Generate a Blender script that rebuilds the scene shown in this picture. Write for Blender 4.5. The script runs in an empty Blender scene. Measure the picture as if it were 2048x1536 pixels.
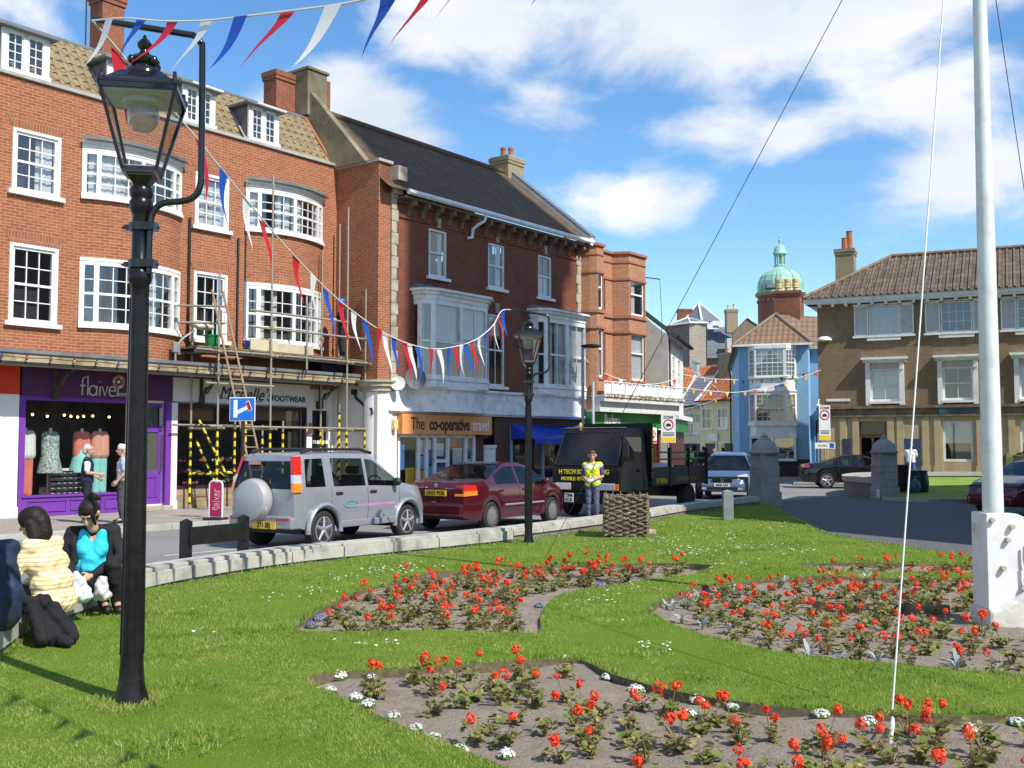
import bpy, bmesh, math, random
import numpy as np
from mathutils import Vector, Matrix
from mathutils.geometry import delaunay_2d_cdt
R = math.radians
random.seed(7); np.random.seed(7)
S = bpy.context.scene
COL = S.collection
# ---------------------------------------------------------------- camera
F = 2130.0; VH = 893.0; CH = 1.60            # focal length in photo pixels, horizon row, eye height above the lawn
PITCH = math.atan((VH - 768) / F)
cam = bpy.data.objects.new('camera', bpy.data.cameras.new('camera')); COL.objects.link(cam)
cam.location = (0, 0, CH); cam.rotation_euler = (math.pi / 2 + PITCH, 0, 0)
cam.data.sensor_width = 36; cam.data.lens = 36 * F / 2048; cam.data.clip_end = 3000; cam.data.clip_start = .05
S.camera = cam
# ---------------------------------------------------------------- sun and sky
SUN_EL = 47.0; SUN_AZ = 134.0                # azimuth clockwise from +Y
SD = Vector((math.sin(R(SUN_AZ)) * math.cos(R(SUN_EL)), math.cos(R(SUN_AZ)) * math.cos(R(SUN_EL)), math.sin(R(SUN_EL))))
sl = bpy.data.lights.new('sun', 'SUN'); sl.energy = 4.6; sl.angle = R(.55); sl.color = (1, .95, .86)
so = bpy.data.objects.new('sun', sl); COL.objects.link(so); so.rotation_euler = SD.to_track_quat('Z', 'Y').to_euler()
S.view_settings.view_transform = 'Standard'; S.view_settings.look = 'None'; S.view_settings.exposure = 0.35; S.view_settings.gamma = 1
S.view_settings.use_curve_mapping = False
S.cycles.max_bounces = 6; S.cycles.transparent_max_bounces = 12; S.cycles.caustics_reflective = False; S.cycles.caustics_refractive = False
def ray(u, v):
 a = (u - 1024) / F; b = (768 - v) / F
 return Vector((a, math.cos(PITCH) - b * math.sin(PITCH), math.sin(PITCH) + b * math.cos(PITCH)))
def G(u, v, z=0.0):                          # photo pixel -> point on the level z
 d = ray(u, v); k = (z - CH) / d.z
 return Vector((d.x * k, d.y * k, z))
def AT(u, v, y):                             # photo pixel -> point at distance y
 d = ray(u, v); k = y / d.y
 return Vector((d.x * k, y, CH + d.z * k))
W = bpy.data.worlds.new('World'); S.world = W; W.use_nodes = True
def build_world():
 nt = W.node_tree; N = nt.nodes; L = nt.links; N.clear()
 def nd(t, **k):
  n = N.new(t)
  for a, b in k.items(): setattr(n, a, b)
  return n
 def math_(op, a, b=None, clamp=False):
  n = nd('ShaderNodeMath', operation=op, use_clamp=clamp)
  for i, q in enumerate((a, b)):
   if q is None: continue
   if isinstance(q, (int, float)): n.inputs[i].default_value = q
   else: L.new(q, n.inputs[i])
  return n.outputs[0]
 out = nd('ShaderNodeOutputWorld'); bg = nd('ShaderNodeBackground'); L.new(bg.outputs[0], out.inputs[0])
 bg.inputs[1].default_value = .13
 sky = nd('ShaderNodeTexSky', sky_type='NISHITA', sun_disc=False, sun_elevation=R(SUN_EL), sun_rotation=R(SUN_AZ), altitude=20, air_density=1.0, dust_density=.12, ozone_density=1.6)
 tc = nd('ShaderNodeTexCoord'); vec = tc.outputs['Generated']
 mp = nd('ShaderNodeMapping'); mp.inputs['Scale'].default_value = (1, 1, 1.7); L.new(vec, mp.inputs[0])
 n1 = nd('ShaderNodeTexNoise'); n1.inputs['Scale'].default_value = 6.4; n1.inputs['Detail'].default_value = 10; n1.inputs['Roughness'].default_value = .56; n1.inputs['Distortion'].default_value = .25
 L.new(mp.outputs[0], n1.inputs[0])
 blobs = [(1500, 60, .25, .075, 1.0), (1750, 20, .24, .09, .9), (1250, 90, .2, .05, .6), (1930, 190, .13, .10, .8), (1960, 340, .14, .065, .95), (1850, 395, .12, .035, .7), (850, 80, .10, .05, .62), (1000, 30, .16, .05, .8),
    (1300, 370, .085, .045, .62), (1230, 420, .11, .03, .52), (1575, 415, .10, .028, .52), (1250, 290, .14, .035, .38), (690, 215, .10, .062, 1.0), (560, 190, .05, .045, .5), (800, 285, .055, .035, .8), (720, 290, .1, .03, .8),
    (60, 20, .16, .05, .4), (360, 100, .12, .07, .34), (1650, 220, .2, .07, .45), (980, 140, .1, .06, .35), (1090, 380, .05, .015, .3), (1480, 260, .16, .05, .62), (1130, 200, .10, .04, .5)]
 acc = None
 def dens(vsock):
  acc = None
  for (u, v, rx, rz, amp) in blobs:
   d = ray(u, v).normalized()
   sub = nd('ShaderNodeVectorMath', operation='SUBTRACT'); L.new(vsock, sub.inputs[0]); sub.inputs[1].default_value = d
   mul = nd('ShaderNodeVectorMath', operation='MULTIPLY'); L.new(sub.outputs[0], mul.inputs[0]); mul.inputs[1].default_value = (1 / rx, 1 / rx, 1 / rz)
   ln = nd('ShaderNodeVectorMath', operation='LENGTH'); L.new(mul.outputs[0], ln.inputs[0])
   mr = nd('ShaderNodeMapRange', interpolation_type='SMOOTHSTEP'); L.new(ln.outputs['Value'], mr.inputs[0])
   mr.inputs[1].default_value = 0; mr.inputs[2].default_value = 1.45; mr.inputs[3].default_value = amp; mr.inputs[4].default_value = 0
   acc = mr.outputs[0] if acc is None else math_('MAXIMUM', acc, mr.outputs[0])
  return acc
 acc = dens(vec)
 sp = nd('ShaderNodeSeparateXYZ'); L.new(vec, sp.inputs[0])
 # other broken cloud over the rest of the sky, for the light and the reflections
 rest = nd('ShaderNodeMapRange'); L.new(sp.outputs['Y'], rest.inputs[0])
 for i, q in enumerate((.35, .75, .42, 0)): rest.inputs[i + 1].default_value = q
 acc = math_('MAXIMUM', acc, rest.outputs[0])
 d1 = math_('ADD', acc, math_('MULTIPLY', math_('SUBTRACT', n1.outputs[0], .5), 1.9))
 mr = nd('ShaderNodeMapRange', interpolation_type='SMOOTHSTEP'); L.new(d1, mr.inputs[0])
 for i, q in enumerate((.30, .78, 0, 1)): mr.inputs[i + 1].default_value = q
 up = nd('ShaderNodeMapRange'); L.new(sp.outputs['Z'], up.inputs[0])
 for i, q in enumerate((-.02, .05, 0, 1)): up.inputs[i + 1].default_value = q
 fac = math_('MULTIPLY', mr.outputs[0], up.outputs[0])
 # cloud body: greyer where it is thick, whiter at the rims
 n2 = nd('ShaderNodeTexNoise'); n2.inputs['Scale'].default_value = 4.0; n2.inputs['Detail'].default_value = 5
 L.new(mp.outputs[0], n2.inputs[0])
 cr = nd('ShaderNodeValToRGB'); L.new(n2.outputs[0], cr.inputs[0])
 cr.color_ramp.elements[0].position = .36; cr.color_ramp.elements[0].color = (4.5, 5.0, 5.7, 1)
 cr.color_ramp.elements[1].position = .62; cr.color_ramp.elements[1].color = (6.3, 6.45, 6.6, 1)
 hsv = nd('ShaderNodeHueSaturation'); hsv.inputs['Saturation'].default_value = 1.22; hsv.inputs['Value'].default_value = 1.15; L.new(sky.outputs[0], hsv.inputs['Color'])
 mix = nd('ShaderNodeMix', data_type='RGBA'); L.new(fac, mix.inputs[0]); gm = nd('ShaderNodeMix', data_type='RGBA', blend_type='MULTIPLY'); gm.inputs[0].default_value = 1; L.new(hsv.outputs[0], gm.inputs[6]); gm.inputs[7].default_value = (.93, 1.0, 1.04, 1); L.new(gm.outputs[2], mix.inputs[6]); L.new(cr.outputs[0], mix.inputs[7])
 L.new(mix.outputs[2], bg.inputs[0])
build_world()
# ---------------------------------------------------------------- mesh helpers
class MB:
 def __init__(s): s.v = []; s.f = []; s.m = []
 def add(s, vs, fs, m=0):
  o = len(s.v); s.v.extend([tuple(q) for q in vs]); s.f.extend([tuple(i + o for i in f) for f in fs]); s.m.extend([m] * len(fs)); return s
 def box(s, x0, x1, y0, y1, z0, z1, m=0):
  if x0 > x1: x0, x1 = x1, x0
  if y0 > y1: y0, y1 = y1, y0
  if z0 > z1: z0, z1 = z1, z0
  return s.add([(x0, y0, z0), (x1, y0, z0), (x1, y1, z0), (x0, y1, z0), (x0, y0, z1), (x1, y0, z1), (x1, y1, z1), (x0, y1, z1)],
      [(3, 2, 1, 0), (4, 5, 6, 7), (0, 1, 5, 4), (1, 2, 6, 5), (2, 3, 7, 6), (3, 0, 4, 7)], m)
 def poly(s, pts, m=0): return s.add(pts, [tuple(range(len(pts)))], m)
 def prism(s, pts, ax, a, b, m=0):        # polygon in the two other axes, extruded along ax from a to b
  def P(p, c):
   return (c, p[0], p[1]) if ax == 'x' else (p[0], c, p[1]) if ax == 'y' else (p[0], p[1], c)
  n = len(pts); vs = [P(p, a) for p in pts] + [P(p, b) for p in pts]
  fs = [tuple(range(n)), tuple(range(2 * n - 1, n - 1, -1))] + [(i, i + n, (i + 1) % n + n, (i + 1) % n) for i in range(n)]
  return s.add(vs, fs, m)
 def tube(s, pts, r, n=8, m=0, cap=True):
  pts = [Vector(p) for p in pts]; k = len(pts); rr = r if isinstance(r, (list, tuple)) else [r] * k
  vs = []; up = None
  for i, p in enumerate(pts):
   d = (pts[min(i + 1, k - 1)] - pts[max(i - 1, 0)])
   d = d.normalized() if d.length > 1e-9 else Vector((0, 0, 1))
   if up is None:
    up = Vector((0, 0, 1)) if abs(d.z) < .9 else Vector((1, 0, 0))
   a = (up - d * up.dot(d)).normalized(); b = d.cross(a); up = a
   for j in range(n):
    t = 2 * math.pi * (j + .5) / n; vs.append(p + (a * math.cos(t) + b * math.sin(t)) * rr[i])
  fs = [(i * n + j, i * n + (j + 1) % n, (i + 1) * n + (j + 1) % n, (i + 1) * n + j) for i in range(k - 1) for j in range(n)]
  if cap: fs += [tuple(range(n - 1, -1, -1)), tuple(range((k - 1) * n, k * n))]
  return s.add(vs, fs, m)
 def lathe(s, prof, c=(0, 0), n=16, m=0, ax='z', a0=0.0):
  vs = []
  for (r, z) in prof:
   for j in range(n):
    t = a0 + 2 * math.pi * j / n; x, y = r * math.cos(t), r * math.sin(t)
    vs.append((c[0] + x, c[1] + y, z) if ax == 'z' else (c[0] + x, z, c[1] + y) if ax == 'y' else (z, c[0] + x, c[1] + y))
  k = len(prof)
  fs = [(i * n + j, i * n + (j + 1) % n, (i + 1) * n + (j + 1) % n, (i + 1) * n + j) for i in range(k - 1) for j in range(n)]
  fs += [tuple(range(n - 1, -1, -1)), tuple(range((k - 1) * n, k * n))]
  return s.add(vs, fs, m)
 def ball(s, c, r, n=10, m=0):
  r = r if isinstance(r, (tuple, list)) else (r, r, r); k = max(4, n // 2 + 1)
  vs = [];
  for i in range(k + 1):
   th = math.pi * i / k
   for j in range(n):
    t = 2 * math.pi * j / n
    vs.append((c[0] + r[0] * math.sin(th) * math.cos(t), c[1] + r[1] * math.sin(th) * math.sin(t), c[2] + r[2] * math.cos(th)))
  fs = [(i * n + j, (i + 1) * n + j, (i + 1) * n + (j + 1) % n, i * n + (j + 1) % n) for i in range(k) for j in range(n)]
  return s.add(vs, fs, m)
 def ribbon(s, pts, z0, z1, th, m=0):     # thick upright wall following a plan polyline (thickness towards +y side)
  n = len(pts); P = [Vector((p[0], p[1])) for p in pts]; off = []
  for i in range(n):
   d = (P[min(i + 1, n - 1)] - P[max(i - 1, 0)]).normalized(); off.append(P[i] + Vector((-d.y, d.x)) * th)
  vs = [(p.x, p.y, z) for z in (z0, z1) for p in P] + [(p.x, p.y, z) for z in (z0, z1) for p in off]
  fs = []
  for i in range(n - 1):
   a, b = i, i + 1
   fs += [(a, b, n + b, n + a), (2 * n + b, 2 * n + a, 3 * n + a, 3 * n + b), (n + a, n + b, 3 * n + b, 3 * n + a), (b, a, 2 * n + a, 2 * n + b)]
  fs += [(0, n, 3 * n, 2 * n), (n - 1, 3 * n - 1, 4 * n - 1, 2 * n - 1)]
  return s.add(vs, fs, m)
 def build(s, name, mats, parent=None, smooth=None, bevel=0, loc=None):
  me = bpy.data.meshes.new(name); me.from_pydata(s.v, [], s.f)
  mats = mats if isinstance(mats, (list, tuple)) else [mats]
  for m in mats: me.materials.append(m)
  if len(mats) > 1: me.polygons.foreach_set('material_index', s.m)
  fix(me, smooth)
  o = bpy.data.objects.new(name, me); COL.objects.link(o)
  if parent: o.parent = parent
  if loc is not None: o.location = loc
  if bevel:
   b = o.modifiers.new('bevel', 'BEVEL'); b.width = bevel; b.segments = 2; b.limit_method = 'ANGLE'; b.angle_limit = R(40)
  return o
def fix(me, smooth=None):
 bm = bmesh.new(); bm.from_mesh(me); bmesh.ops.remove_doubles(bm, verts=bm.verts, dist=1e-5)
 bmesh.ops.recalc_face_normals(bm, faces=bm.faces); bm.to_mesh(me); bm.free()
 if smooth:
  me.polygons.foreach_set('use_smooth', [True] * len(me.polygons)); me.set_sharp_from_angle(angle=R(smooth if smooth is not True else 40))
 me.update()
def tag(o, label=None, cat=None, group=None, kind=None):
 if label: o['label'] = label
 if cat: o['category'] = cat
 if group: o['group'] = group
 if kind: o['kind'] = kind
 return o
def root(name, loc, rz=0, label=None, cat=None, group=None):
 o = bpy.data.objects.new(name, None); COL.objects.link(o); o.location = loc; o.rotation_euler = (0, 0, rz); o.empty_display_size = .2
 return tag(o, label, cat, group)
def children(o): return list(o.children)
def copy_tree(o, parent=None):
 c = o.copy(); COL.objects.link(c); c.parent = parent
 for ch in children(o): copy_tree(ch, c)
 return c
DG = None
def text(s, size, mat, parent, loc, rot=(R(90), 0, 0), depth=.01, align='CENTER', shear=0, sx=1, name='lettering', bold=0, space=1):
 cu = bpy.data.curves.new('t', 'FONT'); cu.body = s; cu.size = size; cu.extrude = depth / 2; cu.align_x = align; cu.align_y = 'CENTER'; cu.shear = shear; cu.offset = bold; cu.space_character = space
 cu.resolution_u = 3
 o = bpy.data.objects.new('t', cu); COL.objects.link(o)
 me = bpy.data.meshes.new_from_object(o.evaluated_get(bpy.context.evaluated_depsgraph_get()))
 bpy.data.objects.remove(o)
 me.materials.clear(); me.materials.append(mat); me.name = name
 r = bpy.data.objects.new(name, me); COL.objects.link(r); r.parent = parent; r.location = loc; r.rotation_euler = rot; r.scale = (sx, 1, 1)
 return r
# ---------------------------------------------------------------- materials
def c4(c): return (c[0], c[1], c[2], 1)
def NT(name):
 m = bpy.data.materials.new(name); m.use_nodes = True; nt = m.node_tree; b = nt.nodes['Principled BSDF']
 return m, nt, b
def vm(nt, op, a, b=None, clamp=False):
 n = nt.nodes.new('ShaderNodeMath'); n.operation = op; n.use_clamp = clamp
 for i, q in enumerate((a, b)):
  if q is None: continue
  if isinstance(q, (int, float)): n.inputs[i].default_value = q
  else: nt.links.new(q, n.inputs[i])
 return n.outputs[0]
def noise(nt, vec, scale, detail=4, rough=.55):
 n = nt.nodes.new('ShaderNodeTexNoise'); n.inputs['Scale'].default_value = scale; n.inputs['Detail'].default_value = detail; n.inputs['Roughness'].default_value = rough
 if vec is not None: nt.links.new(vec, n.inputs[0])
 return n.outputs[0]
def mixc(nt, f, a, b, mode='MIX'):
 n = nt.nodes.new('ShaderNodeMix'); n.data_type = 'RGBA'; n.blend_type = mode
 for i, q in ((0, f), (6, a), (7, b)):
  if isinstance(q, (int, float)): n.inputs[i].default_value = q
  elif isinstance(q, tuple): n.inputs[i].default_value = c4(q)
  else: nt.links.new(q, n.inputs[i])
 return n.outputs[2]
def ramp(nt, f, p0, p1, v0=0.0, v1=1.0):
 n = nt.nodes.new('ShaderNodeMapRange'); nt.links.new(f, n.inputs[0])
 for i, q in enumerate((p0, p1, v0, v1)): n.inputs[i + 1].default_value = q
 return n.outputs[0]
def bump(nt, b, h, strength=.4, dist=.01):
 n = nt.nodes.new('ShaderNodeBump'); n.inputs['Strength'].default_value = strength; n.inputs['Distance'].default_value = dist
 nt.links.new(h, n.inputs['Height']); nt.links.new(n.outputs[0], b.inputs['Normal'])
def objc(nt): return nt.nodes.new('ShaderNodeTexCoord').outputs['Object']
def M(name, col, rough=.6, var=.14, scale=6, col2=None, bmp=0, bscale=None, metal=0, spec=.4, dirt=None, dscale=1.3, coat=0):
 m, nt, b = NT(name); oc = objc(nt)
 a = tuple(q * (1 - var) for q in col); c = col2 or tuple(min(1, q * (1 + var)) for q in col)
 k = mixc(nt, ramp(nt, noise(nt, oc, scale), .3, .7), a, c)
 if dirt: k = mixc(nt, ramp(nt, noise(nt, oc, dscale, 6, .65), .5, .72, 0, .75), k, dirt)
 nt.links.new(k, b.inputs['Base Color']); b.inputs['Roughness'].default_value = rough; b.inputs['Metallic'].default_value = metal
 b.inputs['Specular IOR Level'].default_value = spec; b.inputs['Coat Weight'].default_value = coat; b.inputs['Coat Roughness'].default_value = .06
 if bmp: bump(nt, b, noise(nt, oc, bscale or scale * 4), bmp)
 return m
def wallvec(nt):                             # (x or y, z) on upright faces, in object space
 tc = nt.nodes.new('ShaderNodeTexCoord'); sp = nt.nodes.new('ShaderNodeSeparateXYZ'); nt.links.new(tc.outputs['Object'], sp.inputs[0])
 sn = nt.nodes.new('ShaderNodeSeparateXYZ'); nt.links.new(tc.outputs['Normal'], sn.inputs[0])
 k = vm(nt, 'GREATER_THAN', vm(nt, 'ABSOLUTE', sn.outputs[0]), .8)
 x = vm(nt, 'ADD', vm(nt, 'MULTIPLY', sp.outputs[0], vm(nt, 'SUBTRACT', 1, k)), vm(nt, 'MULTIPLY', sp.outputs[1], k))
 cb = nt.nodes.new('ShaderNodeCombineXYZ'); nt.links.new(x, cb.inputs[0]); nt.links.new(sp.outputs[2], cb.inputs[1])
 return cb.outputs[0], tc.outputs['Object'], sp
def brick(name, c1, c2, mortar, stain=(.1, .06, .04), amt=.4, w=.225, h=.075, ms=.008, rough=.85, sscale=.7):
 m, nt, b = NT(name); v, oc, sp = wallvec(nt)
 t = nt.nodes.new('ShaderNodeTexBrick'); nt.links.new(v, t.inputs[0]); t.inputs['Scale'].default_value = 1; t.inputs['Brick Width'].default_value = w; t.inputs['Row Height'].default_value = h
 t.inputs['Mortar Size'].default_value = ms; t.inputs['Mortar Smooth'].default_value = .3; t.inputs['Bias'].default_value = -.1
 t.inputs['Color1'].default_value = c4(c1); t.inputs['Color2'].default_value = c4(c2); t.inputs['Mortar'].default_value = c4(mortar)
 k = mixc(nt, ramp(nt, noise(nt, oc, 9, 5), .35, .7, .0, .55), t.outputs[0], tuple(q * .72 for q in c1))
 k = mixc(nt, ramp(nt, noise(nt, oc, sscale, 7, .68), .5, .75, 0, amt), k, stain)
 nt.links.new(k, b.inputs['Base Color']); b.inputs['Roughness'].default_value = rough; b.inputs['Specular IOR Level'].default_value = .2
 bump(nt, b, t.outputs['Fac'], -.5, .006)
 return m
def tiles(name, c1, c2, row=.3, colw=.3, moss=(.2, .13, .04), amt=.5, wav=.1, flat=False):
 m, nt, b = NT(name); tc = nt.nodes.new('ShaderNodeTexCoord'); oc = tc.outputs['Object']; sp = nt.nodes.new('ShaderNodeSeparateXYZ'); nt.links.new(oc, sp.inputs[0])
 sn = nt.nodes.new('ShaderNodeSeparateXYZ'); nt.links.new(tc.outputs['Normal'], sn.inputs[0])
 kk = vm(nt, 'GREATER_THAN', vm(nt, 'ABSOLUTE', sn.outputs[0]), vm(nt, 'ABSOLUTE', sn.outputs[1]))
 x = vm(nt, 'ADD', vm(nt, 'MULTIPLY', sp.outputs[0], vm(nt, 'SUBTRACT', 1, kk)), vm(nt, 'MULTIPLY', sp.outputs[1], kk))
 wave = vm(nt, 'SINE', vm(nt, 'MULTIPLY', x, 2 * math.pi / colw))
 fr = vm(nt, 'FRACT', vm(nt, 'ADD', vm(nt, 'DIVIDE', sp.outputs[2], row), vm(nt, 'MULTIPLY', wave, wav)))
 wn = nt.nodes.new('ShaderNodeTexWhiteNoise'); wn.noise_dimensions = '2D'; cb = nt.nodes.new('ShaderNodeCombineXYZ')
 nt.links.new(vm(nt, 'FLOOR', vm(nt, 'DIVIDE', x, colw)), cb.inputs[0]); nt.links.new(vm(nt, 'FLOOR', vm(nt, 'DIVIDE', sp.outputs[2], row)), cb.inputs[1]); nt.links.new(cb.outputs[0], wn.inputs[0])
 k = mixc(nt, wn.outputs[0], c1, c2)
 k = mixc(nt, ramp(nt, noise(nt, oc, 1.6, 7, .7), .45, .72, 0, amt), k, moss)
 line = ramp(nt, fr, .0, .16, 1, 0)
 k = mixc(nt, vm(nt, 'MULTIPLY', line, .75), k, tuple(q * .22 for q in c1))
 nt.links.new(k, b.inputs['Base Color']); b.inputs['Roughness'].default_value = .8; b.inputs['Specular IOR Level'].default_value = .25
 hgt = vm(nt, 'ADD', vm(nt, 'MULTIPLY', wave, 0 if flat else .5), vm(nt, 'MULTIPLY', fr, -.6))
 bump(nt, b, hgt, .8, .04)
 return m
def glassm(name, tint=(.55, .6, .62), refl=1.0, see=.9, body=(.02, .025, .03)):
 m, nt, b = NT(name); N = nt.nodes; out = N['Material Output']
 b.inputs['Base Color'].default_value = c4(body); b.inputs['Roughness'].default_value = .03; b.inputs['Specular IOR Level'].default_value = .5
 tr = N.new('ShaderNodeBsdfTransparent'); tr.inputs[0].default_value = c4(tint)
 gl = N.new('ShaderNodeBsdfGlossy'); gl.inputs['Roughness'].default_value = .02; gl.inputs[0].default_value = (1, 1, 1, 1)
 ge = N.new('ShaderNodeNewGeometry'); dp = N.new('ShaderNodeVectorMath'); dp.operation = 'DOT_PRODUCT'; nt.links.new(ge.outputs['Normal'], dp.inputs[0]); nt.links.new(ge.outputs['Incoming'], dp.inputs[1])
 fz = vm(nt, 'ADD', vm(nt, 'MULTIPLY', vm(nt, 'POWER', vm(nt, 'SUBTRACT', 1, vm(nt, 'ABSOLUTE', dp.outputs['Value']), True), 5), .95), .05)
 m1 = N.new('ShaderNodeMixShader'); m1.inputs[0].default_value = see; nt.links.new(b.outputs[0], m1.inputs[1]); nt.links.new(tr.outputs[0], m1.inputs[2])
 m2 = N.new('ShaderNodeMixShader'); nt.links.new(vm(nt, 'MULTIPLY', fz, refl, True), m2.inputs[0]); nt.links.new(m1.outputs[0], m2.inputs[1]); nt.links.new(gl.outputs[0], m2.inputs[2])
 nt.links.new(m2.outputs[0], out.inputs[0]); return m
def emit(name, col, st):
 m, nt, b = NT(name); b.inputs['Base Color'].default_value = c4(col); b.inputs['Emission Color'].default_value = c4(col); b.inputs['Emission Strength'].default_value = st; return m
WHITE = M('white_paint', (.78, .78, .76), .45, .04, 4, dirt=(.55, .52, .47), dscale=2.2)
WHITE_OLD = M('weathered_white_paint', (.80, .80, .79), .6, .06, 3, dirt=(.42, .42, .42), dscale=3.5, bmp=.15)
RENDER = M('white_render', (.72, .71, .68), .8, .06, 2, dirt=(.5, .46, .4), dscale=.8, bmp=.15, bscale=30)
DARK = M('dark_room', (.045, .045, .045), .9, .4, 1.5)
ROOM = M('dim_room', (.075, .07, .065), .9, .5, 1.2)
BLACK = M('black_paint', (.012, .012, .014), .28, .3, 8, spec=.5, dirt=(.03, .03, .03))
BLACK_GLOSS = M('black_gloss_paint', (.010, .011, .014), .16, .3, 8, spec=.6, dirt=(.022, .022, .024), bmp=.08, bscale=25)
IRON = M('dark_iron', (.03, .03, .03), .5, .3, 8)
LEAD = M('lead_sheet', (.16, .17, .18), .6, .2, 3, dirt=(.09, .1, .09))
STONE = M('pale_stone', (.42, .37, .28), .85, .16, 5, dirt=(.16, .14, .11), dscale=2.4, bmp=.3)
GREYSTONE = M('grey_stone', (.24, .24, .235), .9, .2, 8, dirt=(.10, .10, .10), dscale=4, bmp=.5, bscale=40)
CONC = M('concrete', (.40, .39, .36), .9, .12, 5, dirt=(.2, .19, .17), dscale=2.5, bmp=.3)
GLASS = glassm('window_glass', refl=2.6, tint=(.86, .89, .90))
SHOPGLASS = glassm('shop_glass', (.86, .88, .88), refl=.9, see=.97)
LANTGLASS = glassm('lantern_glass', (.94, .95, .94), refl=1.0, see=.99)
CARGLASS = glassm('car_glass', (.42, .47, .47), refl=.8, see=.9)
NET = M('net_curtain', (.72, .73, .72), .9, .06, 3)
BLIND = M('roller_blind', (.55, .60, .62), .8, .05, 2)
WOODP = M('old_timber', (.20, .145, .085), .8, .35, 5, dirt=(.09, .07, .05), dscale=4, bmp=.3)
RUBBER = M('tyre_rubber', (.022, .022, .022), .8, .3, 20)
ALLOY = M('alloy_wheel', (.55, .56, .57), .3, .08, 5, metal=.7)
CHROME = M('chrome', (.7, .7, .7), .12, .05, 5, metal=1)
PLASTIC = M('black_plastic', (.02, .02, .022), .5, .2, 10)
REDLENS = M('red_lens', (.55, .02, .015), .12, .15, 20, spec=.7, coat=.5)
AMBER = M('amber_lens', (.8, .22, .02), .12, .1, 20, spec=.7, coat=.5)
CLEARLENS = M('clear_lens', (.6, .62, .64), .08, .12, 30, spec=.8, metal=.3)
YELPLATE = M('yellow_plate', (.75, .48, .03), .4, .05); WHPLATE = M('white_plate', (.75, .75, .72), .4, .05)
BLKTXT = M('black_lettering', (.012, .012, .013), .5, .1); WHTXT = M('white_lettering', (.8, .8, .78), .5, .03)
# ---------------------------------------------------------------- the ground: road, path, pavement, lawn, beds
ROADZ = -.15
def ground_mats():
 m, nt, b = NT('asphalt'); oc = objc(nt)
 k = mixc(nt, ramp(nt, noise(nt, oc, 60, 3, .7), .3, .7), (.15, .15, .152), (.23, .23, .23))
 k = mixc(nt, ramp(nt, noise(nt, oc, .35, 6, .6), .35, .7), k, (.27, .265, .26)); nt.links.new(k, b.inputs['Base Color']); b.inputs['Roughness'].default_value = .9; b.inputs['Specular IOR Level'].default_value = .25
 bump(nt, b, noise(nt, oc, 150, 2), .5, .01)
 p, nt, b = NT('paving_slabs'); oc = objc(nt)
 t = nt.nodes.new('ShaderNodeTexBrick'); nt.links.new(oc, t.inputs[0]); t.inputs['Scale'].default_value = 1; t.inputs['Brick Width'].default_value = .6; t.inputs['Row Height'].default_value = .6; t.inputs['Mortar Size'].default_value = .008
 t.inputs['Color1'].default_value = (.36, .32, .27, 1); t.inputs['Color2'].default_value = (.30, .27, .23, 1); t.inputs['Mortar'].default_value = (.16, .14, .12, 1)
 k = mixc(nt, ramp(nt, noise(nt, oc, 1.2, 6, .6), .4, .7, 0, .5), t.outputs[0], (.24, .22, .2)); nt.links.new(k, b.inputs['Base Color']); b.inputs['Roughness'].default_value = .9
 s, nt, b = NT('bed_soil'); oc = objc(nt)
 k = mixc(nt, ramp(nt, noise(nt, oc, 14, 6, .7), .3, .7), (.25, .20, .155), (.40, .34, .275))
 k = mixc(nt, ramp(nt, noise(nt, oc, 1.1, 4, .6), .4, .7, 0, .6), k, (.33, .28, .23)); k = mixc(nt, ramp(nt, noise(nt, oc, 90, 2, .5), .66, .74), k, (.36, .33, .29))
 nt.links.new(k, b.inputs['Base Color']); b.inputs['Roughness'].default_value = .95; b.inputs['Specular IOR Level'].default_value = .1; bump(nt, b, noise(nt, oc, 45, 6, .7), 1.0, .03)
 g, nt, b = NT('lawn_turf'); oc = objc(nt)
 k = mixc(nt, ramp(nt, noise(nt, oc, .8, 6, .65), .35, .65), (.13, .23, .02), (.20, .28, .035)); k = mixc(nt, ramp(nt, noise(nt, oc, 40, 3, .7), .3, .7, 0, .6), k, (.09, .16, .018))
 nt.links.new(k, b.inputs['Base Color']); b.inputs['Roughness'].default_value = .95; b.inputs['Specular IOR Level'].default_value = .1; bump(nt, b, noise(nt, oc, 60, 4, .7), .8, .03)
 return m, p, s, g
ASPHALT, PAVING, SOIL, TURF = ground_mats()
def sheet(name, pts, z, mat, kind='structure', label=None):
 return tag(MB().poly([(p[0], p[1], z) for p in pts]).build(name, mat), label, None, None, kind)
def slab(name, pts, z0, z1, mat, label=None):
 return tag(MB().prism([(p[0], p[1]) for p in pts], 'z', z0, z1).build(name, mat), label, None, None, 'structure')
sheet('ground', [(-500, -300), (600, -300), (600, 900), (-500, 900)], -.30, M('far_ground', (.16, .155, .14), .95, .2, .3))
sheet('road', [(-80, -40), (90, -40), (90, 140), (-80, 140)], ROADZ, ASPHALT)
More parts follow.
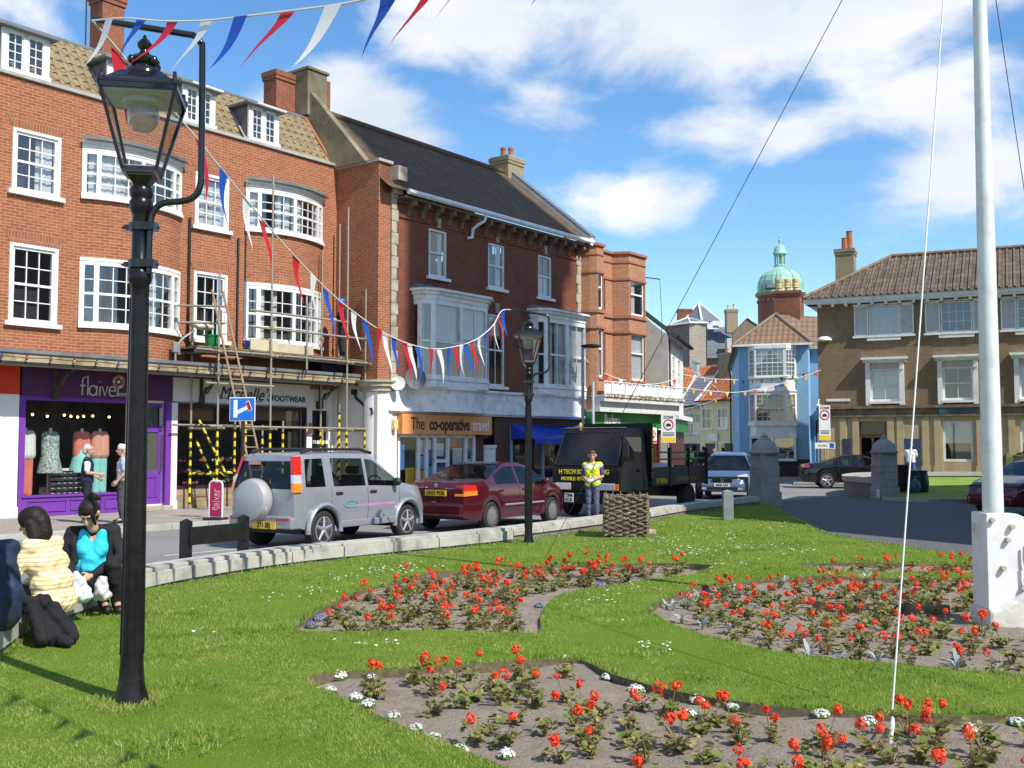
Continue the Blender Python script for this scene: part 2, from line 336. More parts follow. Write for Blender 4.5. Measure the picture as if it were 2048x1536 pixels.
# facade frames (origin, direction) and conversion of a pixel to (along, height) on a facade
class Fac:
 def __init__(s, O, t):
  n = math.hypot(*t); s.O = Vector((O[0], O[1], 0)); s.t = Vector((t[0] / n, t[1] / n, 0)); s.n = Vector((t[1] / n, -t[0] / n, 0)); s.ang = math.atan2(t[1], t[0])
 def hit(s, u, v, off=0):
  d = ray(u, v); o = s.O + s.n * off; k = (o.x * s.n.x + o.y * s.n.y) / (d.x * s.n.x + d.y * s.n.y); p = Vector((d.x * k, d.y * k, CH + d.z * k)); q = p - s.O
  return (q.dot(s.t), p.z)
 def w(s, a, y, z=0): return s.O + s.t * a - s.n * y + Vector((0, 0, z))   # local (along, inwards, up) -> world
T1 = (.6067, .7949)
FA = Fac((-10.878, 25.16), T1); FB = Fac((-3.944, 31.277), T1); FK = Fac((14.141, 49.077), (.902, -.431))
# pavement in front of the left shops, with a stone kerb
pv = [FA.w(-20, -4.35), FA.w(24, -4.6), FA.w(24, 3), FA.w(-20, 3)]
slab('pavement', pv, -.4, -.03, PAVING)
kb = MB();
for i in range(48): kb.box(-20 + i * .92, -20 + i * .92 + .912, -.13, 0, -.4, -.025)
ko = kb.build('kerb', CONC, bevel=.012); ko.location = FA.w(-0, -4.352); ko.rotation_euler.z = FA.ang - .0057; tag(ko, kind='structure')
slab('pavement', [FK.w(-1.0, -1.1), FK.w(16, -1.1), FK.w(16, 2), FK.w(-1.5, 2)], -.4, -.05, PAVING)
slab('pavement', [(10.5, 59), (14.5, 57.6), (17, 56.6), (20, 63), (11, 64)], -.4, -.06, PAVING)
# lawn outline, wall line and path edge (world metres)
WALLPX = [(7, 1311), (61, 1263), (126, 1246), (191, 1222), (294, 1181), (440, 1152), (600, 1128), (780, 1109), (960, 1090), (1130, 1068), (1296, 1043), (1378, 1028), (1457, 1017), (1522, 1009)]
WALL = [G(u, v) for u, v in WALLPX]
WALL[0] = Vector((-3.9, 8.15, 0)); WALL[1] = Vector((-4.12, 9.2, 0)); WALL[2] = Vector((-4.13, 9.9, 0)); WALL[3] = Vector((-4.10, 10.5, 0))
def smooth_line(P, n):
 out = []
 for i in range(len(P) - 1):
  p0, p1, p2, p3 = P[max(i - 1, 0)], P[i], P[i + 1], P[min(i + 2, len(P) - 1)]
  for k in range(n):
   t = k / n; out.append(.5 * ((2 * p1) + (p2 - p0) * t + (2 * p0 - 5 * p1 + 4 * p2 - p3) * t * t + (3 * p1 - p0 - 3 * p2 + p3) * t ** 3))
 return out + [P[-1]]
WALLS = smooth_line(WALL, 5)
PATHPX = [(1545, 1009), (1560, 1019), (1600, 1040), (1640, 1061), (1680, 1071), (1756, 1084), (1840, 1098), (1958, 1113), (2080, 1128)]
PATH = smooth_line([G(u, v) for u, v in PATHPX], 4)
LAWN = [Vector((p.x, p.y)) for p in WALLS] + [Vector((p.x, p.y)) for p in PATH] + [Vector((12, 13)), Vector((14, 2)), Vector((6, -4)), Vector((-6, -4)), Vector((-5, 5)), Vector((-3.9, 7.6))]
BEDPX = [
 [(612, 1358), (700, 1345), (860, 1334), (1000, 1325), (1140, 1317), (1172, 1321), (1230, 1350), (1350, 1385), (1500, 1408), (1700, 1422), (1900, 1428), (2060, 1431), (2260, 1445), (2500, 1600), (2200, 1700), (1300, 1640), (1030, 1545), (945, 1510), (850, 1470), (765, 1435), (690, 1400)],
 [(588, 1260), (615, 1235), (650, 1212), (720, 1180), (830, 1152), (1000, 1137), (1150, 1128), (1300, 1125), (1425, 1133), (1385, 1147), (1250, 1167), (1160, 1180), (1105, 1200), (1080, 1232), (1076, 1262), (900, 1264), (740, 1264)],
 [(1303, 1222), (1318, 1205), (1345, 1192), (1400, 1175), (1480, 1162), (1580, 1156), (1700, 1154), (1840, 1155), (1960, 1158), (2100, 1165), (2250, 1200), (2260, 1330), (2150, 1352), (1950, 1344), (1800, 1332), (1650, 1319), (1530, 1301), (1420, 1273), (1335, 1245)],
 [(1592, 1131), (1640, 1127), (1750, 1126), (1880, 1127), (1985, 1130), (2090, 1136), (2090, 1146), (1985, 1146), (1880, 1144), (1760, 1143), (1650, 1139)]]
def closed(P, n=3):
 m = len(P); out = []
 for i in range(m):
  p0, p1, p2, p3 = P[i - 1], P[i], P[(i + 1) % m], P[(i + 2) % m]
  for k in range(n):
   t = k / n; q = .5 * ((2 * p1) + (p2 - p0) * t + (2 * p0 - 5 * p1 + 4 * p2 - p3) * t * t + (3 * p1 - p0 - 3 * p2 + p3) * t ** 3)
   out.append(p1.lerp(p2, t) * .45 + q * .55)
 return out
BEDS = [closed([G(u, v).to_2d() for u, v in b]) for b in BEDPX]
def inside(p, poly):
 x, y = p[0], p[1]; r = False; n = len(poly); j = n - 1
 for i in range(n):
  xi, yi = poly[i][0], poly[i][1]; xj, yj = poly[j][0], poly[j][1]
  if (yi > y) != (yj > y) and x < (xj - xi) * (y - yi) / (yj - yi) + xi: r = not r
  j = i
 return r
def inside_np(X, Y, poly):
 r = np.zeros(X.shape, bool); n = len(poly); j = n - 1
 for i in range(n):
  xi, yi = poly[i][0], poly[i][1]; xj, yj = poly[j][0], poly[j][1]
  if yi != yj:
   c = ((yi > Y) != (yj > Y)) & (X < (xj - xi) * (Y - yi) / (yj - yi) + xi); r ^= c
  j = i
 return r
def lawn_h(x, y): return .018 * math.sin(1.3 * x + .4) * math.cos(1.1 * y) + .012 * math.sin(2.9 * x + 1.7 * y)
def lawn_mesh():
 pts = []; edges = []
 for poly in [LAWN] + BEDS:
  o = len(pts); n = len(poly); pts += [Vector((p[0], p[1])) for p in poly]; edges += [(o + i, o + (i + 1) % n) for i in range(n)]
 fixed = len(pts)
 for _ in range(2600):
  y = random.uniform(-3, 31); x = random.uniform(-6, 14); pts.append(Vector((x, y)))
 r = delaunay_2d_cdt(pts, edges, [], 0, 1e-5)
 V, _, Fc = r[0], r[1], r[2]
 mb = MB(); keep = []
 for f in Fc:
  c = sum((V[i] for i in f), Vector((0, 0))) / len(f)
  if inside(c, LAWN) and not any(inside(c, b) for b in BEDS): keep.append(tuple(f))
 mb.add([(p.x, p.y, lawn_h(p.x, p.y)) for p in V], keep)
 # cut turf edge round the beds and towards the path
 for poly in BEDS + [LAWN]:
  n = len(poly)
  for i in range(n):
   a, b = poly[i], poly[(i + 1) % n]
   mb.add([(a[0], a[1], lawn_h(a[0], a[1])), (b[0], b[1], lawn_h(b[0], b[1])), (b[0], b[1], -.2), (a[0], a[1], -.2)], [(0, 1, 2, 3)], 1)
 o = mb.build('lawn', [TURF, M('cut_turf_edge', (.13, .105, .06), .95, .4, 30)]); tag(o, kind='structure')
 bm = bmesh.new(); bm.from_mesh(o.data); bmesh.ops.delete(bm, geom=[v for v in bm.verts if not v.link_faces], context='VERTS'); bm.to_mesh(o.data); bm.free()
lawn_mesh()
def soil_h(x, y): return -.055 + .022 * math.sin(5.1 * x + 2 * math.sin(3.3 * y)) * math.sin(4.3 * y + 1.2) + .008 * math.sin(17 * x + 3) * math.sin(15 * y)
for i, b in enumerate(BEDS):
 pts = [Vector((p[0], p[1])) for p in b]; n = len(pts); ed = [(k, (k + 1) % n) for k in range(n)]
 x0, x1 = min(p.x for p in pts), max(p.x for p in pts); y0, y1 = min(p.y for p in pts), max(p.y for p in pts)
 for _ in range(3000): pts.append(Vector((random.uniform(x0, x1), random.uniform(y0, y1))))
 r = delaunay_2d_cdt(pts, ed, [], 0, 1e-5); V = r[0]
 fs = [tuple(f) for f in r[2] if inside(sum((V[k] for k in f), Vector((0, 0))) / len(f), b)]
 o = MB().add([(p.x, p.y, soil_h(p.x, p.y) + random.uniform(-.006, .006)) for p in V], fs).build('flower_bed_soil', SOIL, smooth=60); tag(o, kind='structure')
def markings():
 a, b = FA.w(-6, -9.0, ROADZ + .004), FA.w(8, -9.2, ROADZ + .004); d = (b - a); t = d.normalized(); n = Vector((-t.y, t.x, 0)) * .05; m = MB()
 for k in range(5): p = a + t * (k * 2.9); q = p + t * 2.0; m.poly([p - n, q - n, q + n, p + n])
 tag(m.build('road_marking', M('worn_white_road_paint', (.55, .55, .53), .9, .2, 8, dirt=(.25, .25, .25), dscale=4)), kind='structure')
 m = MB(); c = FA.w(-1.5, -4.75, ROADZ + .004); m.poly([c - t * .25 - n * 4, c + t * .25 - n * 4, c + t * .25 + n * 4, c - t * .25 + n * 4]); tag(m.build('road_drain', IRON), kind='structure')
markings()
# path from the gate, kerbed light edge along the lawn
pp = [(p.x, p.y) for p in PATH] + [(14, 13), (30, 13), (30, 30), (22, 34), (13.6, 31.6), (12.1, 34.0), (10.9, 36.5), (8.2, 33), (7.4, 30.6)]
sheet('path', pp, -.09, M('path_asphalt', (.10, .10, .105), .95, .2, 40, col2=(.14, .14, .145), bmp=.3))
# grass blades and daisies (nobody could count them)
def grass():
 # tufts of blades; closer to the camera more and finer
 N = 420000
 y = 3.6 + 22 * np.random.rand(N) ** 2.1; x = (np.random.rand(N) * 2 - 1) * .52 * y + 0
 ok = inside_np(x, y, LAWN)
 for b in BEDS: ok &= ~inside_np(x, y, b)
 x, y = x[ok], y[ok]; n = len(x)
 patch = np.sin(1.7 * x + 3 * np.sin(.9 * y)) * np.sin(1.3 * y + 2 * np.sin(1.1 * x)) ; patch2 = np.sin(6 * x + 2 * np.sin(5 * y)) * np.sin(7 * y)
 h = (.012 + .009 * np.random.rand(n)) * (1 + .35 * patch + .25 * patch2) * (1 + y / 40);
 # longer shaggy grass along bed edges, wall and lamp foot
 w = (.0013 + .0013 * np.random.rand(n)) * (1 + y / 6.0)
 a = np.random.rand(n) * 2 * np.pi; lean = .9 * np.random.rand(n) * h; la = np.random.rand(n) * 2 * np.pi
 z = .018 * np.sin(1.3 * x + .4) * np.cos(1.1 * y) + .012 * np.sin(2.9 * x + 1.7 * y) - .004
 return x, y, z, h, w, a, lean, la
def edge_grass():
 X = [];
 lines = [[(p.x, p.y) for p in WALLS], [(p[0], p[1]) for p in PATH]] + [[(p[0], p[1]) for p in b] + [(b[0][0], b[0][1])] for b in BEDS]
 for ln in lines:
  for (ax, ay), (bx, by) in zip(ln[:-1], ln[1:]):
   L = math.hypot(bx - ax, by - ay); k = int(L * (420 if ay < 9 else 160))
   if ay < 2: continue
   t = np.random.rand(k); X.append(np.stack([ax + (bx - ax) * t + np.random.randn(k) * .035, ay + (by - ay) * t + np.random.randn(k) * .035], 1))
 for (cx, cy, rr) in [(-2.385, 6.77, .11), (.27, 17.63, .11)]:
  k = 1100; t = np.random.rand(k) * 2 * np.pi; r = rr + np.abs(np.random.randn(k)) * .09; X.append(np.stack([cx + r * np.cos(t), cy + r * np.sin(t)], 1))
 for _ in range(16):                       # rank tufts in the lawn
  yy = random.uniform(4.6, 11); xx = random.uniform(-.45, .2) * yy; k = 200
  X.append(np.stack([xx + np.random.randn(k) * .13, yy + np.random.randn(k) * .11], 1))
 X = np.concatenate(X); ok = inside_np(X[:, 0], X[:, 1], LAWN)
 for b in BEDS: ok &= ~inside_np(X[:, 0], X[:, 1], b)
 x, y = X[ok, 0], X[ok, 1]; n = len(x)
 h = .018 + .032 * np.random.rand(n) ** 1.5; w = (.0018 + .0016 * np.random.rand(n)) * (1 + y / 7); a = np.random.rand(n) * 6.28; lean = h * np.random.rand(n); la = np.random.rand(n) * 6.28
 return x, y, np.zeros(n), h, w, a, lean, la
def blades(sets):
 x, y, z, h, w, a, lean, la = [np.concatenate(q) for q in zip(*sets)]
 n = len(x); V = np.zeros((n, 3, 3), np.float32)
 V[:, 0] = np.stack([x - np.cos(a) * w, y - np.sin(a) * w, z], 1); V[:, 1] = np.stack([x + np.cos(a) * w, y + np.sin(a) * w, z], 1)
 V[:, 2] = np.stack([x + np.cos(la) * lean, y + np.sin(la) * lean, z + h], 1)
 me = bpy.data.meshes.new('grass'); me.vertices.add(3 * n); me.vertices.foreach_set('co', V.ravel()); me.loops.add(3 * n); me.loops.foreach_set('vertex_index', np.arange(3 * n, dtype=np.int32))
 me.polygons.add(n); me.polygons.foreach_set('loop_start', np.arange(0, 3 * n, 3, dtype=np.int32)); me.polygons.foreach_set('loop_total', np.full(n, 3, np.int32)); me.update(); me.validate()
 m, nt, b = NT('grass_blades'); oc = objc(nt)
 wn = nt.nodes.new('ShaderNodeTexWhiteNoise'); mpn = nt.nodes.new('ShaderNodeVectorMath'); mpn.operation = 'SNAP'; mpn.inputs[1].default_value = (.02, .02, 10); nt.links.new(oc, mpn.inputs[0]); nt.links.new(mpn.outputs[0], wn.inputs[0])
 k = mixc(nt, wn.outputs[0], (.185, .30, .042), (.32, .42, .085))
 k = mixc(nt, ramp(nt, noise(nt, oc, 1.1, 5, .65), .4, .68), k, (.40, .43, .12)); k = mixc(nt, ramp(nt, noise(nt, oc, 3.1, 5, .75), .52, .68, 0, .75), k, (.47, .44, .20))
 k = mixc(nt, ramp(nt, noise(nt, oc, 1.9, 5, .7), .52, .64, 0, .85), k, (.10, .215, .025))
 nt.links.new(k, b.inputs['Base Color']); b.inputs['Roughness'].default_value = .6; b.inputs['Specular IOR Level'].default_value = .2
 tl = nt.nodes.new('ShaderNodeBsdfTranslucent'); nt.links.new(k, tl.inputs[0]); ms = nt.nodes.new('ShaderNodeMixShader'); ms.inputs[0].default_value = .4
 nt.links.new(b.outputs[0], ms.inputs[1]); nt.links.new(tl.outputs[0], ms.inputs[2]); nt.links.new(ms.outputs[0], nt.nodes['Material Output'].inputs[0])
 me.materials.append(m); o = bpy.data.objects.new('grass', me); COL.objects.link(o)
 tag(o, 'short green lawn grass with paler dry patches around the flower beds', 'grass', kind='stuff')
blades([grass(), edge_grass()])
def daisies():
 cl = [(1370, 1110, 55), (1290, 1050, 12), (1320, 1085, 40), (1450, 1080, 40), (1480, 1100, 40), (1400, 1060, 25), (1560, 1095, 35), (1550, 1058, 22), (1250, 1090, 30), (1380, 1100, 60), (1180, 1085, 10), (1610, 1110, 20), (1500, 1130, 14), (1430, 1140, 10),
   (790, 1145, 45), (760, 1150, 30), (690, 1165, 22), (640, 1165, 10), (850, 1140, 14), (1200, 1205, 12), (1215, 1190, 8), (1300, 1298, 12), (1180, 1250, 4), (560, 1200, 8), (440, 1225, 2), (400, 1272, 2), (620, 1190, 10), (765, 1300, 5), (740, 1292, 3), (640, 1380, 2), (1285, 1180, 6), (1700, 1110, 8), (880, 1160, 6)]
 mb = MB()
 for (u, v, n) in cl:
  for _ in range(int(n * 1.5)):
   p = G(u + random.gauss(0, 26), v + random.gauss(0, 6))
   if not inside(p, LAWN) or any(inside(p, b) for b in BEDS): continue
   r = random.uniform(.009, .016); z = random.uniform(.035, .06); tx, ty = random.uniform(-.5, .5), random.uniform(-.5, .3)
   pts = [(p.x + r * math.cos(k * 1.047), p.y + r * math.sin(k * 1.047), z + r * (tx * math.cos(k * 1.047) + ty * math.sin(k * 1.047))) for k in range(6)]
   mb.poly(pts, 0); mb.add([(p.x - .001, p.y, 0), (p.x + .001, p.y, 0), (p.x, p.y, z)], [(0, 1, 2)], 1)
   q = r * .35; mb.poly([(p.x + q * math.cos(k * 1.57), p.y + q * math.sin(k * 1.57), z + .004) for k in range(4)], 2)
 o = mb.build('daisies', [M('daisy_petals', (.8, .8, .78), .6, .04), M('daisy_stalk', (.1, .2, .03), .7), M('daisy_eye', (.75, .5, .03), .6)])
 tag(o, 'small white daisies scattered over the lawn', 'daisies', kind='stuff')
daisies()
# ---------------------------------------------------------------- facade helpers
BRICK_A = brick('orange_red_brick', (.395, .130, .054), (.265, .078, .036), (.40, .29, .21), stain=(.17, .085, .055), amt=.5, ms=.010)
BRICK_B = brick('dark_red_brick', (.245, .078, .046), (.175, .055, .036), (.19, .12, .09), stain=(.05, .03, .025), amt=.75, ms=.006, sscale=.5)
BRICK_C = brick('warm_red_brick', (.42, .17, .085), (.48, .23, .125), (.48, .38, .28), stain=(.2, .12, .08), amt=.4)
BRICK_K = brick('yellow_brown_brick', (.27, .185, .105), (.195, .135, .078), (.27, .21, .15), stain=(.11, .078, .048), amt=.5, sscale=.9)
BRICK_CH = brick('chimney_brick', (.30, .095, .05), (.22, .07, .04), (.28, .2, .15), stain=(.05, .04, .03), amt=.5)
BRICK_Y = brick('buff_brick', (.36, .29, .18), (.30, .23, .14), (.3, .26, .2), stain=(.12, .1, .07), amt=.5)
TILE_A = tiles('brown_pantiles', (.22, .165, .095), (.28, .215, .125), .30, .27, moss=(.30, .24, .10), amt=.4, wav=.16)
TILE_B = tiles('dark_mossy_tiles', (.085, .058, .04), (.12, .08, .055), .19, .2, moss=(.20, .12, .03), amt=.85, wav=.02, flat=True)
TILE_K = tiles('mottled_pantiles', (.10, .08, .062), (.19, .145, .11), .26, .3, moss=(.17, .15, .10), amt=.5, wav=.12)
TILE_E = tiles('brown_clay_tiles', (.20, .13, .085), (.25, .165, .11), .3, .3, moss=(.22, .17, .09), amt=.4, wav=.03)
TILE_O = tiles('orange_pantiles', (.50, .16, .06), (.42, .12, .045), .3, .28, moss=(.28, .12, .06), amt=.4, wav=.1)
SLATE = tiles('blue_slate', (.13, .15, .175), (.17, .19, .215), .2, .3, moss=(.1, .11, .12), amt=.4, wav=0, flat=True)
FLINT = M('flint_cobbles', (.09, .085, .08), .8, .6, 26, col2=(.32, .30, .27), bmp=.8, bscale=26)
TERRACOTTA = M('terracotta', (.40, .14, .065), .7, .15, 4, bmp=.1)
def wall(mb, s0, s1, z0, z1, holes, y=0, rev=.13, m=0, thick=None):
 xs = sorted({s0, s1} | {min(max(h[i], s0), s1) for h in holes for i in (0, 1)}); zs = sorted({z0, z1} | {min(max(h[i], z0), z1) for h in holes for i in (2, 3)})
 for a, b in zip(xs[:-1], xs[1:]):
  for c, d in zip(zs[:-1], zs[1:]):
   cx, cz = (a + b) / 2, (c + d) / 2
   if any(h[0] < cx < h[1] and h[2] < cz < h[3] for h in holes): continue
   mb.add([(a, y, c), (b, y, c), (b, y, d), (a, y, d)], [(0, 1, 2, 3)], m)
 for (a, b, c, d) in [h[:4] for h in holes]:
  r = y + rev
  mb.add([(a, y, c), (b, y, c), (b, y, d), (a, y, d), (a, r, c), (b, r, c), (b, r, d), (a, r, d)], [(0, 4, 5, 1), (1, 5, 6, 2), (2, 6, 7, 3), (3, 7, 4, 0)], m)
def sash(par, a, b, c, d, y=.07, cols=3, rows=4, fr=.07, bar=.024, mat=None, mid=True, sill=.08, curtain=None, proud=0, glass=None, name='window', back=True, surround=0, backmat=None):
 mat = mat or WHITE; f = MB(); y0 = y - .05 - proud; y1 = y + .03
 if surround:                              # broad flat white boards on the wall face round the sash box
  q = surround; f.box(a - q, a + .02, -.03, y1, c, d); f.box(b - .02, b + q, -.03, y1, c, d); f.box(a - q, b + q, -.032, y1, d - .01, d + q)
 f.box(a, a + fr, y0, y1, c, d); f.box(b - fr, b, y0, y1, c, d); f.box(a + fr, b - fr, y0, y1, d - fr, d); f.box(a + fr, b - fr, y0, y1, c, c + fr * 1.15)
 ia, ib, ic, id_ = a + fr, b - fr, c + fr * 1.15, d - fr; zm = (ic + id_) / 2
 if mid: f.box(ia, ib, y - .045, y + .02, zm - .028, zm + .028)
 for k in range(1, cols): x = ia + (ib - ia) * k / cols; f.box(x - bar / 2, x + bar / 2, y - .022, y + .012, ic, id_)
 for k in range(1, rows):
  if mid and rows % 2 == 0 and k == rows // 2: continue
  z = ic + (id_ - ic) * k / rows; f.box(ia, ib, y - .02, y + .010, z - bar / 2, z + bar / 2)
 if sill: f.box(a - .1 - surround, b + .1 + surround, -.10, y, c - sill, c - .003)
 o = f.build(name, mat, par)
 MB().add([(ia, y + .004, ic), (ib, y + .004, ic), (ib, y + .004, id_), (ia, y + .004, id_)], [(0, 1, 2, 3)]).build('pane', glass or GLASS, o)
 if curtain:
  curtain_mesh(curtain, ia, ib, ic, id_, y + .09, o)
 if back:
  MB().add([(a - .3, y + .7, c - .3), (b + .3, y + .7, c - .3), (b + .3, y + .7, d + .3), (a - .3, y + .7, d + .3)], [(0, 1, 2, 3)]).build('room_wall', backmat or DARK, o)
 return o
def curtain_mesh(kind, a, b, c, d, y, par, mat=None):
 m = MB()
 def drape(x0, x1, z0, z1):
  n = max(4, int((x1 - x0) / .05)); P = [(x0 + (x1 - x0) * i / n, y + .012 * math.sin(i * 1.9 + x0 * 7)) for i in range(n + 1)]
  m.add([(p[0], p[1], z) for z in (z0, z1) for p in P], [(i, i + 1, n + 2 + i, n + 1 + i) for i in range(n)])
 w = b - a
 if kind == 'sides': drape(a, a + .26 * w, c, d); drape(b - .26 * w, b, c, d)
 elif kind == 'net': drape(a, b, c, d)
 elif kind == 'half': drape(a, b, c, c + (d - c) * .55)
 elif kind == 'blind': drape(a, b, c + (d - c) * .5, d)
 elif kind == 'blind_high': drape(a, b, c + (d - c) * .72, d)
 elif kind == 'left': drape(a, a + .35 * w, c, d)
 elif kind == 'right': drape(b - .45 * w, b, c, d)
 elif kind == 'swag':
  for sgn, x0 in ((1, a), (-1, b)):
   m.add([(x0, y, d), (x0 + sgn * w * .5, y, d), (x0 + sgn * w * .32, y, d - (d - c) * .3), (x0 + sgn * w * .12, y, c + (d - c) * .42), (x0, y, c + (d - c) * .4)], [(0, 1, 2, 3, 4)])
 m.build('curtain', mat or NET, par, smooth=60)
def arc_pts(a, b, prot, n=16, y=0):
 w = (b - a) / 2; Rr = (w * w + prot * prot) / (2 * prot); t = math.asin(w / Rr); cx, cy = (a + b) / 2, y - prot + Rr
 return [(cx + Rr * math.sin(-t + 2 * t * i / n), cy - Rr * math.cos(-t + 2 * t * i / n)) for i in range(n + 1)]
def offs(pts, d):                             # shift a plan polyline outwards by d
 P = [Vector(p) for p in pts]; out = []
 for i, p in enumerate(P):
  t = (P[min(i + 1, len(P) - 1)] - P[max(i - 1, 0)]).normalized(); out.append((p.x + t.y * d, p.y - t.x * d))
 return out
def at_len(pts, f):
 P = [Vector(p) for p in pts]; L = [0]
 for a, b in zip(P[:-1], P[1:]): L.append(L[-1] + (b - a).length)
 t = f * L[-1]
 for i in range(len(P) - 1):
  if t <= L[i + 1] + 1e-9:
   k = (t - L[i]) / (L[i + 1] - L[i]); return P[i].lerp(P[i + 1], k)
 return P[-1]
def sub(pts, f0, f1):
 P = [Vector(p) for p in pts]; tot = sum((b - a).length for a, b in zip(P[:-1], P[1:])); acc = 0; out = [at_len(pts, f0)]
 for a, b in zip(P[:-1], P[1:]):
  acc += (b - a).length
  if f0 * tot + 1e-4 < acc < f1 * tot - 1e-4: out.append(b)
 return [tuple(q) for q in out + [at_len(pts, f1)]]
def bow_window(par, pts, c, d, posts, lights, mat, curtain=None, fr=.10, sillth=.09, glass=None, name='bay_window', headh=.1, transom=.5, mid=True):
 """posts: fractions along pts of the uprights; lights: (cols, rows) between them"""
 f = MB(); f.ribbon(offs(pts, .05), c, c + .07, .13); f.ribbon(offs(pts, .02), d - headh, d, .12); f.ribbon(offs(pts, .09), c - sillth, c - .002, .18)
 for p in posts:
  q0, q1 = max(0, p - .5 * fr / plen(pts)), min(1, p + .5 * fr / plen(pts)); f.ribbon(offs(sub(pts, q0, q1), .025), c + .07, d - headh, .11)
 for (p0, p1), (cols, rows) in zip(zip(posts[:-1], posts[1:]), lights):
  e = .5 * fr / plen(pts); a0, a1 = p0 + e, p1 - e; zz0, zz1 = c + .07, d - headh; zm = zz0 + (zz1 - zz0) * transom
  sub_ = sub(pts, a0, a1)
  if mid: f.ribbon(sub_, zm - .03, zm + .03, .05)
  for k in range(1, cols): q = a0 + (a1 - a0) * k / cols; w = .012 / plen(pts); f.ribbon(sub(pts, q - w, q + w), zz0, zz1, .03)
  for k in range(1, rows):
   if mid and rows % 2 == 0 and k == rows // 2: continue
   z = zz0 + (zz1 - zz0) * k / rows; f.ribbon(sub_, z - .011, z + .011, .028)
 o = f.build(name, mat, par)
 g = offs(pts, -.02); n = len(g); MB().add([(p[0], p[1], z) for z in (c + .05, d - .05) for p in g], [(i, i + 1, n + i + 1, n + i) for i in range(n - 1)]).build('pane', glass or GLASS, o, smooth=20)
 if curtain:
  m = MB()
  for (f0, f1) in curtain:
   P = offs(sub(pts, f0, f1), -.12); k = max(3, int(plen(P) / .05)); Q = [at_len(P, i / k) for i in range(k + 1)]; Q = [(q.x, q.y + .011 * math.sin(i * 1.9)) for i, q in enumerate(Q)]
   m.add([(q[0], q[1], z) for z in (c + .06, d - .06) for q in Q], [(i, i + 1, k + 2 + i, k + 1 + i) for i in range(k)])
  m.build('curtain', NET, o, smooth=60)
 return o
def plen(pts): return sum((Vector(b) - Vector(a)).length for a, b in zip(pts[:-1], pts[1:]))
def filled(mb, pts, z0, z1, m=0):             # solid slab under a plan polyline closed by its chord
 mb.prism([tuple(p) for p in pts], 'z', z0, z1, m)
def chimney(par, x0, x1, y0, y1, z0, z1, mat, pots=2, potmat=None, cap=.06, name='chimney', capmat=None):
 m = MB(); m.box(x0, x1, y0, y1, z0, z1 - .28); m.box(x0 - cap * .6, x1 + cap * .6, y0 - cap * .6, y1 + cap * .6, z1 - .28, z1 - .16); m.box(x0 - cap, x1 + cap, y0 - cap, y1 + cap, z1 - .16, z1)
 o = m.build(name, mat, par);
 if pots:
  p = MB(); p.box(x0, x1, y0, y1, z1, z1 + .05); p.build('flaunching', CONC, o)
  for i in range(pots):
   x = x0 + (x1 - x0) * (i + .5) / pots; h = .42 + .12 * (i % 2)
   q = MB(); q.lathe([(.11, z1), (.10, z1 + h * .2), (.095, z1 + h * .8), (.12, z1 + h * .82), (.12, z1 + h), (.085, z1 + h), (.085, z1 + h - .1)], (x, (y0 + y1) / 2), 12); q.build('chimney_pot', potmat or TERRACOTTA, o, smooth=50)
 return o
def gutter(par, a, b, y, z, mat=None, r=.06, name='gutter'):
 return MB().tube([(a, y, z), (b, y, z)], r, 8).build(name, mat or WHITE, par, smooth=40)
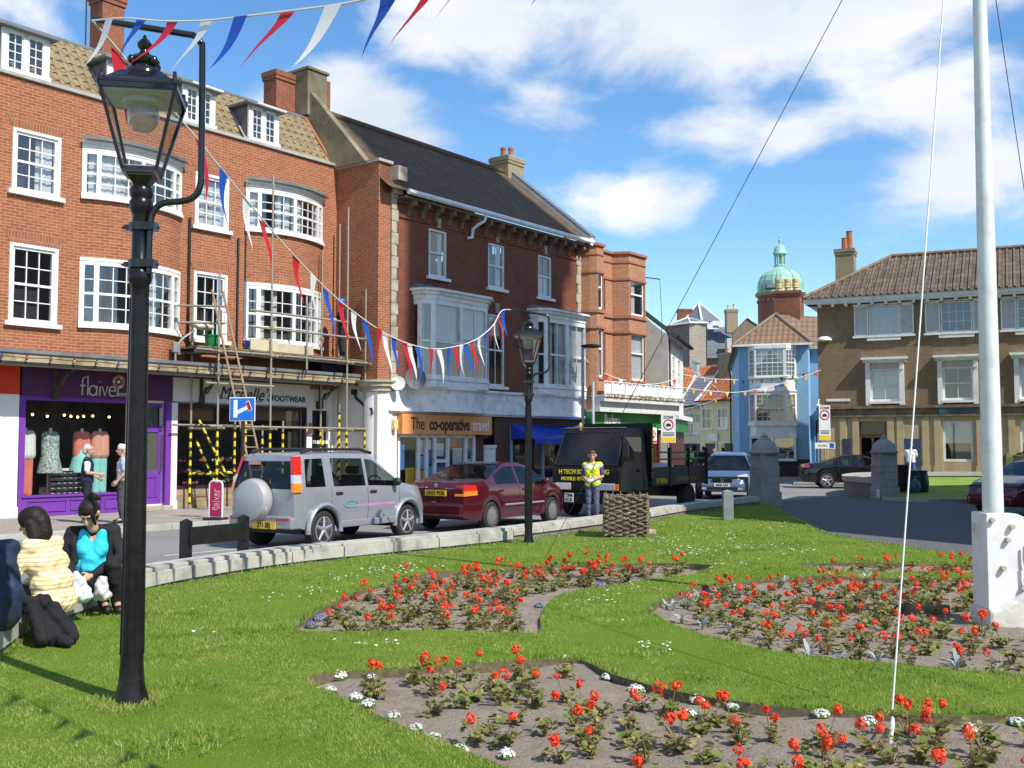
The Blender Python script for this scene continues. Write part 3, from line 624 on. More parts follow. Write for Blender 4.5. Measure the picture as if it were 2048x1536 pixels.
# ---------------------------------------------------------------- brick terrace with shops (left)
def terrace():
 r = root('terrace_building', (FA.O.x, FA.O.y, 0), FA.ang, 'orange brick terrace with white bow windows, dormers and shops below', 'building')
 GM = -.03
 GAUGED = brick('gauged_brick', (.36, .12, .055), (.28, .085, .045), (.36, .27, .2), w=.075, h=.4, ms=.009, amt=.3)
 cols = [(-1.06, .0), (3.95, 4.93), (-5.9, -4.9)]
 holes = [(a, b, z0, z1) for a, b in cols for z0, z1 in ((7.53, 8.93), (4.48, 6.24))]
 for a, b in ((.66, 3.42), (5.62, 8.42), (-4.4, -1.7)):
  holes += [(a + .1, b - .1, 7.8, 8.85), (a + .1, b - .1, 4.6, 6.15)]
 w = MB(); wall(w, -8, 9.07, 3.3, 10.18, holes); w.box(-8, 9.06, .3, .5, 3.3, 3.31)
 w.add([(-8, 0, -.1), (-8, 0, 10.18), (-8, 9, 10.18), (-8, 9, -.1)], [(0, 1, 2, 3)]); w.add([(-8, 9, -.1), (-8, 9, 10.18), (9.6, 9, 10.18), (9.6, 9, -.1)], [(0, 1, 2, 3)])
 w.build('wall', BRICK_A, r)
 cp = MB(); cp.box(-8, 9.02, -.07, .16, 10.18, 10.27); cp.build('parapet_coping', CONC, r, bevel=.012)
 # flared brick heads over the sash windows
 for a, b in cols:
  for zt in (8.93, 6.24): MB().prism([(a - .02, zt + .01), (b + .02, zt + .01), (b + .2, zt + .33), (a - .2, zt + .33)], 'y', -.012, .0).build('brick_lintel', GAUGED, r)
 cu = {(-1.06, 0): ('right', 'net'), (.0, 0): 0}
 for a, b in cols:
  for i, (z0, z1) in enumerate(((7.53, 8.93), (4.48, 6.24))):
   sash(r, a, b, z0, z1, y=.06, cols=3, rows=4, fr=.075, curtain=['right', None, 'net', None, None, None][cols.index((a, b)) * 2 + i], surround=.06, sill=.1)
 # bow windows: brick skirts, white windows and flat moulded hoods
 for (a, b, nm) in ((.62, 3.46, 0), (5.58, 8.46, 1), (-4.45, -1.65, 2)):
  P = arc_pts(a, b, .42, 18)
  bw = MB(); filled(bw, P, 6.20, 7.72); bw.build('bay_brickwork', BRICK_A, r, smooth=20); filled(MB(), P, 3.9, 4.56); bw = MB(); filled(bw, P, 3.7, 4.56); bw.build('bay_brickwork', BRICK_A, r, smooth=20)
  posts = [0.02, .13, .50, .87, .98]; lights = [(1, 4), (3, 4), (3, 4), (1, 4)]
  if nm == 1: lights = [(1, 4), (3, 4), (4, 4), (1, 4)]
  bow_window(r, P, 7.72, 8.86, posts, lights, WHITE, curtain=[(.05, .14), (.3, .37), (.39, .47), (.55, .62), (.85, .95)] if nm else [(.05, .48), (.5, .62), (.9, .96)], fr=.11)
  bow_window(r, P, 4.56, 6.12, posts, lights, WHITE, curtain=[(.1, .2), (.28, .33), (.78, .86)] if nm else [(.62, .7)], fr=.12)
  h = MB(); h.ribbon(offs(P, .03), 8.86, 9.0, .1); h.ribbon(offs(P, .10), 9.0, 9.08, .2); h.ribbon(offs(P, .03), 6.12, 6.2, .1); h.build('bay_cornice', WHITE, r, smooth=30)
  t = MB(); filled(t, offs(P, .2), 9.08, 9.13); filled(t, offs(P, .16), 9.13, 9.17); t.build('bay_hood', LEAD, r, smooth=30)
  bk = MB();
  for z0, z1 in ((7.8, 8.85), (4.6, 6.15)): bk.add([(a, .6, z0 - .3), (b, .6, z0 - .3), (b, .6, z1 + .3), (a, .6, z1 + .3)], [(0, 1, 2, 3)])
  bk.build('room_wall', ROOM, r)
 # mansard roof with four dormers
 rf = MB(); e0, e1 = (.16, 10.27), (1.12, 11.82)
 ms = 9.0
 rf.add([(-8, e0[0], e0[1]), (ms, e0[0], e0[1]), (ms - .3, e1[0], e1[1]), (-8, e1[0], e1[1])], [(0, 1, 2, 3)])
 rf.add([(-8, e1[0], e1[1]), (ms - .3, e1[0], e1[1]), (ms - .3, 5, 12.0), (-8, 5, 12.0)], [(0, 1, 2, 3)], 1)
 rf.add([(ms, e0[0], e0[1]), (ms, 9, e0[1]), (ms - .3, 5, 12.0), (ms - .3, e1[0], e1[1])], [(0, 1, 2, 3)], 1)
 rf.add([(-8, 5, 12.0), (ms - .3, 5, 12.0), (9.0, 9, 10.2), (-8, 9, 10.2)], [(0, 1, 2, 3)], 1)
 ro = rf.build('roof', [TILE_A, LEAD], r)
 # real tile courses: overlapping wavy strips
 tl = MB(); nrow = 7
 for i in range(nrow):
  f0, f1 = i / nrow, (i + 1) / nrow
  y0, z0 = e0[0] + (e1[0] - e0[0]) * f0, e0[1] + (e1[1] - e0[1]) * f0; y1, z1 = e0[0] + (e1[0] - e0[0]) * f1, e0[1] + (e1[1] - e0[1]) * f1
  n = 400; s_end = ms - .02 - .3 * f0; vs = []
  for k in range(n + 1):
   x = -7.9 + (s_end + 7.9) * k / n; q = .018 * math.sin(x * 2 * math.pi / .27) + .02; drop = .03 * math.sin(x * 2 * math.pi / .27)
   vs += [(x, y0 - .05 - q, z0 - .045 + drop), (x, y1 - .012 - q * .6, z1)]
  tl.add(vs, [(2 * k, 2 * k + 2, 2 * k + 3, 2 * k + 1) for k in range(n)])
 tl.build('roof_tiles', TILE_A, r, smooth=60)
 rg = MB(); rg.tube([(-8, e1[0] + .02, e1[1] + .02), (ms - .3, e1[0] + .02, e1[1] + .02)], .07, 8); rg.build('ridge_roll', LEAD, r, smooth=40)
 vg = MB(); vg.tube([(ms, e0[0] - .04, e0[1]), (ms - .3, e1[0] - .04, e1[1] + .03)], .05, 6); vg.build('verge', TERRACOTTA, r)
 for (a, b) in ((-1.42, -.28), (1.25, 2.35), (3.47, 4.5), (5.66, 6.74), (-4.2, -3.1)):
  z0, z1 = 10.30, 11.26
  d = MB(); d.box(a, a + .1, .06, .75, z0, z1, 0); d.box(b - .1, b, .06, .75, z0, z1, 0); d.box(a + .1, b - .1, .5, .75, z0, z1, 1)
  do = d.build('dormer', [LEAD, DARK], r)
  mm = (a + b) / 2
  f = MB(); f.box(a - .01, a + .13, .0, .06, z0, z1); f.box(b - .13, b + .01, .0, .06, z0, z1); f.box(mm - .06, mm + .06, .0, .06, z0, z1); f.box(a, b, .0, .06, z1 - .08, z1 + .02); f.box(a - .03, b + .03, -.05, .06, z0 - .06, z0 + .06)
  for x0, x1 in ((a + .13, mm - .06), (mm + .06, b - .13)):
   f.box(x0, x0 + .035, .015, .06, z0, z1); f.box(x1 - .035, x1, .015, .06, z0, z1); xm = (x0 + x1) / 2; f.box(xm - .011, xm + .011, .03, .05, z0, z1)
   for k in range(1, 4): z = z0 + .06 + (z1 - z0 - .14) * k / 4; f.box(x0, x1, .03, .05, z - .01, z + .01)
  fo = f.build('window_frame', WHITE, do)
  MB().add([(a + .1, .045, z0), (b - .1, .045, z0), (b - .1, .045, z1), (a + .1, .045, z1)], [(0, 1, 2, 3)]).build('pane', GLASS, do)
  t = MB(); t.box(a - .16, b + .16, -.16, 1.1, z1 + .02, z1 + .10); t.build('dormer_roof', LEAD, do, bevel=.015)
  if a > 3: MB().tube([(a + .15, -.19, z1 + .06), (b + .12, -.19, z1 + .05)], .035, 6).build('gutter', WHITE, do, smooth=40)
  fl = MB(); fl.prism([(.06, z0 - .02), (.06, z0 + .02), (.95, z1 + .1), (.80, z1 + .1)], 'x', a - .10, a - .02); fl.build('flashing', M('lead_flashing', (.32, .33, .33), .6, .15, 5), do)
 chimney(r, 2.22, 2.88, 1.9, 2.5, 11.6, 13.9, BRICK_CH, 2)
 chimney(r, 8.05, 8.9, 1.7, 2.3, 11.6, 13.35, BRICK_CH, 0)
 ae = MB(); ae.tube([(1.75, 1.9, 11.8), (1.75, 1.9, 15.2)], .02, 6); ae.tube([(1.1, 1.9, 13.5), (2.3, 1.9, 13.62)], .012, 5)
 for k in range(9): x = 1.12 + k * .1; ae.tube([(x, 1.75, 13.5 + .01 * k), (x, 2.05, 13.5 + .01 * k)], .006, 4)
 ae.build('roof_aerial', IRON, r)
 # downpipe, wires on the front
 dp = MB(); dp.tube([(3.72, -.05, 3.9), (3.72, -.05, 7.7)], .035, 8); dp.tube([(5.32, -.05, 3.9), (5.32, -.05, 7.4)], .03, 6); dp.build('downpipe', PLASTIC, r, smooth=40)
 # ---------------- canopy over the shops
 cn = MB(); cn.box(-8, 9.0, -1.18, .02, 3.66, 3.74, 0); cn.box(-8, 8.98, -1.14, -1.10, 3.47, 3.66, 1); cn.box(-8, 8.98, -1.10, .0, 3.56, 3.58, 1); cn.box(-8, 8.98, -1.04, -.99, 3.38, 3.56, 2); cn.box(-8, 8.98, -1.13, -1.04, 3.42, 3.46, 3)
 cn.build('canopy', [LEAD, M('weathered_fascia_board', (.36, .29, .18), .85, .35, 3, dirt=(.16, .12, .08), dscale=5), M('canopy_beam', (.38, .36, .30), .8, .15, 3), IRON], r)
 for s in (-3.9, .0, 4.12, 8.35):
  k = MB(); k.tube([(s, -.60, 3.45), (s, -.62, 3.3), (s, -.5, 3.12), (s, -.35, 3.0), (s, -.25, 3.06), (s, -.3, 3.16), (s, -.4, 3.12)], .025, 6); k.tube([(s, -.12, 3.45), (s, -.12, 2.75)], .05, 8); k.box(s - .06, s + .06, -.2, 0, 2.72, 2.95); k.tube([(s, -.12, 2.9), (s, -.4, 3.15), (s, -1.0, 3.42)], .03, 6)
  k.build('canopy_bracket', M('rusted_iron', (.06, .045, .035), .8, .4, 9), r)
 # ---------------- shopfronts
 PURPLE = M('purple_paint', (.17, .045, .34), .4, .06, 2, dirt=(.14, .04, .28)); PURPD = M('dark_purple_sign', (.075, .018, .085), .55, .06, 2); REDS = M('red_shop_paint', (.62, .05, .015), .45, .05, 2); MAROON = M('maroon_paint', (.16, .015, .03), .4, .1, 2)
 GREYSIGN = M('pale_grey_signboard', (.66, .66, .64), .6, .03, 2); SHOPW = M('shop_white_paint', (.8, .79, .77), .5, .04, 2)
 up = MB(); wall(up, -8, 9.07, GM, 3.52, [(-6.5, -1.35, .2, 2.75), (-.66, 2.12, .42, 2.72), (2.30, 3.10, .12, 2.72), (3.44, 7.92, .55, 2.74), (8.2, 8.86, .1, 2.68)], y=.06, rev=.2)
 up.build('shop_wall', SHOPW, r)
 # red shop at the far left
 s = MB(); s.box(-7.9, -.84, -.10, .055, 2.80, 3.45); so_ = s.build('red_shop_fascia', REDS, r)
 s = MB(); s.box(-7.9, -1.35, -.02, .055, -.03, .3); s.box(-1.35, -1.28, -.03, .2, .2, 2.78); s.box(-3.9, -3.8, -.03, .2, .2, 2.78); s.box(-6.5, -1.35, .0, .12, 2.2, 2.3); so_ = s.build('red_shop_frame', MAROON, r)
 MB().add([(-6.5, .1, .2), (-1.35, .1, .2), (-1.35, .1, 2.75), (-6.5, .1, 2.75)], [(0, 1, 2, 3)]).build('shop_window', SHOPGLASS, so_)
 MB().box(-6.5, -1.3, .9, 1.0, .0, 2.9).build('room_wall', M('maroon_blind', (.13, .02, .03), .8, .2, 2), so_)
 # purple shop
 s = MB(); s.box(-.80, 3.22, -.12, .055, 2.78, 3.42); fas = s.build('purple_shop_sign', PURPD, r)
 cr = M('cream_lettering', (.62, .58, .5), .5, .04)
 f = flaiver(fas, .66, 2.90, -.135, cr)
 text('.com', .17, cr, fas, (1.72, -.135, 2.90), sx=.95)
 petals = MB();
 for k in range(12):
  t = k * math.pi / 6; x, z = 1.66 + .13 * math.cos(t), 3.20 + .13 * math.sin(t); petals.lathe([(.045, -.14), (.045, -.125)], (x, z), 8, m=k % 4, ax='y')
 petals.lathe([(.04, -.142), (.04, -.125)], (1.66, 3.20), 10, m=4, ax='y')
 petals.build('flower_emblem', [M('petal_pink', (.55, .15, .2)), M('petal_teal', (.1, .35, .35)), M('petal_cream', (.6, .5, .35)), M('petal_orange', (.6, .22, .08)), WHTXT], fas)
 s = MB(); s.box(-.80, 2.2, -.05, .055, -.03, .44); s.box(-.80, -.66, -.06, .10, .44, 2.78); s.box(2.12, 2.30, -.06, .10, -.03, 2.78); s.box(3.10, 3.26, -.06, .10, -.03, 2.78); s.box(-.66, 2.12, -.04, .10, 2.68, 2.78); s.box(-.7, 2.15, -.09, .10, .42, .47)
 for a, b in ((-.55, .4), (.5, 1.3), (1.4, 2.0)):
  s.box(a, b, -.075, -.05, .08, .10); s.box(a, b, -.075, -.05, .32, .34); s.box(a, a + .02, -.075, -.05, .08, .34); s.box(b - .02, b, -.075, -.05, .08, .34)
 pf = s.build('purple_shopfront', PURPLE, r)
 MB().add([(-.66, .06, .45), (2.12, .06, .45), (2.12, .06, 2.7), (-.66, .06, 2.7)], [(0, 1, 2, 3)]).build('shop_window', SHOPGLASS, pf)
 rm = MB(); rm.add([(-.75, 1.5, .3), (2.3, 1.5, .3), (2.3, 1.5, 2.9), (-.75, 1.5, 2.9)], [(0, 1, 2, 3)]); rm.add([(-.75, .2, 2.8), (2.3, .2, 2.8), (2.3, 1.5, 2.8), (-.75, 1.5, 2.8)], [(0, 1, 2, 3)]); rm.add([(-.75, .2, .43), (2.3, .2, .43), (2.3, 1.5, .43), (-.75, 1.5, .43)], [(0, 1, 2, 3)], 1)
 rm.add([(-.76, .2, .3), (-.76, 1.5, .3), (-.76, 1.5, 2.9), (-.76, .2, 2.9)], [(0, 1, 2, 3)]); rm.build('shop_interior', [M('shop_backdrop', (.07, .055, .04), .9, .5, 3, col2=(.11, .095, .07)), M('display_floor', (.2, .19, .17))], pf)
 d = MB(); d.box(2.30, 3.10, .12, .18, .0, .98, 0); d.box(2.30, 2.42, .12, .18, .98, 2.05); d.box(2.98, 3.10, .12, .18, .98, 2.05); d.box(2.30, 3.10, .12, .18, 1.97, 2.12); d.box(2.30, 3.10, .12, .18, 2.62, 2.72); d.box(2.45, 2.95, .10, .12, .3, .34); d.box(2.45, 2.95, .10, .12, .8, .84); d.box(2.45, 2.49, .10, .12, .3, .84); d.box(2.91, 2.95, .10, .12, .3, .84)
 do = d.build('shop_door', PURPLE, r); MB().box(2.42, 2.98, .145, .15, .98, 2.64).build('door_glass', glassm('obscured_glass', (.6, .62, .55), see=.6, body=(.2, .21, .17)), do)
 MB().box(2.42, 2.56, .095, .12, .36, .44).build('letterbox', M('brass', (.6, .42, .15), .35, .1, 5, metal=.9), do); MB().box(3.02, 3.05, .05, .12, .95, 1.9).build('door_handle', CHROME, do)
 MB().box(2.32, 3.1, .6, .62, 0, 2.7).build('room_wall', DARK, do)
 MB().box(2.2, 3.2, -.28, .12, -.03, .09).build('door_step', STONE, r, bevel=.01)
 s = MB(); s.box(-1.28, -.82, -.07, .055, -.03, 2.8); s.box(-1.34, -.80, -.09, .055, -.03, .22); s.build('pilaster', SHOPW, r, bevel=.01); s = MB(); s.box(3.26, 3.44, -.07, .055, -.03, 2.74); s.box(3.24, 3.46, -.09, .055, -.03, .2); s.build('pilaster', SHOPW, r, bevel=.01)
 # shoe shop
 s = MB(); s.box(3.26, 7.95, -.10, .055, 2.78, 3.40); ms_ = s.build('shoe_shop_sign', GREYSIGN, r)
 text('Michelle\u2019s', .50, BLKTXT, ms_, (5.6, -.11, 3.04), shear=.35, sx=.92)
 tt = MB(); tt.tube([(4.78, -.11, 2.88), (4.86, -.11, 2.93), (5.1, -.11, 2.86), (5.5, -.11, 2.84), (6.2, -.11, 2.86)], .008, 5); tt.build('lettering_flourish', BLKTXT, ms_)
 text('FOOTWEAR', .23, BLKTXT, ms_, (7.15, -.11, 2.96), sx=1.0, bold=.004)
 s = MB(); s.box(3.44, 3.5, .0, .12, .5, 2.74); s.box(7.84, 7.92, -.02, .12, .5, 2.74); s.box(3.44, 7.92, .0, .12, 2.64, 2.74); s.box(5.6, 5.64, .0, .12, .55, 2.64); s.box(3.4, 7.95, -.03, .12, .5, .57)
 sf = s.build('shoe_shopfront', M('aubergine_paint', (.04, .012, .03), .4, .1, 3), r)
 MB().add([(3.5, .08, .55), (7.84, .08, .55), (7.84, .08, 2.66), (3.5, .08, 2.66)], [(0, 1, 2, 3)]).build('shop_window', SHOPGLASS, sf)
 MB().box(3.5, 4.75, .2, .22, 2.3, 2.64).build('window_blind', M('brown_blind', (.22, .12, .08), .8, .1, 3), sf); MB().box(6.1, 7.8, .2, .22, 2.35, 2.64).build('window_blind', M('brown_blind', (.2, .12, .08), .8, .1, 3), sf)
 rm = MB(); rm.add([(3.3, 1.6, .3), (8, 1.6, .3), (8, 1.6, 2.9), (3.3, 1.6, 2.9)], [(0, 1, 2, 3)]); rm.add([(3.3, .2, .5), (8, .2, .5), (8, 1.6, .5), (3.3, 1.6, .5)], [(0, 1, 2, 3)]); rm.add([(3.3, .2, 2.85), (8, .2, 2.85), (8, 1.6, 2.85), (3.3, 1.6, 2.85)], [(0, 1, 2, 3)]); rm.build('shop_interior', ROOM, sf)
 sh = MB();
 for k in range(46):                       # shoes on stands in the window
  x = random.uniform(3.6, 7.7); z = random.choice([.55, .85, 1.15]) ; y = .35 + random.random() * .5
  sh.ball((x, y, z + .07), (.11, .05, .05), 8, m=random.randrange(4)); sh.ball((x + .07, y, z + .11), (.045, .045, .06), 6, m=random.randrange(4))
 for z in (.82, 1.12): sh.box(3.6, 7.7, .3, .9, z - .012, z, 4)
 sh.build('shoe_display', [M('shoe_white', (.6, .58, .55)), M('shoe_tan', (.28, .13, .06)), M('shoe_black', (.02, .02, .02)), M('shoe_red', (.35, .04, .04)), GLASS], sf)
 rs = MB(); rs.box(3.46, 7.92, -.01, .06, -.03, .52); rs.build('stone_riser', brick('riser_stone', (.38, .29, .17), (.26, .2, .12), (.2, .16, .12), w=.45, h=.16, ms=.012, amt=.5), r)
 # side door and white corner wall
 d = MB(); d.box(8.2, 8.86, .14, .2, .05, 1.72); d.box(8.27, 8.5, .12, .14, .2, .8); d.box(8.56, 8.79, .12, .14, .2, .8); d.box(8.27, 8.5, .12, .14, .95, 1.6); d.box(8.56, 8.79, .12, .14, .95, 1.6); do = d.build('side_door', M('dark_green_paint', (.018, .035, .025), .35, .1, 4), r)
 MB().box(8.2, 8.86, .16, .17, 1.75, 2.68).build('fanlight', CARGLASS, do); MB().box(8.2, 8.86, .4, .42, 0, 2.7).build('room_wall', DARK, do); MB().box(8.16, 8.9, .1, .2, 1.68, 1.78).build('transom', SHOPW, do)
 al = MB(); al.prism([(7.97, 1.98), (8.19, 1.98), (8.08, 2.3)], 'y', -.03, .03); al.build('alarm_sign', M('brown_sign', (.10, .05, .03)), r)
 dpb = MB(); dpb.tube([(9.0, -.9, 3.2), (9.0, -.95, 3.05), (9.03, -1.3, 2.8), (9.03, -1.6, 2.7), (9.03, -1.62, 2.55)], .04, 8); dpb.box(8.95, 9.05, -.98, -.8, 3.15, 3.3); dpb.build('drain_pipe', PLASTIC, r, smooth=40)
 return r
def flaiver(par, x, z, y, mat):               # thin rounded shop lettering built from strokes
 m = MB(); R_ = .016
 def st(P): m.tube([(x + p[0], y, z + p[1]) for p in P], R_, 6)
 def arc(cx, cz, rx, rz, a0, a1, n=12): return [(cx + rx * math.cos(R(a0 + (a1 - a0) * i / n)), cz + rz * math.sin(R(a0 + (a1 - a0) * i / n))) for i in range(n + 1)]
 st([(.03, -.06), (.03, .28)] + arc(.1, .28, .07, .10, 180, 60)); st([(-.03, .17), (.11, .17)])
 st([(.17, -.06), (.17, .42)])
 st(arc(.31, .06, .10, .12, 0, 360, 18)); st([(.41, .18), (.41, -.06)])
 st([(.49, -.06), (.49, .16)]); st([(.49, .275), (.49, .29)])
 st([(.55, .18), (.625, -.06), (.70, .18)])
 st([(.74, .07), (.92, .07)] + arc(.83, .06, .09, .12, 5, 310, 14))
 st([(.98, -.06), (.98, .10)] + arc(1.06, .08, .08, .10, 180, 60, 8))
 return m.build('lettering', mat, par, smooth=60)
TERR = terrace()
# ---------------------------------------------------------------- dark brick building with the travel agent, and the church off to the right
def coop():
 r = root('travel_agent_building', (FB.O.x, FB.O.y, 0), FB.ang, 'dark red brick building with mossy tiled roof and white timber oriels', 'building')
 SW = [(2.2, 3.08), (5.18, 6.1), (8.03, 8.88)]
 holes = [(a, b, 6.93, 8.45) for a, b in SW] + [(5.2, 6.1, 3.62, 6.05), (1.75, 4.5, 3.8, 6.2), (7.75, 10.3, 3.8, 6.2)]
 w = MB(); wall(w, .74, 10.75, 3.2, 9.3, holes, rev=.14, m=0)
 wall(w, -.02, .48, 3.5, 10.08, [], y=0, m=1); w.add([(-.02, 0, 3.5), (-.02, 1.85, 3.5), (-.02, 1.85, 10.08), (-.02, 0, 10.08)], [(0, 3, 2, 1)], 1); w.box(.0, .48, .0, .4, 9.2, 10.08, 1)
 w.add([(10.75, 0, 0), (10.75, 7, 0), (10.75, 7, 9.3), (10.75, 0, 9.3)], [(0, 1, 2, 3)], 0); w.add([(0, 7, 0), (10.75, 7, 0), (10.75, 7, 9.3), (0, 7, 9.3)], [(0, 1, 2, 3)], 0)
 w.build('wall', [BRICK_B, BRICK_A], r)
 cp = MB(); cp.box(-.1, .52, -.08, .4, 10.08, 10.17); cp.box(-.1, .06, .4, 1.9, 10.08, 10.17); cp.build('parapet_coping', CONC, r, bevel=.01)
 for k in range(17):
  z = 3.42 + k * .355; e = .0 if k % 2 else .07; MB().box(.50, .72 + e, -.05, .06, z, z + .345).build('quoin_stone', STONE, r, bevel=.012)
 q = MB(); q.box(.48, .78, -.12, .06, 9.45, 9.58); q.box(.46, .86, -.34, .06, 9.58, 10.02); q.box(.5, .8, -.22, .06, 9.2, 9.45)
 for k in range(16):
  z = 3.42 + k * .355; e = .0 if k % 2 else .07; MB().box(10.50 - e, 10.74, -.05, .02, z, z + .345).build('quoin_stone', STONE, r, bevel=.012)
 q.build('corner_corbel', STONE, r, bevel=.012)
 # eaves: dentil brackets, brick corbel, white gutter
 ev = MB(); ev.box(.78, 10.74, -.12, 0, 8.98, 9.10); ev.box(.78, 10.74, -.05, 0, 8.55, 8.62); ev.build('corbel_course', BRICK_B, r)
 mo = MB()
 for k in range(16):
  s = 1.25 + k * .62; mo.prism([(0, 8.62), (-.06, 8.66), (-.12, 8.85), (-.34, 8.95), (-.34, 9.12), (0, 9.12)], 'x', s - .06, s + .06)
 mo.box(.78, 10.74, -.36, 0, 9.10, 9.16); mo.build('eaves_brackets', M('brown_stone', (.17, .12, .075), .85, .3, 5), r)
 gutter(r, .8, 10.95, -.44, 9.27, WHITE_OLD, .085)
 gp = MB(); gp.tube([(4.55, -.42, 9.22), (4.5, -.40, 9.0), (4.32, -.25, 8.85), (4.25, -.1, 8.72), (4.25, -.07, 8.45), (4.05, -.07, 8.4)], .055, 8); gp.build('downpipe', WHITE_OLD, r, smooth=50)
 # roof, gable, chimneys
 rz, ry = 12.45, 3.5
 rf = MB(); rf.add([(.0, -.42, 9.28), (10.75, -.42, 9.28), (10.75, ry, rz), (.0, ry, rz)], [(0, 1, 2, 3)]); rf.add([(.0, 7.4, 9.28), (10.75, 7.4, 9.28), (10.75, ry, rz), (.0, ry, rz)], [(0, 1, 2, 3)]); rf.build('roof', TILE_B, r)
 rr = MB(); rr.tube([(.0, ry, rz + .03), (10.75, ry, rz + .03)], .11, 8); rr.build('ridge_tiles', M('ridge_clay', (.12, .07, .045), .8, .3, 3), r, smooth=50)
 cem = M('stained_render', (.20, .165, .105), .95, .2, 1.2, col2=(.30, .25, .17), dirt=(.07, .06, .045), dscale=1.0, bmp=.2, bscale=20)
 g = MB(); g.prism([(.42, 10.12), (ry - .5, 12.85), (ry, 13.05), (7.2, 10.2), (7.2, 8.5), (1.9, 8.5), (1.9, 10.12)], 'x', -.16, .1); g.build('gable_wall', cem, r)
 cm = MB(); cm.box(-.26, .55, 2.9, 4.0, 12.0, 13.45, 0); cm.box(-.30, .62, 2.85, 4.05, 13.45, 13.55, 0); cm.box(.55, .72, 2.92, 3.95, 12.0, 13.3, 1); co = cm.build('chimney', [cem, BRICK_CH], r, bevel=.02)
 MB().ball((.1, 3.3, 13.58), (.3, .3, .1), 8).build('flaunching', cem, co)
 v = MB(); v.prism([(-.5, 9.12), (-.5, 9.4), (ry, rz + .2), (ry, rz - .05)], 'x', 10.70, 10.85, 0); v.prism([(-.5, 9.42), (-.5, 9.50), (ry, rz + .28), (ry, rz + .20)], 'x', 10.66, 11.05, 1)
 v.build('verge_parapet', [WHITE, SLATE], r)
 c2 = chimney(r, 10.45, 11.45, 3.2, 4.1, 11.6, 13.1, BRICK_Y, 2, name='chimney')
 # windows
 for i, (a, b) in enumerate(SW):
  sash(r, a, b, 6.93, 8.45, y=.08, cols=1 if i == 0 else 2, rows=2, fr=.07, mat=WHITE_OLD, curtain=['sides', 'sides', 'half'][i], surround=0, sill=.10)
  k = MB(); k.prism([((a + b) / 2 - .07, 8.50), ((a + b) / 2 + .07, 8.50), ((a + b) / 2 + .10, 8.80), ((a + b) / 2 - .10, 8.80)], 'y', -.06, 0); k.build('keystone', STONE, r)
  lb = MB(); lb.prism([(a - .02, 8.46), (b + .02, 8.46), (b + .14, 8.72), (a - .14, 8.72)], 'y', -.012, 0); lb.build('brick_lintel', brick('red_gauged_brick', (.33, .09, .05), (.28, .07, .04), (.25, .14, .1), w=.075, h=.4, ms=.008, amt=.3), r)
 sash(r, 5.2, 6.1, 3.62, 6.05, y=.08, cols=2, rows=2, mat=WHITE_OLD, curtain='blind_high', sill=.1)
 k = MB(); k.prism([(5.58, 6.1), (5.72, 6.1), (5.76, 6.42), (5.54, 6.42)], 'y', -.06, 0); k.build('keystone', STONE, r)
 for (a, b, cu) in ((1.55, 4.72, 'b'), (7.55, 10.5, 'n')):
  P = [(a, 0), (a + .02, -.35), (a + .32, -.56), (b - .32, -.56), (b - .02, -.35), (b, 0)]
  o = bow_window(r, P, 3.72, 6.12, [.06, .17, .5, .83, .94] if cu == 'b' else [.06, .17, .5, .83, .94], [(1, 2), (1, 2), (2, 2), (1, 2)] if cu == 'b' else [(1, 2), (2, 2), (2, 2), (1, 2)], WHITE_OLD, curtain=[(.18, .30), (.33, .5), (.52, .8)] if cu == 'n' else None, fr=.17, headh=.16, transom=.48, name='oriel_window')
  if cu == 'b':
   m = MB();
   for f0, f1, zz in ((.18, .46, 4.9), (.53, .80, 5.0)):
    Q = offs(sub(P, f0, f1), -.10); m.ribbon(Q, zz, 6.0, .01)
   m.build('window_blind', BLIND, o)
  h = MB(); h.ribbon(offs(P, .05), 6.12, 6.26, .12); h.ribbon(offs(P, .12), 6.26, 6.36, .2); h.ribbon(offs(P, .22), 6.36, 6.44, .3); h.build('oriel_cornice', WHITE_OLD, r); MB().ribbon(offs(P, .06), 3.42, 3.62, .2).build('oriel_base', WHITE_OLD, r)
  t = MB(); Q = offs(P, .24); n = len(Q); t.add([(p[0], p[1], 6.445) for p in Q] + [(a, 0, 6.62), (b, 0, 6.62)], [tuple(range(n)), (0, n, n + 1, n - 1)] + [(i, i + 1, n + (1 if i >= n // 2 else 0)) for i in range(n - 1)]); t.build('oriel_roof', LEAD, r)
  bk = MB(); bk.add([(a, .7, 3.5), (b, .7, 3.5), (b, .7, 6.4), (a, .7, 6.4)], [(0, 1, 2, 3)]); bk.build('room_wall', DARK, r)
 # white band over the shops (bulging under the oriels)
 P = [(.35, -.12), (1.4, -.12)] + [(p[0], p[1]) for p in arc_pts(1.45, 4.85, .45, 12, -.12)] + [(5.2, -.12), (7.3, -.12)] + [(p[0], p[1]) for p in arc_pts(7.4, 10.6, .45, 12, -.12)] + [(10.78, -.12)]
 b = MB(); b.ribbon(P, 2.72, 3.36, .35); b.ribbon(offs(P, .1), 3.36, 3.44, .5); b.ribbon(offs(P, .05), 2.66, 2.72, .4); b.box(.3, 10.78, -.1, .05, 2.6, 3.42); b.build('white_fascia', WHITE_OLD, r, smooth=25)
 # white corner wall and round column
 cw = MB(); cw.add([(-.02, 0, -.1), (-.02, 1.85, -.1), (-.02, 1.85, 3.5), (-.02, 0, 3.5)], [(0, 1, 2, 3)]); cw.lathe([(.52, -.05), (.52, .2), (.47, .25), (.47, 3.2), (.5, 3.22)], (.38, .38), 24); cw.box(.3, .8, -.02, .4, -.05, 3.0); cw.build('white_corner_wall', RENDER, r, smooth=40)
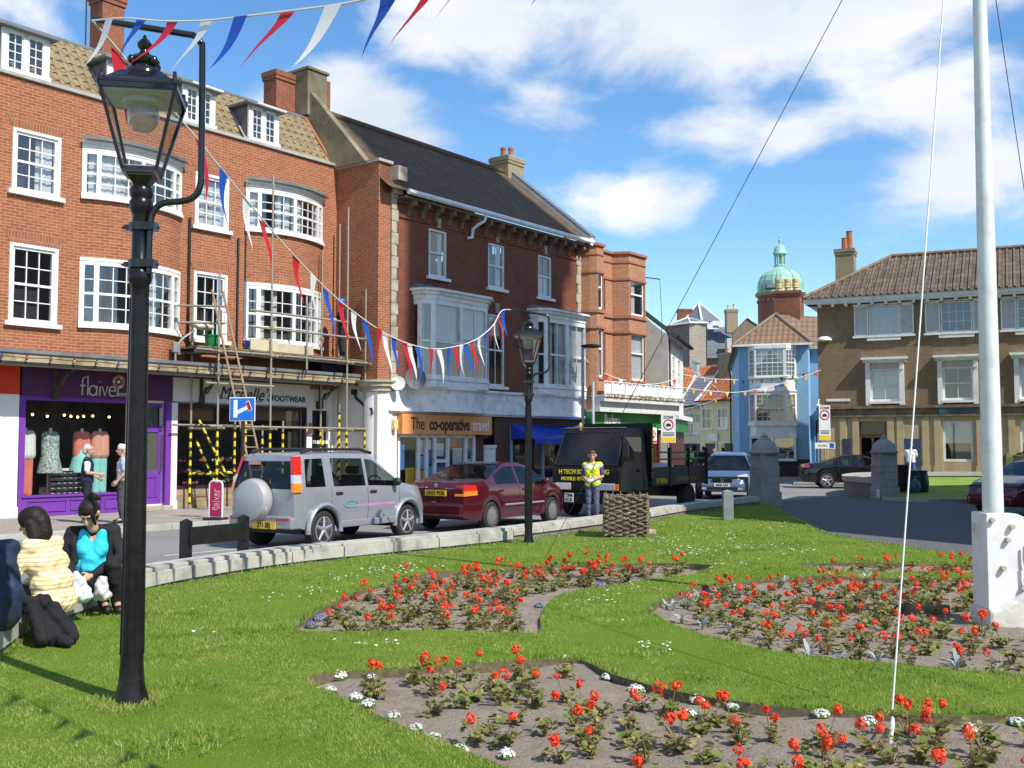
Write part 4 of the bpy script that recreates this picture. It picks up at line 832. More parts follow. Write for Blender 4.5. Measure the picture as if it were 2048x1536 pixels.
 cc = MB(); cc.lathe([(.47, 3.2), (.55, 3.24), (.55, 3.34), (.62, 3.38), (.62, 3.48), (.68, 3.5), (.68, 3.56), (.4, 3.58)], (.38, .38), 24); cc.build('column_capital', STONE, r, smooth=30)
 # travel agent shopfront
 w = MB(); wall(w, .3, 10.75, -.1, 2.75, [(.85, 4.5, .05, 2.0), (5.02, 5.6, -.02, 2.62), (6.45, 10.6, .0, 2.3)], y=.05, rev=.2); w.build('shop_wall', brick('brown_shop_brick', (.16, .08, .05), (.12, .06, .04), (.1, .08, .06), amt=.5), r)
 sg = MB(); sg.box(.82, 5.12, -.22, -.02, 1.98, 2.58); so_ = sg.build('orange_sign', M('orange_sign_board', (.78, .30, .10), .5, .03, 2), r)
 text('The', .54, M('dark_brown_lettering', (.045, .02, .012), .5), so_, (1.5, -.225, 2.28), sx=.72, bold=.0)
 text('co-operative', .54, M('dark_brown_lettering', (.045, .02, .012), .5), so_, (3.0, -.225, 2.28), sx=.70, bold=.016)
 text('travel', .54, WHTXT, so_, (4.55, -.225, 2.28), sx=.68)
 f = MB()
 for x in (.85, 1.75, 2.12, 2.5, 3.12, 4.0, 4.42): f.box(x, x + .09, -.02, .1, .0, 2.0)
 f.box(.85, 4.5, -.02, .1, 1.88, 2.0); f.box(.85, 4.5, -.02, .1, .0, .25); f.box(2.5, 3.2, -.01, .09, 1.1, 1.2)
 fo = f.build('white_shopfront', WHITE_OLD, r)
 MB().add([(.9, .05, .2), (4.45, .05, .2), (4.45, .05, 1.9), (.9, .05, 1.9)], [(0, 1, 2, 3)]).build('shop_window', SHOPGLASS, fo)
 MB().box(.6, 4.7, .9, .92, 0, 2.4).build('room_wall', ROOM, fo)
 pm = [M('poster_yellow', (.75, .40, .03)), M('poster_blue', (.06, .22, .5)), M('poster_white', (.65, .68, .7)), M('poster_sky', (.2, .45, .62)), M('poster_red', (.5, .06, .08)), M('poster_navy', (.03, .08, .25))]
 pp_ = [(1.3, 1.7, .1, .95, 0), (.98, 1.25, .9, 1.7, 1), (1.86, 2.12, .3, .85, 0), (1.86, 2.1, .9, 1.3, 3), (1.86, 2.1, 1.35, 1.8, 2), (2.22, 2.48, .5, 1.0, 3), (2.2, 2.45, 1.05, 1.45, 1), (2.2, 2.46, 1.5, 1.8, 2), (2.65, 3.05, 1.3, 1.7, 2), (2.65, 3.05, .6, 1.05, 5),
   (3.3, 3.9, .8, 1.0, 1), (3.5, 3.95, 1.05, 1.55, 2), (3.3, 3.7, 1.6, 1.85, 4), (3.5, 3.95, .4, .78, 3), (4.12, 4.4, .5, 1.2, 2), (4.12, 4.4, 1.25, 1.6, 5)]
 for k in range(6):
  m = MB(); any_ = False
  for j, (a, b_, c, d, kk) in enumerate(pp_):
   if kk == k: m.box(a, b_, .085, .09 + .001 * j, c, d); any_ = True
  if any_: m.build('window_posters', pm[k], fo)
 d = MB(); d.box(5.02, 5.6, .0, .1, -.05, 1.55); d.box(5.12, 5.5, -.02, .0, .15, .65); d.box(5.12, 5.5, -.02, .0, .8, 1.42); d.box(5.0, 5.62, -.03, .12, 1.55, 1.65); do = d.build('white_door', WHITE_OLD, r); MB().box(5.02, 5.6, .06, .08, 1.65, 2.6).build('fanlight', CARGLASS, do)
 MB().box(.5, .68, -.2, -.08, 2.1, 2.4).build('alarm_box', M('alarm_box_paint', (.7, .52, .22), .4), r, bevel=.02)
 # blue awning shop
 BLUE = M('blue_awning_canvas', (.015, .055, .42), .7, .08, 4)
 a = MB(); a.add([(6.4, -.02, 2.36), (10.9, -.02, 2.36), (10.9, -1.05, 1.85), (6.4, -1.05, 1.85)], [(0, 1, 2, 3)])
 n = 30
 for k in range(n):
  x0, x1 = 6.4 + 4.5 * k / n, 6.4 + 4.5 * (k + 1) / n; a.add([(x0, -1.05, 1.85), (x1, -1.05, 1.85), (x1, -1.05, 1.70), ((x0 + x1) / 2, -1.05, 1.64), (x0, -1.05, 1.70)], [(0, 1, 2, 3, 4)])
 a.add([(6.4, -.02, 2.36), (6.4, -1.05, 1.85), (6.4, -.02, 1.85)], [(0, 1, 2)])
 ao = a.build('blue_awning', BLUE, r); sm = ao.modifiers.new('thick', 'SOLIDIFY'); sm.thickness = .02
 f = MB(); f.box(6.45, 6.55, 0, .12, 0, 2.3); f.box(8.3, 8.4, 0, .12, 0, 2.3); f.box(10.5, 10.6, 0, .12, 0, 2.3); f.box(6.45, 10.6, 0, .12, .0, .5); fo = f.build('shop_frame', M('pale_blue_paint', (.35, .42, .55), .5), r)
 MB().add([(6.5, .06, .5), (10.5, .06, .5), (10.5, .06, 2.3), (6.5, .06, 2.3)], [(0, 1, 2, 3)]).build('shop_window', SHOPGLASS, fo); MB().box(6.4, 10.6, 1.2, 1.22, 0, 2.5).build('room_wall', ROOM, fo)
 # satellite dish and lamp on the corner
 ds = MB(); ds.lathe([(.02, -.0), (.2, .04), (.34, .12), (.345, .14), (.2, .07), (.02, .02)], (0, 0), 20); ds.tube([(0, 0, .0), (0, -.1, .3)], .012, 5); do = ds.build('satellite_dish', M('dish_grey', (.12, .12, .125), .6), r, smooth=50); do.location = (1.1, -.42, 3.62); do.rotation_euler = (R(80), 0, R(-25))
 ds = MB(); ds.lathe([(.02, -.0), (.12, .03), (.21, .10), (.215, .11), (.02, .02)], (0, 0), 18); do = ds.build('flood_lamp', WHITE_OLD, r, smooth=50); do.location = (.55, -.3, 3.45); do.rotation_euler = (R(80), 0, R(-50))
 wl = MB(); wl.box(-.22, -.08, 1.0, 1.2, 3.7, 4.1); wl.build('wall_lamp', PLASTIC, r, bevel=.02)
 return r
COOP = coop()
# parish church beyond the right edge of the photograph; its tower and nave shade the road and the dark brick building
def church():
 r = root('church', (0, 0, 0), 0, 'grey flint parish church with a tall square tower', 'church')
 ux, uy = Vector((-.72, .69, 0)), Vector((.69, .72, 0))
 c = Vector((24.05, 11.74, 0)); h = 4.2; P = [c + ux * (sx * h) + uy * (sy * h) for sx, sy in ((-1, -1), (1, -1), (1, 1), (-1, 1))]
 t = MB(); t.prism([(p.x, p.y) for p in P], 'z', -.3, 52)
 for p in P:
  t.tube([(p.x, p.y, 50), (p.x, p.y, 55)], [.6, .05], 6)
 t.build('tower', FLINT, r)
 A_, B_, C_, D_, E_ = (11.9, 17.9), (16.2, 10.0), (18, 30.2), (29, 33), (36, 20)
 n = MB(); n.prism([A_, B_, E_, D_, C_], 'z', -.3, 11.6); n.build('aisle', FLINT, r)
 n = MB(); n.add([(19, 26, 11.6), (30, 31, 11.6), (34, 20, 11.6), (21, 14, 11.6), (24, 28, 15), (29, 17, 15)], [(0, 1, 4), (1, 2, 5, 4), (2, 3, 5), (3, 0, 4, 5)]); n.build('roof', LEAD, r)
church()
# ---------------------------------------------------------------- red brick supermarket building with canted bays
def market():
 r = root('supermarket_building', (FB.O.x, FB.O.y, 0), FB.ang, 'red brick building with canted bays, balcony and green shop fascia', 'building')
 PL = [(10.755, -.02), (10.86, -.35), (11.0, -.58), (11.45, -.58), (11.72, .0), (12.98, .0), (13.28, -.60), (14.55, -.60), (15.15, -.02), (15.45, .0)]
 RC = M('red_sandstone', (.36, .15, .09), .8, .12, 5)
 w = MB()
 def strip(z0, z1, o=0, m=0, th=.12): w.ribbon(offs(PL, o), z0, z1, th, m)
 strip(3.0, 4.18); strip(6.05, 6.75); strip(8.15, 9.15); strip(9.15, 9.25, .09, 1); strip(6.62, 6.74, .07, 1); strip(6.02, 6.12, .07, 1); strip(8.12, 8.22, .05, 1); strip(8.8, 8.86, .04, 1)
 # uprights between the openings at both levels
 seg = [plen(PL[:i + 1]) / plen(PL) for i in range(len(PL))]
 def up(z0, z1):
  op = [(seg[2] + .012, seg[3] - .006), (seg[4] + .045, seg[4] + .12), (seg[6] + .02, seg[7] - .02), (seg[7] + .03, seg[8] - .035)]
  f = 0
  for a, b in op:
   w.ribbon(sub(PL, f, a), z0, z1, .12, 0); f = b
  w.ribbon(sub(PL, f, 1), z0, z1, .12, 0); return op
 o1 = up(6.75, 8.15); o2 = up(4.18, 6.05)
 w.add([(10.8, 0, 3), (10.8, 6, 3), (10.8, 6, 9.1), (10.8, 0, 9.1)], [(0, 1, 2, 3)]); w.add([(15.45, 0, 3), (15.45, 6, 3), (15.45, 6, 9.1), (15.45, 0, 9.1)], [(0, 1, 2, 3)]); w.add([(10.8, .3, 8.9), (15.45, .3, 8.9), (15.45, 6, 8.9), (10.8, 6, 8.9)], [(0, 1, 2, 3)], 1)
 w.build('wall', [BRICK_C, RC], r)
 for op, z0, z1 in ((o1, 6.75, 8.15), (o2, 4.18, 6.05)):
  for i, (a, b) in enumerate(op):
   Q = sub(PL, a, b); L = plen(Q)
   f = MB(); e = .06 / plen(PL)
   for q0, q1 in ((a, a + e), (b - e, b)): f.ribbon(offs(sub(PL, q0, q1), -.04), z0, z1, .06)
   f.ribbon(offs(Q, -.04), z0, z0 + .09, .06); f.ribbon(offs(Q, -.04), z1 - .07, z1, .06); f.ribbon(offs(Q, -.05), (z0 + z1) / 2 + .12, (z0 + z1) / 2 + .18, .05)
   o = f.build('window', WHITE, r); g = offs(Q, -.07); MB().add([(p[0], p[1], z) for z in (z0, z1) for p in g], [(0, 1, len(g) + 1, len(g))]).build('pane', GLASS, o)
   if i != 1 or 1:
    c = MB(); g = offs(sub(PL, a, a + (b - a) * .5), -.14) if z0 > 6 else offs(Q, -.14); c.add([(p[0], p[1], z) for z in (z0, z1) for p in g], [(0, 1, len(g) + 1, len(g))]); c.build('curtain', NET, o)
   s = MB(); s.ribbon(offs(Q, .05), z0 - .08, z0, .1, 0)
   for q0, q1 in ((a - .007, a), (b, b + .007)): s.ribbon(offs(sub(PL, q0, q1), .015), z0, z1, .05)
   s.build('window_surround', RC, o)
 bk = MB(); bk.add([(10.9, .35, 3.2), (15.4, .35, 3.2), (15.4, .35, 9), (10.9, .35, 9)], [(0, 1, 2, 3)]); bk.build('room_wall', DARK, r)
 ch = MB(); ch.box(12.3, 13.5, .9, 1.7, 8.8, 9.75); ch.build('roof_plant', LEAD, r); MB().lathe([(.13, 9.1), (.12, 9.9), (.15, 9.95), (.15, 10.05)], (11.6, 1.2), 10).build('chimney_pot', TERRACOTTA, r)
 # balcony over the shop
 b = MB(); b.box(10.9, 17.0, -.95, 0, 3.28, 3.45); b.box(10.86, 17.05, -1.0, 0, 3.45, 3.52); b.box(10.9, 17.0, -.75, 0, 2.9, 3.28); b.build('balcony_floor', M('balcony_paint', (.62, .61, .58), .6, .06, 3, dirt=(.4, .38, .33), dscale=4), r)
 rl = MB(); rl.tube([(10.95, -.92, 4.02), (17.0, -.92, 4.02)], .02, 6)
 for k in range(13): x = 10.95 + k * 6.05 / 12; rl.tube([(x, -.92, 3.5), (x, -.92, 4.02)], .014, 5)
 rl.build('balcony_rail', WHITE_OLD, r)
 n = 120; vs = [(10.95 + 6.05 * k / n, -.90 + .035 * math.sin(k * .9) + .02 * math.sin(k * .37), z - .03 * abs(math.sin(k * .26))) for z in (3.58, 4.0) for k in range(n + 1)]
 MB().add(vs, [(k, k + 1, n + 2 + k, n + 1 + k) for k in range(n)]).build('balcony_sheet', M('white_sheeting', (.70, .70, .72), .5, .18, 5, bmp=.2), r, smooth=60)
 pl = MB()
 for k in range(300):
  x = random.uniform(10.95, 16.9); pl.ball((x, -.97 + random.uniform(-.04, .04), 3.50 + random.uniform(-.05, .05)), random.uniform(.02, .05), 5)
 pl.build('balcony_debris', M('dry_leaves', (.26, .2, .12), .9, .4, 20), r)
 # green fascia and shop
 GREEN = M('green_fascia_paint', (.022, .20, .035), .4, .06, 2)
 f = MB(); f.box(10.86, 16.4, -.40, .05, 2.30, 2.88); f.add([(16.4, -.4, 2.3), (17.6, .35, 2.3), (17.6, .35, 2.88), (16.4, -.4, 2.88)], [(0, 1, 2, 3)]); f.box(10.86, 16.4, -.42, -.40, 2.28, 2.32, 1); fo = f.build('green_fascia', [GREEN, WHITE], r)
 text('Budgen', .62, WHTXT, fo, (12.3, -.41, 2.58), sx=.62, bold=.012)
 lb = MB(); lb.box(12.0, 13.2, -.5, -.42, 2.87, 2.9); lb.build('sign_light', PLASTIC, fo)
 ps = MB(); ps.box(-.55, .55, -.06, .06, .0, .95, 0); po = ps.build('post_office_sign', [WHITE, WHITE], r, bevel=.01); po.location = (14.35, -.95, 1.72); po.scale = (.55, 1, .66);
 e = MB();
 e.prism([(.40 * math.cos(k * math.pi / 12), .55 + .24 * math.sin(k * math.pi / 12)) for k in range(24)], 'y', -.07, -.065, 0); e.box(-.5, .5, -.07, -.065, .05, .18, 0); e.build('red_oval', M('post_red', (.6, .03, .03), .4), po)
 text('POST', .17, WHTXT, po, (0, -.075, .64), bold=.004); text('OFFICE', .17, WHTXT, po, (0, -.075, .48), bold=.004); text('bureau de change', .08, WHTXT, po, (0, -.075, .115)) if False else None
 s = MB(); DRD = M('dark_red_shop_paint', (.10, .016, .014), .4, .15, 3)
 for x in (10.86, 11.9, 12.9, 13.9, 14.6, 15.3, 16.2): s.box(x, x + .12, -.2, .1, -.1, 2.3)
 s.box(10.86, 16.4, -.2, .1, -.1, .35); s.box(10.86, 16.4, -.2, .1, 2.1, 2.3); s.box(14.6, 16.4, -.12, .1, -.1, 2.3); s.add([(16.4, -.2, -.1), (17.6, .5, -.1), (17.6, .5, 2.3), (16.4, -.2, 2.3)], [(0, 1, 2, 3)]); so_ = s.build('shopfront', DRD, r)
 MB().add([(10.9, -.05, .3), (14.6, -.05, .3), (14.6, -.05, 2.15), (10.9, -.05, 2.15)], [(0, 1, 2, 3)]).build('shop_window', SHOPGLASS, so_); MB().box(10.8, 17, .5, .52, -.1, 3).build('room_wall', ROOM, so_)
 rp = MB(); rp.prism([(10.98, 1.2), (11.75, 1.2), (11.75, 1.95), (11.4, 2.05), (10.98, 1.95)], 'y', -.03, -.02); rp.build('red_poster', M('poster_red2', (.5, .05, .05)), so_)
 tp = MB(); tp.box(12.1, 12.4, -.03, -.02, .9, 2.05); tp.box(13.1, 13.3, -.03, -.02, .8, 2.05); tp.box(13.5, 13.8, -.03, -.02, .7, 2.0); tp.build('teal_posters', M('poster_teal', (.12, .42, .42)), so_)
 dp = MB(); dp.tube([(10.82, -.5, -.1), (10.82, -.5, 4.0)], .05, 8); dp.build('downpipe', M('grey_pipe', (.5, .52, .54), .5), r, smooth=40)
 ar = MB(); ar.tube([(15.4, .2, 8.6), (16.6, -.1, 8.62)], .025, 5); ar.tube([(16.6, -.1, 8.62), (16.75, -.1, 7.0), (16.9, .0, 5.9)], .012, 5); ar.build('aerial_arm', IRON, r)
market()
# ---------------------------------------------------------------- rendered house on the corner of the side street
def corner_house():
 D = Fac((6.85, 46.6), (.264, .965)); r = root('rendered_house', (D.O.x, D.O.y, 0), D.ang, 'white and grey rendered house on the street corner beside the supermarket', 'house')
 w = MB(); w.box(0, 6, 0, .3, 0, 6.45, 0); w.prism([(0, -.1), (0, 6.45), (3.2, 9.2), (6.4, 6.45), (6.4, -.1)], 'x', -.02, .0, 1); w.box(5.9, 6, .3, 6, 0, 6.4, 0)
 w.build('wall', [RENDER, M('grey_render', (.44, .41, .37), .9, .08, 1.2, dirt=(.3, .28, .25), dscale=1.4, bmp=.2, bscale=25)], r)
 rf = MB(); rf.prism([(-.42, 6.30), (-.42, 6.48), (3.2, 9.42), (3.2, 9.2)], 'x', -.06, 6.1); rf.prism([(6.7, 6.30), (6.7, 6.48), (3.2, 9.42), (3.2, 9.2)], 'x', -.06, 6.1); rf.build('roof', M('dark_eave', (.07, .07, .06), .8, .3, 4), r)
 gutter(r, -.1, 6.1, -.48, 6.42, PLASTIC, .06); MB().tube([(.15, -.06, 6.3), (.15, -.06, 0)], .04, 6).build('downpipe', PLASTIC, r)
 b = MB(); b.box(-.1, 6, -.45, 0, 2.8, 3.0); b.box(-.1, 5.5, -.2, 0, 3.0, 3.06); b.build('shop_cornice', WHITE_OLD, r)
 g = MB(); g.box(-.1, 5, -.3, .0, 2.25, 2.8); go = g.build('green_fascia', M('green_fascia_paint', (.022, .20, .035), .4, .06, 2), r)
 d = MB(); d.box(0, 5.5, -.08, 0, -.1, 2.25); d.build('shopfront', M('brown_shop_paint', (.09, .025, .02), .4, .2, 3), r)
 for z in (4.4,):
  for x in (1.0, 3.2): sash(r, x, x + .9, z, z + 1.3, y=-.02, cols=2, rows=2, proud=0, back=False, curtain=None)
corner_house()
def cottage(name, px0, px1, Y0, Y1, zb, ze, zr, wallm, label, rows, back=4.5, door=None, roofm=None):
 a = AT(px0, 893, Y0); b = AT(px1, 893, Y1); f = Fac((a.x, a.y), (b.x - a.x, b.y - a.y)); L = (b - a).to_2d().length
 r = root(name, (a.x, a.y, 0), f.ang, label, 'house')
 holes = [(L * q - .45, L * q + .45, z0, z1) for (q, z0, z1) in rows]
 w = MB(); wall(w, 0, L, zb, ze, holes, rev=.1); w.prism([(0, zb), (0, ze), (back / 2, zr - .05), (back, ze), (back, zb)], 'x', -.0, .02); w.prism([(0, zb), (0, ze), (back / 2, zr - .05), (back, ze), (back, zb)], 'x', L - .02, L); w.build('wall', wallm, r)
 for i, (x0, x1, z0, z1) in enumerate(holes): sash(r, x0, x1, z0, z1, y=.06, cols=2, rows=2, curtain='half' if i % 2 else None, sill=.08)
 rf = MB(); n = 5
 prof = [(-.3, ze - .05), (.25, ze + .22), (back / 2, zr)]
 for (p, q) in zip(prof[:-1], prof[1:]): rf.add([(-.1, p[0], p[1]), (L + .1, p[0], p[1]), (L + .1, q[0], q[1]), (-.1, q[0], q[1])], [(0, 1, 2, 3)])
 rf.add([(-.1, back, ze), (L + .1, back, ze), (L + .1, back / 2, zr), (-.1, back / 2, zr)], [(0, 1, 2, 3)]); rf.build('roof', roofm or TILE_O, r)
 v = MB(); v.prism([(-.32, ze - .1), (-.32, ze + .05), (.25, ze + .36), (back / 2, zr + .12), (back / 2, zr - .05)], 'x', -.18, -.06); v.build('verge_parapet', WHITE_OLD, r)
 gutter(r, -.1, L + .1, -.34, ze, PLASTIC, .05)
 d = MB()
 for q in (door or []): d.box(L * q - .42, L * q + .42, -.03, .02, zb, zb + 2.0)
 if door: d.build('door', M('dark_door_paint', (.06, .05, .05), .5), r)
 return r, L
r, L = cottage('cottage', 1400, 1470, 70, 67.5, -.2, 4.55, 6.9, M('yellow_house_paint', (.75, .66, .36), .8, .05, 2), 'pale yellow cottage with curved orange roof next to the blue house', [(.22, 2.75, 4.1), (.66, 2.75, 4.1), (.62, .7, 1.9)], door=[.3, .85])
sg = MB(); sg.box(.9, 1.7, -.14, -.08, 1.95, 2.45); so_ = sg.build('hanging_sign_board', WHITE_OLD, r); chimney(r, .2, 1.3, 1.6, 2.6, 5.6, 7.75, BRICK_Y, 2)
r, L = cottage('cottage', 1362, 1401, 74, 73.0, -.2, 4.35, 6.6, M('cream_house_paint', (.70, .62, .46), .8, .05, 2), 'cream cottage with dark grey roof beside the yellow cottage', [(.25, 2.5, 3.9), (.75, 2.5, 3.9)], door=[.2, .55, .85], roofm=SLATE)
r, L = cottage('cottage', 1352, 1460, 84, 82, -.2, 5.6, 8.0, M('brown_house_render', (.25, .14, .10), .8, .2, 2), 'orange roofed house behind the cream cottage', [(.5, 3.4, 4.8)])
# ---------------------------------------------------------------- blue house with white bay
def blue_house():
 D = Fac((12.72, 59.6), (.94, -.34)); r = root('blue_house', (D.O.x, D.O.y, 0), D.ang, 'pale blue three storey house with white sash bay and brown tiled roof', 'house')
 BL = M('pale_blue_paint', (.24, .44, .65), .8, .06, 1.5, dirt=(.24, .38, .5), dscale=1)
 E = 7.28; Wd = 3.75
 w = MB(); w.box(0, Wd, 0, .2, .9, E); w.add([(0, 0, .9), (-.75, 2.6, .9), (-.75, 2.6, E - .9), (0, 0, E)], [(0, 1, 2, 3)]); w.add([(Wd, 0, .3), (Wd, 1.6, .3), (Wd, 1.6, E), (Wd, 0, E)], [(0, 1, 2, 3)]); w.box(Wd, 6.2, 1.6, 1.8, .3, E - .2); w.build('wall', BL, r)
 p = MB(); p.box(-.02, Wd + .02, -.03, .2, -.3, .9); p.add([(0, -.02, -.3), (-.77, 2.6, -.3), (-.77, 2.6, .9), (0, -.02, .9)], [(0, 1, 2, 3)]); p.box(Wd, 6.2, 1.57, 1.7, -.3, .7); p.build('plinth', M('black_plinth_paint', (.02, .02, .025), .5), r)
 rf = MB(); ax, ay, az = Wd / 2, 2.1, 9.15
 rf.add([(-.25, -.3, E - .02), (Wd + .25, -.3, E - .02), (ax, ay - .2, az)], [(0, 1, 2)]); rf.add([(-.25, -.3, E - .02), (ax, ay - .2, az), (ax, 8, az), (-1.1, 3, E - 1.1), (-1.1, 8, E - 1.1)], [(0, 1, 3), (1, 2, 4, 3)]); rf.add([(Wd + .25, -.3, E - .02), (Wd + .25, 1.3, E - .02), (ax, ay - .2, az)], [(0, 1, 2)]); rf.add([(Wd + .2, 1.25, E - .05), (6.4, 1.25, E - .15), (6.4, 3.8, az - .2), (ax, ay - .2, az), (ax, 8, az)], [(0, 1, 2, 3)]); rf.build('roof', TILE_E, r)
 hp = MB(); hp.tube([(-.25, -.3, E + .02), (ax, ay - .2, az + .05)], .09, 6); hp.tube([(Wd + .25, -.3, E + .02), (ax, ay - .2, az + .05)], .09, 6); hp.tube([(ax, ay - .2, az + .05), (ax, 8, az + .05)], .09, 6); hp.build('hip_tiles', M('hip_mortar', (.25, .2, .13), .9, .2, 3), r)
 MB().box(-.3, Wd + .3, -.38, -.28, E - .12, E).build('gutter', WHITE, r)
 co = MB(); co.tube([(-.2, -.1, E - .15), (-1.0, 2.8, E - 1.15)], .06, 6); co.tube([(-.9, 2.5, E - 1.15), (-.82, 2.4, E - 1.5), (-.82, 2.4, 0)], .05, 6); co.tube([(Wd + .9, 1.5, E - .3), (Wd + .9, 1.5, 3.6), (Wd + .3, 1.5, 3.0), (Wd + .3, 1.5, 0)], .05, 6); co.build('downpipe', PLASTIC, r)
 P = [(.55, 0), (.95, -.55), (2.65, -.55), (3.12, 0)]
 cream = M('cream_white_paint', (.74, .70, .60), .6, .04, 2)
 for z0, z1, mt in ((5.45, 7.0, WHITE), (2.95, 4.55, cream)):
  o = bow_window(r, P, z0, z1, [.02, .22, .74, .98], [(3, 6), (5, 6), (3, 6)], mt, fr=.16, headh=.1)
  if z0 > 5: curtain_mesh('swag', .98, 2.62, z0, z1, -.38, o)
 b = MB(); b.ribbon(offs(P, -.02), 4.55, 5.4, .3); b.ribbon(offs(P, .06), 4.62, 4.7, .2); b.ribbon(offs(P, -.02), 2.1, 2.9, .3); b.ribbon(offs(P, .1), 2.75, 2.87, .3); b.ribbon(offs(P, .06), 7.0, 7.2, .3); b.build('bay_panels', WHITE, r)
 bp = MB(); bp.box(.98, 1.28, -.58, -.55, 4.9, 5.08); bp.box(2.25, 2.58, -.58, -.55, 4.9, 5.08); bp.build('blue_panel', BL, r)
 s = MB(); s.box(.6, 3.1, -.5, .0, .8, .95); s.box(.6, .72, -.5, -.3, .9, 2.15); s.box(2.98, 3.1, -.5, -.3, .9, 2.15); s.box(1.9, 1.96, -.5, -.42, .9, 2.15); s.box(.6, 3.1, -.52, .0, 2.05, 2.2); so_ = s.build('shop_bay', WHITE, r); MB().box(.7, 3.0, -.42, -.4, .9, 2.1).build('pane', GLASS, so_); MB().box(.6, 3.1, -.05, -.03, .8, 2.1).build('room_wall', DARK, so_)
 bk = MB(); bk.box(.6, 3.1, -.03, -.01, 2.9, 7.05); bk.build('room_wall', DARK, r)
 sash(r, 5.2, 6.1, 4.9, 6.6, y=1.56, cols=2, rows=4, back=False, mat=WHITE, sill=.1, curtain=None)
 gp = MB(); gp.box(4.7, 5.4, 1.52, 1.6, .2, 2.5); gp.build('side_door', M('grey_blue_door', (.16, .24, .30), .6), r)
 chimney(r, 1.75, 3.2, 2.2, 3.0, 7.6, 10.55, BRICK_CH, 0, cap=.1, name='chimney')
 pt = MB()
 for i in range(3):
  x = 2.03 + i * .45; pt.lathe([(.16, 10.55), (.15, 10.75), (.2, 10.78), (.16, 10.84), (.19, 10.95), (.15, 11.0), (.19, 11.12), (.19, 11.25), (.12, 11.25)], (x, 2.6), 12)
 pt.build('chimney_pots', M('yellow_clay', (.62, .45, .16), .6, .15, 5), r, smooth=50)
 MB().tube([(1.9, 1.9, 9.2), (1.9, 1.9, 11.3)], .02, 5).build('aerial_pole', IRON, r)
blue_house()
